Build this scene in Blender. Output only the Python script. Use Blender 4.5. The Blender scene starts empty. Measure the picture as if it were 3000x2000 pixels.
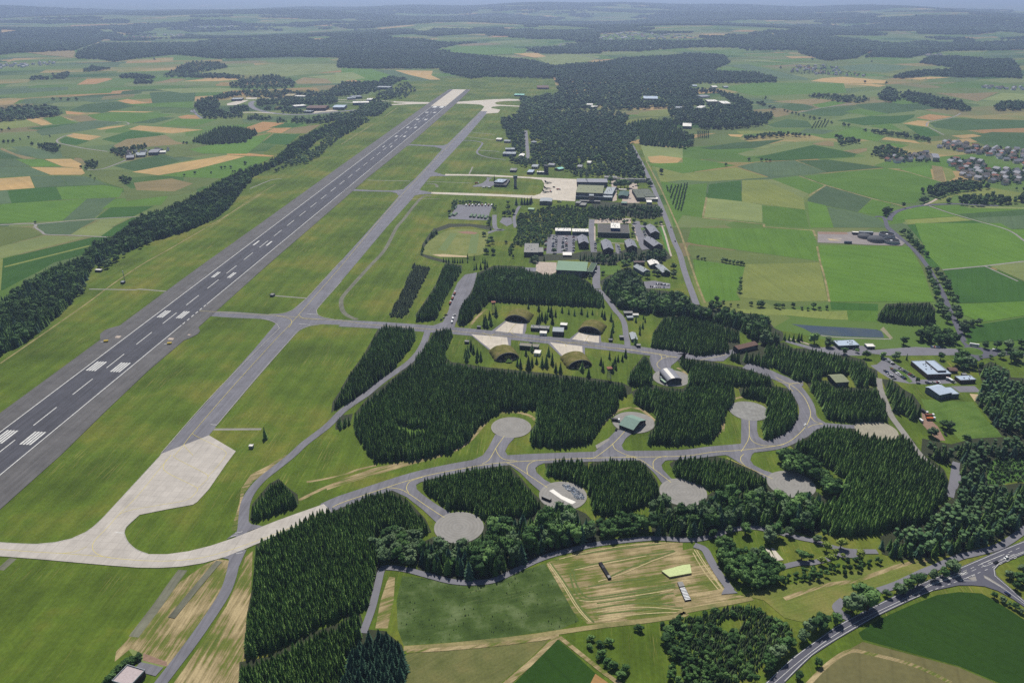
import bpy, bmesh, math, random, json
import numpy as np
from mathutils import Vector, Matrix, noise
from mathutils.geometry import tessellate_polygon
R=math.radians
SC=bpy.context.scene; COL=SC.collection
# ------------------------------------------------------------------ camera, sky, sun
H=389.; FPX=2300.; Y0=-50.; TH=math.atan((1000-Y0)/FPX)
cd=bpy.data.cameras.new('camera'); cam=bpy.data.objects.new('camera',cd); COL.objects.link(cam)
cam.location=(0,0,H); cam.rotation_euler=(math.pi/2-TH,0,0)
cd.sensor_width=36; cd.lens=FPX/3000*36; cd.clip_start=1; cd.clip_end=120000
SC.camera=cam
W=bpy.data.worlds.new('World'); SC.world=W; W.use_nodes=True
wn=W.node_tree.nodes; bg=wn['Background']; sk=wn.new('ShaderNodeTexSky'); sk.sky_type='NISHITA'
SUN_EL,SUN_AZ=56.,-4.     # azimuth in degrees from +Y, clockwise positive
sk.sun_disc=False; sk.sun_elevation=R(SUN_EL); sk.sun_rotation=R(SUN_AZ); sk.air_density=1.; sk.dust_density=.6; sk.ozone_density=1.5; sk.altitude=400
W.node_tree.links.new(sk.outputs[0],bg.inputs[0]); bg.inputs[1].default_value=.062
ld=bpy.data.lights.new('sun','SUN'); ld.energy=4.6; ld.angle=R(.53); ld.color=(1,.955,.89)
sun=bpy.data.objects.new('sun',ld); COL.objects.link(sun); sun.location=(0,0,800)
sd=Vector((math.sin(R(SUN_AZ))*math.cos(R(SUN_EL)),math.cos(R(SUN_AZ))*math.cos(R(SUN_EL)),math.sin(R(SUN_EL))))
sun.rotation_euler=sd.to_track_quat('Z','Y').to_euler()
vs=SC.view_settings; vs.view_transform='Standard'; vs.look='None'; vs.exposure=.24; vs.gamma=1; vs.use_curve_mapping=False
SC.cycles.max_bounces=4; SC.cycles.diffuse_bounces=2; SC.cycles.glossy_bounces=2; SC.cycles.transmission_bounces=2; SC.cycles.volume_bounces=0; SC.cycles.transparent_max_bounces=4
SC.cycles.use_denoising=False; SC.cycles.denoiser='OPENIMAGEDENOISE'; SC.cycles.denoising_prefilter='ACCURATE'; SC.cycles.denoising_input_passes='RGB_ALBEDO_NORMAL'
rng=random.Random(11); nr=np.random.default_rng(5)
def hgt(x,y):
    """rolling upland far beyond the airfield; the airfield plateau itself is level"""
    d=math.hypot(x,y)
    m=min(max((d-4200.)/4500.,0.),1.); m=m*m*(3-2*m)
    if m==0: return 0.
    n=math.sin(x/1310.+1.3+.8*math.sin(y/1730.))*math.cos(y/1090.+.7*math.sin(x/1900.))+.55*math.sin(x/610.+y/830.+2.)*math.cos(y/560.-x/1500.)
    h=m*(46.*n+4.)
    r=min(max((d-11500.)/2500.,0.),1.); r=r*r*(3-2*r)
    h=h*(1-.5*r)+r*(14.+34.*math.sin(x/2100.+.6)+20.*math.sin(x/780.)+9.*math.sin(x/310.+1.))
    q=min(max((d-15200.)/3500.,0.),1.); q=q*q*(3-2*q)
    return h*(1-q)-q*190.

D_RW=json.loads(r'''[-462.83,634.06,0.096675,0.995316]''')
D_OR=json.loads(r'''[[[324.6,1634],[319.2,1588]],[[336,1639],[320.5,1577]],[[343.7,1636],[313.1,1530]],[[351,1642],[309.2,1484]],[[358.3,1648],[307.9,1451]],[[366.4,1654],[312.1,1444]],[[372.6,1657],[316.3,1437]],[[878.4,2350],[929,2463]],[[889.5,2355],[940,2469]],[[901,2360],[952,2474]],[[912,2365],[964,2480]],[[923,2370],[976,2485]],[[510.5,2192],[531.9,2291]],[[516.1,2192],[537.7,2291]],[[521.7,2192],[543.5,2291]],[[527.3,2192],[549.3,2291]],[[532.9,2192],[555.1,2291]],[[538.4,2192],[560.9,2291]]]''')
D_FO=json.loads(r'''[["dense dark spruce plantation beside the curved base road, upper block at the bottom","S",10.5,2.35,[[-194.6,477.3],[-194.1,486.7],[-178.6,500],[-163.5,518.5],[-153.5,526.2],[-139.6,528.2],[-137.6,530.2],[-122.4,545.9],[-105.1,552.5],[-87.4,538.1],[-69,511],[-62.8,494.6],[-75.8,489.3],[-99.8,500],[-106.1,489.3],[-103.4,472.3],[-96.5,456.1],[-95.2,440.6],[-97.1,420.3],[-104,407.9],[-115.3,405.2],[-128,396],[-143.7,382.1],[-155.5,373.6],[-169.8,368.9],[-179.5,406.5],[-184,434.7]],0,"spruce plantation"],
["dense spruce plantation at the bottom edge below a dark gap","S",10.5,2.35,[[-171.6,366],[-154.6,370.6],[-131.6,390.9],[-114.2,399.9],[-110.1,409.2],[-103.2,409.2],[-97.6,393.4],[-101,380.9],[-103.5,368.9],[-104.3,349.8],[-103.2,335.8],[-113.4,330.6],[-156.2,330.6],[-165.6,344.2]],0,"spruce plantation"],
["bluish fir group at the bottom edge next to the narrow tan strip","F",14,3.8,[[-101.9,385.8],[-95.6,393.4],[-83.9,392.1],[-70.8,379.7],[-67.6,368.9],[-66.1,349.8],[-65.2,335.8],[-106.7,335.8],[-105.8,357.4]],0,"fir group"],
["pale grey green broadleaf trees at the corner of the spruce plantation","W",12,5,[[-109.4,489.3],[-100.1,501.8],[-86.6,503.6],[-70.2,500],[-60.4,492.8],[-63.6,479],[-70.9,465.7],[-69.4,451.4],[-95.5,456.1],[-103.6,473.9]],0,"woods"],
["spruce block between the first two round parking pads","S",10.5,2.35,[[-77.2,567.5],[-67.5,571.9],[-35.4,585.4],[-9.8,590.5],[-2,586.5],[9.3,565.3],[17.6,546.3],[26.8,532.1],[14.5,514.7],[-20.3,511],[-32.4,522.4],[-51.4,524.3],[-59.3,534.1],[-69.9,544.2],[-75.8,554.6]],0,"spruce plantation"],
["mixed dark wood curving above the narrow asphalt forest road","M",16,4.4,[[-20.4,512.9],[14.5,516.6],[26.8,532.1],[41.1,532.1],[59.1,518.5],[68.9,500],[67.3,484.1],[41,473.1],[2.6,449.8],[-18.3,440.6],[-33.7,438],[-49.6,442.9],[-68.2,450.6],[-70.9,465.7],[-68.3,482.4],[-60.1,489.3],[-41.7,482.4],[-24.2,489.3]],0,"woods"],
["small spruce block beside the pad with crushed foil","S",11,2.5,[[29,590],[39.8,599.4],[60.8,600.6],[67.9,592.3],[64.5,553.6],[57.4,556.7],[46.8,565.3],[30.8,571.9]],0,"spruce plantation"],
["spruce block between foil pad and the middle lower pad","S",10.5,2.35,[[69,590],[88.3,600.6],[111.9,600.6],[119.4,590],[124.3,565.3],[125.1,548.4],[114,532.1],[94.5,520.4],[76,512.9],[66.1,518.5],[64.6,554.6]],0,"spruce plantation"],
["loose broadleaf trees below the middle spruce block","D",12,4.6,[[64.3,524.3],[76,512.9],[97.4,524.3],[111.8,518.5],[109.4,496.4],[86.4,485.8],[68.6,485.8],[69.5,505.4]],0,"woods"],
["broad mixed wood below the two lower right pads","M",15,4.4,[[115.3,540.2],[124.8,546.3],[137.8,532.1],[152.7,534.1],[172.1,550.4],[187,555.7],[222.7,551.5],[236.4,548.4],[254.2,550.4],[261.9,538.1],[243.1,518.5],[242.1,496.4],[230.6,489.3],[213.8,500],[193.8,501.8],[166.4,492.8],[142.4,485.8],[130.5,482.4],[123,484.1],[109.3,489.3],[109.4,503.6]],0,"woods"],
["rounded broadleaf trees curling round the right lower pad","D",13,4.6,[[237.5,604.2],[249.7,613.9],[270.3,604.2],[275.8,590],[287.3,563.2],[278.8,544.2],[262.7,540.2],[258.6,552.5],[256.9,565.3],[236.6,576.3],[235.2,592.3]],0,"woods"],
["huge spruce plantation in front of the partly hidden pad","S",12,2.6,[[255.2,622.8],[281.6,640.9],[303.6,659.7],[325.4,654.3],[342,643.5],[355.1,635.6],[373.9,640.9],[374.9,625.3],[370,603.6],[375.9,599.4],[379.7,580.8],[373.6,558.9],[367.2,546.3],[346.2,528.2],[332.2,509.1],[313.5,503.6],[292,496.4],[266.5,489.3],[244.7,491.1],[242.1,509.1],[255,532.1],[277.1,546.3],[288.1,565.3],[275.8,590],[270.3,604.2],[261.9,610.4]],0,"spruce plantation"],
["wedge of spruces between the two right lower pads","S",11,2.5,[[140,590],[151.6,603],[154.4,603],[162.5,604.2],[185.6,601.8],[203.5,590],[218.8,571.9],[223,552.5],[195.7,551.5],[171.9,549.4],[158,558.9],[147.3,567.5],[142.6,569.7]],0,"spruce plantation"],
["loose pines beside the highway at the right edge","P",14,4.2,[[404.5,604.2],[428.2,604.2],[405.8,558.9],[417,556.7],[434.3,561],[447.9,556.7],[418.8,509.1],[389.7,492.8],[362.7,480.7],[334.5,469],[310.8,464.9],[288.1,462.4],[276.9,469],[284.5,489.3],[302.7,500],[331.3,507.3],[345.4,524.3],[364.3,538.1],[385.4,569.7]],0,"pine wood"],
["dark conifers behind the scrub clearing at the right edge","P",14,4.2,[[370,603.6],[385.3,633],[407.4,622.8],[433.1,633],[490.7,638.2],[476.5,603.6],[460.8,599.4],[425.5,594.7],[405.2,580.8],[397.2,590],[384.2,590],[377,601.8]],0,"pine wood"],
["dark wood right of the sports hall, along the lawn fence","P",14,4.4,[[516.2,779.5],[540.8,797.9],[549.5,776],[541,758.4],[568.8,755],[497.6,638.2],[462.5,636.9],[469.1,673.8],[473.7,706.3],[488.3,725.2],[501.8,741.5],[510.1,765.3]],0,"pine wood"],
["spruce block between shelter and gravel lane","S",12,2.6,[[314.6,755],[325.6,755],[346.4,747.5],[341.6,734.9],[363.1,734.9],[384.6,734.9],[381.7,703.3],[368,665.3],[335.2,661.1],[309.5,668.1],[313.5,703.3],[313.7,725.2]],0,"spruce plantation"],
["narrow spruce belt right of the gravel lane","S",14,4,[[399.4,755],[410.4,751.6],[412.3,731.6],[417,718.8],[414.3,697.2],[403.2,673.8],[387.9,665.3],[391.5,679.5],[378.7,676.6],[387.3,709.4]],0,"spruce plantation"],
["spruce ring round the upper right pad","S",12,2.6,[[238.7,731.6],[249.3,739.8],[263.7,741.5],[279.7,738.2],[293,731.6],[291.3,703.3],[280.3,668.1],[268.2,646.2],[247.2,631.7],[236.3,631.7],[244.7,665.3],[261,691.2],[253,709.4],[236.8,715.6]],0,"spruce plantation"],
["spruce block between hangar pad and upper right pad","S",12,2.6,[[142.4,665.3],[142.4,682.4],[128.3,694.2],[125.1,703.3],[125.2,725.2],[143.5,744.8],[157.6,736.5],[179.8,731.6],[186.4,741.5],[214.2,748.2],[236.7,744.8],[229.9,709.4],[212,682.4],[197.5,646.2],[185,627.9],[158.3,622.8],[158.3,622.8],[127.2,622.8],[128.9,638.2]],0,"spruce plantation"],
["spruce belt along the upper loop taxiway","S",11,2.5,[[195.5,811.2],[210.9,805.5],[240.3,790.5],[266.6,779.5],[280.6,761.9],[279.4,739.8],[258.1,738.2],[236.6,738.2],[186.6,734.9],[194.4,765.3],[190,783.2],[186,805.5]],0,"spruce plantation"],
["largest spruce plantation in the middle, below the grass shelters","S",12,2.6,[[-68.1,796],[-28.4,783.2],[35.7,768.9],[97.8,753.3],[118.6,744.8],[126.6,734.9],[124.8,722],[108.1,709.4],[105.5,688.3],[88.3,662.5],[70.6,622.8],[43.4,616.6],[18.1,620.3],[17.3,646.2],[24.7,665.3],[25.4,688.3],[-11,685.3],[-24.9,665.3],[-34.2,651.5],[-41.4,627.9],[-56.2,608],[-75.5,602],[-87.9,596],[-121.2,592.3],[-128.3,604.2],[-128.2,603.6],[-138.1,622.8],[-153.3,654.3],[-156.5,679.5],[-147.1,718.8],[-129.5,755],[-110.9,797.9],[-109.7,817],[-99.8,853.3],[-96,887.9],[-75.1,896.9],[-72.4,870.3],[-79.3,813.1]],[[-119.9,665.3],[-97.2,652.9],[-76.1,651.5],[-73.7,640.9],[-91.8,630.5],[-106.8,640.9]],"spruce plantation"],
["sloping spruce strip between two base roads","S",12,2.6,[[-180.4,734.9],[-177.6,768.9],[-170.9,813.1],[-165.9,887.9],[-159.6,906],[-122.1,896.9],[-116.4,870.3],[-118.7,836.8],[-125.4,809.3],[-130.2,783.2],[-140.5,755],[-149.7,734.9],[-160.2,707.9],[-172.9,696.6],[-180,680.9],[-183.2,703.3],[-179.8,731.6]],0,"spruce plantation"],
["spruce strip beside the widening asphalt road","S",11,2.5,[[-124.5,934],[-114.2,1002],[-108.3,1047],[-105.1,1109],[-101.1,1142],[-75.9,1129],[-74.8,1109],[-85.2,1041],[-92.6,980],[-97,920],[-120.1,912]],0,"spruce plantation"],
["low dark pine heath left of the spruce strip","H",5.5,3,[[-161.1,929],[-159.1,954],[-152.8,1041],[-151.3,1116],[-150,1142],[-122.1,1129],[-124.2,1083],[-132.2,985],[-135,944],[-140,924]],0,"pine heath"],
["tall spruce wood above the grass covered shelters","S",13,2.8,[[-71.2,920],[-67,975],[-55.7,1024],[-50.5,1096],[-27.6,1129],[16.3,1125],[33.3,1102],[58.8,1096],[91,1096],[109.1,1059],[125,1013],[122.4,960],[62.5,968],[24.1,973],[-30.4,983],[-51.1,925],[-59,899.2],[-68.2,901]],0,"spruce plantation"],
["broadleaf patch inside the spruce wood above the shelters","D",14,8,[[-26.6,1083],[5.3,1109],[25.9,1059],[9,1030],[-25.5,1030]],0,"woods"],
["mixed wood running down beside the checkpoint road","M",16,4.4,[[125.7,1059],[159,1109],[178.1,1122],[188.2,1059],[187.7,1030],[235.4,1013],[250.8,964],[287.9,944],[324.7,934],[325,892.4],[331.6,879],[326.6,857.5],[307.6,840.9],[289.4,849.1],[280.6,887.9],[251.8,911],[218.5,927],[191.3,932],[156,947],[135.1,962],[127.8,1002]],0,"woods"],
["light green young spruce plantation right of the shelters","S",10,2.8,[[163.7,836.8],[173.2,879],[197.3,934],[219.9,934],[252.9,915],[280.6,887.9],[270.2,845],[252.9,820.9],[220.9,813.1],[195.2,809.3],[195.9,813.1],[180.4,820.1]],0,"spruce plantation"],
["spruces left of the main gate buildings","S",12,3.2,[[250.2,817],[258.3,828.8],[296.8,845],[324,849.1],[329,832.8],[356.2,832.8],[380.7,817],[399.6,801.7],[396.9,783.2],[403.5,776],[389.8,739.8],[364.7,734.9],[368.9,765.3],[344.5,763.6],[323.2,748.2],[305.1,749.9],[292.9,781.3],[266.1,777.7],[246.4,801.7]],0,"spruce plantation"],
["small spruce triangle beside the arched grey hangar","S",11,2.5,[[151.4,813.9],[155.3,805.7],[155.9,786.9],[153.1,765.4],[153,753],[149,740.1],[134.5,736.9],[123,741.7],[124.1,753],[132.6,776.4],[140.7,792.2]],0,"spruce plantation"],
["isolated spruce clump in the bend of the curved road","S",12,2.6,[[-208.7,509.1],[-213.3,530.2],[-207.7,558.9],[-201.4,567.5],[-190.5,554.6],[-179.3,544.2],[-175.1,531.1],[-185.6,522.4],[-200,511]],0,"spruce plantation"],
["few spruces where track and curved road meet","S",10,3.6,[[-172.7,673.8],[-167.5,676.6],[-158,679.5],[-157.1,659.7],[-163.4,648.8],[-169,648.8],[-170.8,657]],0,"spruce plantation"],
["row of mixed trees between barracks and green roofed hall","M",11,5,[[28.5,1178],[53.7,1182],[91.4,1182],[115.8,1200],[133.2,1200],[149.8,1193],[170.5,1193],[187.4,1215],[222.5,1215],[242.7,1231],[246.7,1200],[248.1,1164],[227.6,1143],[189.2,1146],[167.8,1153],[153.8,1129],[127,1136],[101,1157],[52.5,1150],[25.5,1139]],0,"woods"],
["row of trees behind the large office building","M",11,5,[[145.9,1476],[172,1514],[204.8,1503],[286.8,1486],[280.5,1404],[242.9,1384],[218,1394],[195.1,1424],[153.6,1384],[138.7,1394]],0,"woods"],
["young broadleaf thicket left of the barracks","T",6,4.2,[[-7.7,1202],[6.6,1286],[11.3,1424],[87.7,1494],[186.3,1471],[210,1461],[209.4,1394],[190.7,1371],[144.6,1380],[130.7,1312],[74.1,1306],[52.8,1237],[16.4,1174],[2.7,1159],[-11,1180]],0,"thicket"],
["old broadleaf forest behind the hangars","D",13,8,[[-36.9,2548],[11.5,2608],[60.7,2719],[353,2719],[384.3,2593],[338.8,2423],[370.6,2370],[339.1,2181],[315.5,2097],[305.6,1876],[303.3,1752],[297.5,1695],[230.8,1716],[135.7,1723],[132.8,1774],[81.8,1812],[44.8,1804],[8.3,1844],[-9,1910],[-16.4,1963],[-2.1,2077],[-10.1,2181],[-22.9,2272]],[[33.4,2320],[52.3,2320],[43.7,1910],[29.4,1893]],"woods"],
["dark conifer block behind the far taxiway end","S",14,6,[[13.9,2617],[35.1,3058],[107.7,3113],[180.8,3134],[165.7,2857],[147.5,2703]],0,"conifer block"],
["large forest behind the far end of the base","D",15,9,[[192.2,3574],[217.9,4076],[205,4262],[487.8,4466],[640.2,4736],[1008,4920],[1027,5014],[1247,4917],[1176,4464],[1087,4262],[968,4006],[1160,3938],[1187,3688],[1129,3519],[781.9,3466],[672.4,3223],[690.9,3316],[586.2,2786],[351,2703],[157.2,2703],[107.7,3113],[183.2,3178]],0,"woods"],
["forest behind the far runway end","D",15,10,[[-877.4,4149],[-1124,5508],[-839.5,5521],[-503.9,5414],[-429.2,5186],[-148.5,4851],[123,4556],[225.5,4223],[210.9,3809],[183.6,3659],[-115.9,3748],[-177.8,3659],[-329.3,3938],[-372,4112],[-704,4112]],0,"woods"],
["far forest left of the runway end","D",15,12,[[-1368,4825],[-1647,5884],[-1374,6228],[-1369,6749],[-1515,8185],[-889.9,6315],[-658.5,6187],[-490.5,5956],[-180.5,5938],[-373.6,5738],[-498.8,5358],[-831.2,5465],[-1113,5450],[-990,4743]],0,"woods"],
["broadleaf wood with clearings at right middle distance","D",15,7,[[676.7,3365],[826.5,3269],[866.5,3091],[865.9,2931],[801.8,2719],[855.4,2654],[836.9,2578],[751.5,2396],[635.8,2333],[528.6,2345],[530.5,2505],[500.8,2593],[562,2931]],[[720,3178],[788.6,3134],[787.5,2931],[744.4,2821],[673.8,2821],[672.4,2931]],"woods"],
["tree line from the wood down the country road","D",12,8,[[865.9,2931],[897.8,2970],[905,2769],[884.7,2719],[870.5,2804]],0,"woods"],
["dark wood block right of the old forest","S",14,6,[[330,2423],[390.1,2505],[547.8,2593],[440,2047],[338.4,2097],[363.3,2320]],0,"conifer block"],
["rounded copse at the end of the dark wood block","D",14,7,[[480.9,2296],[504.1,2308],[507.7,2226],[478.5,2097],[438,2037]],0,"woods"],
["wood ring left of the enclave shelters","D",14,7,[[-1093,2786],[-1156,3009],[-1116,3178],[-1059,3269],[-1020,3071],[-1073,2970],[-1070,2931],[-997,2821],[-1011,2786],[-908,2623],[-853.1,2539],[-972,2539]],0,"woods"],
["dark belt behind the enclave shelters","S",14,7,[[-1020,3071],[-1059,3269],[-681.5,3269],[-642.3,3071],[-818.5,3009],[-957,3042]],0,"woods"],
["wood between the enclave roads","D",13,7,[[-935,2966],[-939,3025],[-896.4,3013],[-857.8,3049],[-851.3,3087],[-667.6,3074],[-624.8,2942],[-614.4,2875],[-651.2,2832],[-726.7,2842],[-779.3,2810],[-827.3,2832],[-851.6,2832],[-866.6,2779]],0,"woods"],
["small round copse on the enclave island","D",11,6,[[-850.2,2779],[-845.5,2832],[-813,2769],[-799.3,2709],[-828.4,2719]],0,"woods"],
["wood left of the brown enclave hangar","D",12,6,[[-766.4,2689],[-785.8,2789],[-764.2,2810],[-711,2728],[-678.3,2641],[-746.6,2641]],0,"woods"],
["dark trees left of the enclave access road","D",12,6,[[-962,2769],[-970,2842],[-924,2832],[-875,2709],[-880.4,2651],[-851.9,2542],[-893.3,2560]],0,"woods"],
["spruces below the enclave ring road","S",13,6,[[-832.9,2525],[-860.3,2632],[-851.8,2651],[-776.6,2586],[-750.4,2508],[-789.9,2499]],0,"woods"],
["small spruce square below the enclave ring road","S",13,6,[[-732.6,2482],[-752.5,2560],[-711.5,2551],[-687.2,2457],[-713.8,2457]],0,"woods"],
["long dark belt below the enclave","S",13,6,[[-681.4,2466],[-697.3,2560],[-639.2,2595],[-570.2,2670],[-511,2709],[-482.2,2577],[-577.3,2441],[-658.6,2449]],0,"woods"],
["wood right end of the enclave","S",13,6,[[-518.9,2728],[-527.4,2853],[-485,2875],[-429.6,2897],[-415.9,2842],[-442,2586],[-492.6,2604]],0,"woods"],
["dark wood above the enclave right end","D",13,8,[[-721.8,3134],[-741.9,3574],[-584.1,3574],[-551.7,3748],[-461.8,3659],[-502.5,3440],[-490.2,3269],[-539.4,3178],[-591.5,3091],[-639.9,3058]],0,"woods"],
["spruce wood near the far concrete taxiway","S",13,7,[[-517.5,3042],[-529.4,3223],[-462.2,3365],[-426.4,3269],[-415.8,3009],[-490.1,2970]],0,"woods"],
["young wood left of the runway far end","T",8,8,[[-426.5,2970],[-415.2,3178],[-450.2,3365],[-498.9,3415],[-451.6,3574],[-380,3269],[-394.8,2970]],0,"woods"],
["elongated dark wood on the plain left of the enclave","S",15,9,[[-1165,3326],[-1198,3519],[-1193,3748],[-1100,3841],[-951,3574],[-882.7,3340],[-979,3292]],0,"conifer block"],
["pointed wood on the plain at upper left","S",15,9,[[-1608,3778],[-1722,4378],[-1728,4500],[-1582,4462],[-1422,4187],[-1462,4006],[-1505,3841],[-1557,3718]],0,"conifer block"],
["conifer wood on the fields left of the tree belt","S",13,5,[[-871.5,2160],[-876.4,2272],[-868.8,2396],[-834.2,2396],[-749.7,2345],[-719.8,2272],[-712.3,2128],[-806,2097]],0,"conifer block"],
["dark conifer wood at the left edge","S",15,6,[[-1858,2786],[-1763,2793],[-1714,2839],[-1643,2850],[-1559,2786],[-1466,2654],[-1457,2593],[-1567,2463],[-1630,2423]],0,"conifer block"],
["trees sheltering the farm on the left","D",10,6,[[-1038,2037],[-1015,2077],[-971,2107],[-938,2057],[-969,1999],[-940,1919],[-993,1972]],0,"woods"],
["round copse in the fields at far left","D",11,6,[[-1265,2117],[-1240,2128],[-1203,2117],[-1158,2037],[-1144,1977],[-1233,2067]],0,"woods"],
["dark copse below the farm road","D",11,6,[[-1022,1885],[-1014,1910],[-972,1860],[-955,1797],[-983,1820]],0,"woods"],
["bush clump in the meadow left of the belt","D",9,6,[[-866.8,1716],[-865.4,1744],[-831.8,1716],[-809.3,1661],[-820.6,1652]],0,"woods"],
["long far forest across the upper left","D",15,14,[[-2445,4649],[-2633,5065],[-3038,6202],[-2823,6202],[-2046,6133],[-1659,5886],[-1263,6212],[-1045,5107],[-1348,4750],[-1645,4647],[-1990,4908],[-2100,4632],[-2146,4467],[-2269,4594]],0,"woods"],
["far narrow wood above the upper left village","D",15,16,[[-3964,8361],[-4050,8709],[-3664,8574],[-3455,8137],[-3334,7360],[-3610,7629]],0,"woods"],
["far wooded slope at the upper left edge","D",15,16,[[-4403,7034],[-4384,7542],[-4434,8247],[-3715,7631],[-3379,7023],[-2707,5177],[-2947,4939],[-3018,4772]],0,"woods"],
["thin far wood left, between pale fields","D",13,9,[[-2078,3973],[-2154,4258],[-2057,4148],[-1970,4149],[-2015,3973]],0,"woods"],
["thin far hedge wood near the left village","D",13,9,[[-2121,3602],[-2187,3778],[-2066,3688],[-2141,3973],[-2063,3860],[-1992,3659]],0,"woods"],
["small wood left of the pointed wood","D",13,9,[[-1601,3466],[-1657,3630],[-1544,3574],[-1530,3466]],0,"woods"],
["low wood joining the pointed wood","D",13,9,[[-1760,3688],[-1823,3841],[-1763,3873],[-1616,3748],[-1594,3647]],0,"woods"],
["wood strip right of the pointed wood","D",13,9,[[-1616,3748],[-1211,3659],[-1206,3748],[-1385,3886],[-1505,3841],[-1574,3760]],0,"woods"],
["spruce half of the long belt beside the runway","X",13,3.4,[[-671.4,1330],[-672.1,1404],[-655.6,1497],[-643,1578],[-629.1,1668],[-627.2,1709],[-618.4,1781],[-586.2,1876],[-580.8,1945],[-589.4,2117],[-582.3,2249],[-568.6,2370],[-530.5,2505],[-509,2396],[-526.4,2181],[-522.5,1999],[-544.7,1876],[-568,1723],[-550.5,1566],[-539.3,1486],[-535.7,1394],[-552.2,1330]],0,"tree belt"],
["near spruce half of the long belt at the left edge","X",13,3,[[-703.6,915],[-696.3,996],[-699.2,1035],[-699.9,1096],[-697.3,1136],[-676.3,1178],[-695.1,1254],[-676.7,1287],[-687.8,1415],[-640.9,1533],[-543.1,1415],[-552.1,1330],[-569.2,1289],[-594,1254],[-608.5,1200],[-622.8,1170],[-632.2,1129],[-611.7,1065],[-602.4,1030],[-590.9,991],[-582.4,930],[-578.9,879],[-578.5,840.9],[-588.9,815.1],[-601.3,768.9]],0,"tree belt"],
["pale broadleaf fringe of the belt facing the runway","W",9,6,[[-579.3,934],[-602.4,1030],[-591.7,1032],[-588.2,985],[-620.1,1065],[-624.8,1109],[-635.4,1149],[-628.4,1178],[-611.8,1207],[-616.4,1278],[-587.4,1238],[-597.9,1207],[-602,1185],[-601.2,1119],[-608.7,1102],[-619.5,1102]],0,"woods"],
["grey green thicket where the belt widens","T",8,7,[[-540.4,1860],[-536.2,1981],[-507.6,2097],[-544.8,2320],[-514.2,2423],[-470.9,2203],[-475.7,2037],[-471.7,1936],[-487,1852],[-518.4,1828],[-540,1737]],0,"woods"],
["upper end of the long belt","S",13,7,[[-561.8,2593],[-560,2654],[-473.8,2623],[-444.6,2477],[-456.5,2345],[-469.4,2237],[-474.4,2181]],0,"woods"],
["spruce square by the enclave entrance","S",13,7,[[-531.9,2804],[-500.7,2970],[-431.8,2931],[-419.1,2804],[-433.6,2578],[-494.6,2608]],0,"woods"],
["far wood strip behind the runway end fields","D",15,14,[[-774.5,6645],[-719.2,7809],[-359.9,7591],[5.8,7476],[-324.3,6825],[-579.7,6386]],0,"woods"],
["far forest band right of centre","D",15,14,[[101.9,5113],[209.6,5371],[401.9,5451],[560.4,5334],[547.6,5035],[386.6,4992],[196.8,5033]],0,"woods"],
["far wooded valley on the right","D",16,16,[[1294,5420],[1551,5874],[1895,6174],[2130,6805],[2556,7150],[2497,6614],[2659,6474],[2662,6010],[2321,5352],[1951,4703],[1727,4541],[1711,4630],[1739,5110],[2017,5465],[1578,5424]],0,"woods"],
["far rounded wooded hill on the right","D",16,16,[[2298,5296],[2594,5809],[3149,6441],[3243,6186],[3562,6704],[3623,6645],[3500,6326],[4096,6534],[3387,5374],[2703,5222],[2256,4742],[2116,4803],[2019,4770]],0,"woods"],
["dark wood above the right village fields","D",15,11,[[2172,4440],[2438,4860],[2608,4862],[2673,4671],[2808,4667],[2548,4156],[2269,3659],[2212,3718],[2015,3718],[1914,3778],[1727,3659],[1701,3718],[1954,4007],[2202,4079],[2207,4232]],0,"woods"],
["long spindle shaped wood on the right plain","S",13,7,[[1093,3113],[1172,3178],[1296,3134],[1344,3050],[1290,2931],[1214,2887],[1165,2920]],0,"conifer block"],
["chunky wood left end of the dark ridge wood","D",15,8,[[1383,3091],[1535,3365],[1540,3269],[1411,2970],[1365,2901],[1332,2920]],0,"woods"],
["dark ridge wood slanting down on the right plain","D",15,8,[[1505,3178],[1570,3246],[1602,3134],[1629,2970],[1578,2786],[1507,2680],[1444,2746],[1431,2887],[1431,3001]],0,"woods"],
["wood at the right edge above the village","D",15,8,[[1618,2736],[1760,2931],[1920,2970],[1757,2703],[1606,2693]],0,"woods"],
["far thin wood near the right horizon","D",15,16,[[3648,7634],[4092,7731],[4145,7124],[3747,6838],[3359,6967]],0,"woods"],
["far small wood right of the wooded valley","D",15,16,[[2787,7512],[3325,8499],[3414,8248],[2741,6829],[2610,6959]],0,"woods"],
["curving hedge wood left part","D",12,8,[[576.2,2160],[645.1,2226],[735.3,2284],[797.4,2284],[851.3,2260],[835.3,2215],[754.8,2215],[630.2,2170],[574.9,2138]],0,"woods"],
["curving hedge wood right part","D",12,8,[[843.1,2260],[920,2226],[952,2203],[924,2097],[958,2077],[993,2097],[999,2018],[988,1945],[928,1885],[905,1910],[873.5,1972],[933,2028],[909,2117],[855.4,2077],[855.4,2117],[894.9,2170]],0,"woods"],
["tree line on the right country road","D",12,8,[[1005,2370],[1093,2345],[1133,2249],[1164,2203],[1115,2128],[1087,2192],[1028,2260],[1008,2345]],0,"woods"],
["tapering wood below the village","D",13,6.5,[[826.8,1590],[888.7,1644],[982,1704],[1006,1690],[1015,1650],[1038,1637],[1027,1618],[960,1605],[899.2,1574],[842.1,1533],[834.5,1563]],0,"woods"],
["wood tail along the road below the village","D",12,6.5,[[776.7,1486],[791.1,1513],[816.1,1539],[846.3,1557],[842.1,1533],[801.6,1494]],0,"woods"],
["tree row under the village edge","D",12,7,[[1027,1644],[1073,1631],[1106,1624],[1069,1563],[1046,1585],[1020,1618]],0,"woods"],
["rounded trees inside the road bend","D",13,6.5,[[679.4,1405],[713.5,1472],[729.8,1478],[767,1511],[771.8,1499],[753.6,1464],[722.8,1443],[697,1415],[685.7,1396]],0,"woods"],
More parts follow.
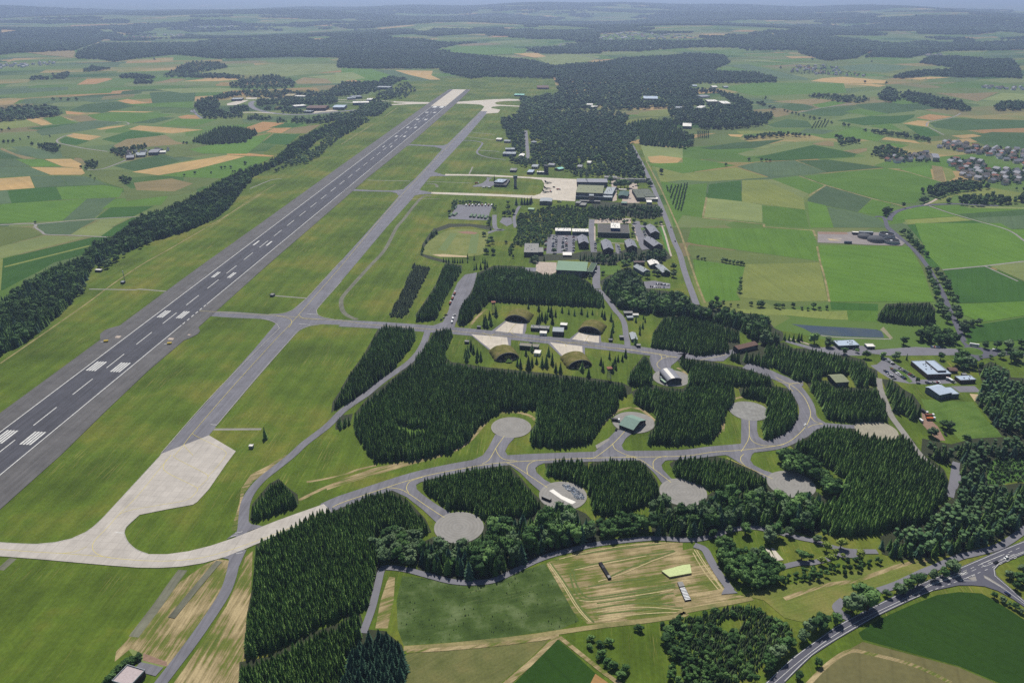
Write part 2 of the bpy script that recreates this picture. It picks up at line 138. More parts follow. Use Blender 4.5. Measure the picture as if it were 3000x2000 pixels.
["dark oval wood below the village","D",14,6.5,[[875.1,1528],[908,1563],[934,1557],[973,1574],[985,1545],[993,1533],[1043,1581],[1076,1574],[1030,1499],[993,1497],[966,1487],[903,1473],[862,1475],[866.3,1499]],0,"woods"],
["thick tree row along the road beside the tanks","D",12,6.5,[[664.9,1339],[693.9,1330],[684.8,1278],[667.8,1222],[655.6,1178],[644.7,1160],[632.8,1178],[644.9,1234],[652.4,1283]],0,"woods"],
["square cut spruce block by the meadow","S",15,2.9,[[471.2,934],[498.2,972],[558.7,977],[555.2,954],[531.7,908],[504.3,902],[462.5,914]],0,"conifer block"],
["tall broadleaf trees left of the roundabout","D",13,7,[[479.4,849.1],[494.2,879],[508.9,896.9],[524.2,906],[546.9,896.9],[545.7,870.3],[527,840.9],[507.8,836.8],[494.7,845],[484.4,845]],0,"woods"],
["mixed trees behind the roundabout","D",12,7,[[481.7,768.9],[500.4,805.5],[518.7,824.8],[533,832.8],[533,817],[537.1,794.2],[515.5,772.4],[499.5,772.4]],0,"woods"],
["pond side trees above the spruce edge","D",9,5.5,[[252.4,954],[269.1,985],[284.8,970],[306.8,944],[332.2,934],[325,892.4],[313.7,896.9],[286.7,939]],0,"woods"],
["short dense young plantation with a clearing","Y",4.5,2.2,[[115,403.9],[147.4,416.1],[166.1,418.9],[175.3,409.2],[188.3,394.7],[176.2,380.9],[158.9,366.5],[147.7,352.9],[139.8,349.8],[86,346.3],[104.3,349.8],[110.9,393.4]],[[134.7,396],[147.6,405.2],[157.3,401.2],[151.3,393.4],[140.5,388.3]],"young plantation"],
["bushy trees at the left of the young plantation","D",6,5,[[102.4,399.9],[115.5,406.5],[118.2,405.2],[118.7,393.4],[116.1,380.9],[131.1,368.9],[133.6,349.8],[97.1,335.8],[96.7,357.4],[103.6,374.8],[97.3,387.1]],0,"woods"],
["trees along the highway bank at the bottom","D",7,5,[[176.6,382.1],[184.3,388.3],[188.7,384.6],[179.9,374.8],[164.4,360.8],[154.9,352.9],[145.9,346.3],[138.9,346.3],[153.2,359.6]],0,"woods"],
["dense tree belt left of the car park clearing","D",12,4.8,[[151.6,482.4],[159.6,492.8],[170,489.3],[171.6,473.9],[190.7,475.6],[196.5,465.7],[199.9,456.1],[193.2,434.7],[176.2,429.6],[163.4,431],[156.1,442.9],[150.4,458.4]],0,"woods"],
["bush belt below the small forest car park","D",6,4.5,[[198.4,451.4],[221,455.3],[233.1,459.2],[254.9,465.7],[276.2,467.3],[272.4,458.4],[250.1,448.3],[221.1,440.6],[193,434]],0,"woods"],
["low scrub in the right clearing","U",3,5,[[426.8,594.7],[462.4,601.8],[468.2,590],[446.9,565.3],[412,558.9]],0,"scrub"],
["round trees at the plantation right edge","D",10,5,[[244.7,503.6],[284.5,489.3],[281.9,475.6],[276.2,467.3],[279.3,482.4],[259.5,485.8],[239,487.6]],0,"woods"],
["trees behind the vehicle yard","D",6,5,[[-120.4,1394],[-116.6,1531],[-49.9,1514],[-26.9,1497],[-31.5,1444],[-36.7,1434],[-36.5,1484],[-105.3,1489],[-116.1,1389]],0,"woods"],
["tree screen right of the vehicle yard","D",6,5,[[-42,1330],[-44.5,1375],[-41.9,1424],[-33.2,1394],[-33.1,1330]],0,"woods"],
["dark clipped tree hedge curving round the sports field","S",8,3.6,[[-144.9,1178],[-146.6,1238],[-141.8,1287],[-135.8,1330],[-133.4,1325],[-112.9,1355],[-74.2,1355],[-32.9,1338],[-34.6,1312],[-73.4,1338],[-107.4,1333],[-128,1306],[-127.4,1291],[-138.2,1250],[-141.8,1215],[-141.1,1185],[-111.5,1160],[-92.5,1146],[-105.6,1142],[-129.5,1160]],0,"hedge"]]''')
D_TR=json.loads(r'''[["spruce_tree","spruces on the lawn behind the shelters","on the lawn between the two rear grass shelters",[[21.5,956.6,8.8],[34.8,947.8,11.8],[47.5,946.1,10.3],[50.1,930.3,15.2],[55.9,929.3,10.3],[65,943.2,9.8],[73.3,937.8,8.8],[80.4,932.7,9.3],[89.8,937.8,10.3],[96.6,930.3,9.3],[103.7,936,7.4],[37.8,918.3,12.7],[34.4,910.4,12.7],[31.9,901.7,11.8],[41.8,911.4,14.2],[44.5,921.2,10.8],[50.7,905.5,12.2]]],
["spruce_tree","spruces left of the rear shelter","left of the left rear grass shelter",[[-20.5,930.3,14.7],[-28.4,919.2,12.7],[-34.7,897.8,16.7],[-33.2,911.4,10.8],[-30.8,893.1,11.8],[-26.4,901.7,14.7]]],
["spruce_tree","spruces right of the rear shelters","right of the right rear grass shelter",[[115.4,929.3,9.8],[117.6,921.2,11.3],[125.3,915.3,11.3],[125.9,897.8,8.8],[123.2,880.9,10.8],[119.4,860.9,12.7]]],
["spruce_tree","spruces left of the front shelters","left of the left front grass shelter",[[-44.5,819,11.8],[-39.6,810.1,11.8],[-39.7,796.6,10.3],[-35.4,800.5,12.2],[-47.7,828.1,13.7],[-51.2,799,14.7],[-50.4,811.7,13.7],[-53.1,808.5,11.8]]],
["spruce_tree","spruces between the front shelters","between the two front grass shelters",[[6,786.5,10.8],[9.5,780.4,12.7],[18.1,778.9,16.7],[22.3,786.5,11.8],[27.6,792.2,9.3],[33.5,784.2,14.2],[38.2,784.2,15.7],[45,789.9,15.2],[42,813.7,12.2],[16,813.3,9.8],[23.2,823.2,11.3],[48.1,771.4,12.2],[53.1,769.9,13.2]]],
["spruce_tree","spruces right of the front shelters","right of the right front grass shelter",[[77.1,772.9,12.7],[83.1,759.6,11.8],[99.5,788.8,10.3],[110.9,805.3,10.8],[100,773.6,12.2],[109.8,771.4,11.8]]],
["spruce_tree","spruces beside the lattice tower","right of the front lattice watchtower",[[116,794.2,9],[119.8,798.7,9],[124.7,798.7,9],[129.4,809.3,11],[130,810,10],[114.8,777.7,9],[113.1,783.2,9]]],
["spruce_tree","spruces near the checkpoint","on the strip right of the checkpoint huts",[[156.1,910.7,9],[167.2,921,7],[167.8,910.7,7],[161.9,892.4,9],[155.4,872.5,9],[145.8,843,11],[157.8,887.9,7]]],
["spruce_tree","spruces below the sports field","in the row below the sports field",[[-104.8,1145.8,8],[-100.8,1143.8,8],[-96.8,1143.8,8],[-90.6,1143.8,8],[-87.4,1142.4,8],[-83.3,1141,7],[-79.3,1141,7],[-75.6,1142.4,7],[-68.8,1161.9,9],[-67.8,1142.4,8],[-58.4,1154.8,9],[-53.3,1112.2,10],[-56.4,1109,9],[-46.8,1112.2,11],[-40.3,1114.2,11],[-37.3,1122.1,10],[-41.1,1139,10],[-44.5,1142.4,9],[-76.9,1109,7]]],
["spruce_tree","spruce by the tarmac edge","standing alone beside the gravel stub",[[-231.5,632.5,13]]],
["conifer_tree","dark round conifers by the apron","in the dark row by the apron",[[8.1,1484.7,15],[18.8,1488.6,14],[24.2,1487.3,14],[29.6,1487.3,14],[35,1489.9,14],[37.9,1500.5,13]]],
["spruce_tree","spruce by the fire station","beside the flat roofed station",[[-38.1,1689.8,12]]],
["broadleaf_tree","trees round the ramp clearing","in the clearing with the white ramps",[[180.8,491.9,10],[196,482.4,13],[203.7,489.3,13],[214.6,490.2,8],[214.5,462.1,9],[222,462.8,5],[232.7,482.4,7],[174.6,469,6],[181.3,465.7,8],[186.1,467.3,8],[155,487.6,8],[168.1,492.8,7]]],
["broadleaf_tree","yellowish young trees by the forest car park","beside the small forest car park",[[227.2,457.3,7],[235.2,459.2,7],[248.4,475.6,9],[241.5,467.3,6],[245.9,464.9,4],[257.4,462.4,9],[236.7,472.3,8]]],
["broadleaf_tree","trees on the grass bank by the highway","on the grass bank beside the highway",[[230.6,409.2,16],[242,410.6,17],[240.9,420.3,14],[215.5,398,9],[272,426.7,9],[279.1,431,9],[287.1,434,12],[260.6,423.8,6],[301.5,441.4,9],[310.3,444.4,8],[319.3,449.8,11],[269.3,427.4,8]]],
["broadleaf_tree","trees beside the lower bend of the highway","beside the lower bend of the highway",[[201.3,393.4,12],[195.8,391.5,11],[206.1,396,10],[188.5,384,9],[174.5,375.4,10],[166.9,368.9,11],[159.3,361.9,10],[176.1,352.4,6],[191.1,363.1,6]]],
["broadleaf_tree","small trees at the highway junction","below the highway junction",[[335.2,422.4,5],[338.8,418.2,5],[343.7,412,5],[345.3,407.9,4],[341.3,414.7,4],[357.1,442.2,7],[360.6,439.1,8],[362.1,434.7,8],[369.2,446.7,8],[354.4,430.3,7]]],
["bush","round bushes in the rough corner","in the rough meadow right of the crop triangle",[[51.4,384,4],[50.1,377.2,4],[62.8,380.3,5],[56.5,378.4,5],[56.6,369.5,6],[62.9,360.8,6],[69.9,358.5,6],[83.8,392.1,5],[59.7,364.2,5],[66.6,354,5],[103.3,388.3,8],[109.2,394.7,8],[100,380.9,8],[104.5,370.1,8],[99.8,396,4]]],
["broadleaf_tree","trees by the pond","between pond and main gate buildings",[[357.9,845,14],[371.3,836.8,12],[382.4,817,8],[402.8,805.5,10],[462.8,843,10],[422.6,805.5,8],[435.3,802.4,10],[486.5,802.4,9],[399,820.9,5]]],
["spruce_tree","spruces by the pond","left of the pond, near the gate",[[326.6,857.5,9],[331.1,855.4,9],[335.7,853.3,10],[341.7,853.3,11],[345.9,855.4,10],[447.7,802.4,8]]],
["broadleaf_tree","trees near the roundabout","beside the roundabout",[[495.5,783.2,12],[507.4,781.3,13],[553.4,832.8,9],[565.9,830.8,11],[579.4,830.8,13],[597.1,834.8,11],[556.6,805.5,9],[562.7,796,13],[572,797.9,13],[533.4,805.5,4],[545,805.5,5],[516.6,820.9,6],[571.5,805.5,12]]],
["broadleaf_tree","trees round the big lawn","on the lawn with the stored vehicles",[[433.3,746.5,6],[395.4,636.9,10],[415.8,647.5,9],[414.3,652.9,8],[420.6,651.5,8],[364.1,765.3,5]]],
["bush","hedge bushes above the bunker","in the hedge above the bunker",[[-235.9,368.9,4],[-237.5,367.1,4],[-239.3,366,4.5],[-240.8,364.2,4.5],[-242,361.9,5],[-243.3,359.6,5],[-244.3,357.4,5],[-245.2,355.1,5],[-245.8,352.4,5],[-246.5,350.2,5],[-238.7,363.6,4],[-242.3,364.2,4]]],
["bush","low bush on the lawn","low at the near edge of the big lawn",[[427.6,631.7,5],[424.9,633,4]]],
["broadleaf_tree","round trees above the pond meadow","in the row above the pond meadow",[[329.8,961.9,9],[325,961.9,8],[316.9,967,6],[350.3,956.8,7],[347.3,959.4,6],[356.8,959.4,6],[370.2,959.4,7],[395.9,956.3,8],[401.8,951.3,5],[386.2,950.3,5],[379.6,953.3,5],[273.1,977.4,9],[412,953.3,6],[282.2,974.8,5],[289.3,964.5,4],[298.2,961.9,4]]],
["broadleaf_tree","hedge trees round the bright green field","on the edge of the bright green field",[[288.1,1159.7,6],[296.7,1152.7,5],[292.6,1154.8,4],[322.9,1145.8,7],[327.3,1141,7],[332.3,1139,6],[337,1135.6,7],[342.2,1134.2,6],[346.6,1130.2,7],[349.9,1127.5,5],[322.8,1044.1,7],[319.5,1029.5,6],[314.6,1015.4,8],[328.5,1061.9,6]]],
["broadleaf_tree","roadside trees on the left of the tree lined road","on the left side of the tree lined road",[[616,1102.5,9],[606,1077.2,10],[599.6,1061.9,9],[594.1,1044.1,11],[590,1029.5,11],[586.1,1015.4,11],[575.7,996.1,12],[565.9,964.5,12],[554.8,934.5,13],[548.4,910.7,13],[556.5,949.3,12],[553.7,924.8,12]]],
["broadleaf_tree","roadside trees on the right of the tree lined road","on the right side of the tree lined road",[[626.4,1096.1,9],[618.7,1071.1,10],[613.9,1052.9,11],[610.2,1035.3,12],[601.6,1015.4,12],[592.7,990.7,11],[585.8,969.6,12],[596.4,982.7,9],[574.5,939.4,12],[563.7,915.4,12],[556.6,887.9,13],[550.4,872.5,13],[571.3,896.9,8],[582.4,902.4,9],[647.6,1170.4,9],[652.3,1199.6,10],[575.8,903.7,7]]],
["broadleaf_tree","lone trees beside the perimeter fence","alone in the field right of the perimeter road",[[333.2,1751.6,13]]],
["broadleaf_tree","big dark trees behind the hangars","in the dark clump right of the hangars",[[218.4,1622,18],[226.2,1619.1,19],[234.3,1619.1,19],[240.2,1622,17],[210.1,1669,14],[264,1645.2,12],[290.1,1636.4,13],[291.2,1669,10]]],
["broadleaf_tree","small trees near the vehicle yard","right of the vehicle yard",[[-7.7,1487.3,8],[-7.2,1445.2,10],[-13.7,1405.2,10],[-3.8,1402.9,10],[2.6,1417.1,10],[-7.7,1417.1,7]]],
["broadleaf_tree","trees by the sports field","right of the sports field",[[-39.2,1230.1,10],[-40.2,1184.8,10],[-29.8,1181.2,10],[-32.3,1237.9,8],[-47.9,1278.5,8],[-9.6,1237.9,6],[-35,1253.9,8]]],
["broadleaf_tree","trees by the checkpoint road","beside the road above the checkpoint",[[132.8,1086.6,6],[112.3,1071.1,7],[69,1086.6,5],[168,1128.8,9],[170.7,1115.5,9],[177.7,1135.6,8]]],
["broadleaf_tree","trees between the barracks","between the gabled barracks",[[232.1,1330.8,10],[253.3,1339.8,8],[216.9,1358.1,9],[231.9,1372.2,9],[198.3,1353.5,8],[204,1358.1,7],[66.6,1188.9,8],[83,1192.6,5],[141.3,1246.3,6],[147.3,1264.5,4],[203.3,1279,7],[209.3,1313.1,7],[263.1,1348.9,7],[132.9,1087,6],[213.2,1083.9,10],[196.4,1071.5,9],[241.3,1109.4,10],[224.9,1083.9,9],[234.3,1077.6,10],[208.4,1087,8]]],
["broadleaf_tree","lone trees in the far fields on the right","scattered over the far fields on the right",[[930,2989.6,12],[568.9,1896.4,9],[596.6,1889.7,8],[607.3,1884.7,8],[616,1884.7,7],[498.1,1835.7,8],[1335.4,4111.9,14],[1500.7,3492.6,12],[1578.9,3466.3,12],[989.5,2401.5,11],[997.6,2383.3,10],[970.5,2444.1,9],[941.6,2519.2,11],[954.7,2504.9,10],[1931.1,4458.9,10],[1660.8,4601.6,12],[1500.4,3155.7,10],[845.5,1497.4,10],[852.5,1508.5,9]]],
["broadleaf_tree","lone trees in the far fields on the left","scattered over the far fields on the left",[[-1670,2962.2,11],[-1639.9,2962.2,11],[-1608.5,2950.6,12],[-1584.4,2962.2,12],[-1968.5,4576.7,14],[-1461.9,2332.7,9],[-1468.5,2308.2,8],[-1356.1,2127.8,9],[-1344.5,2127.8,9],[-1337,2138.3,9],[-873.2,2117.4,7],[-861.9,2113.3,7],[-850,2127.8,9],[-623.5,1766.4,6],[-648.2,1812,7],[-667.3,1804.3,7],[-627,1851.7,9],[-661.6,1812,6],[-708,1751.6,7],[-724.1,1729.9,6],[-674.9,1759,5],[-629.4,1769.3,5],[-927.6,1722.8,6],[-904.5,1694.8,6],[-992.9,1812,7],[-973.6,1796.6,8],[-2120.7,3809.7,12],[-1263.3,2096.9,9],[-1280.4,2214.6,7],[-1326.3,2192.3,7],[-1337.7,2170.4,6],[-675.3,1398.7,8],[-846.6,1355.9,5]]],
["broadleaf_tree","trees on the road through the far right fields","in the line on the far right country road",[[908.1,2670.2,8],[914.7,2638.7,8],[921.4,2623.2,8],[923.7,2601.7,8],[931.6,2583.6,8],[905.7,2692.7,7],[964.6,2482.5,9],[935.2,2533.5,10]]]]''')
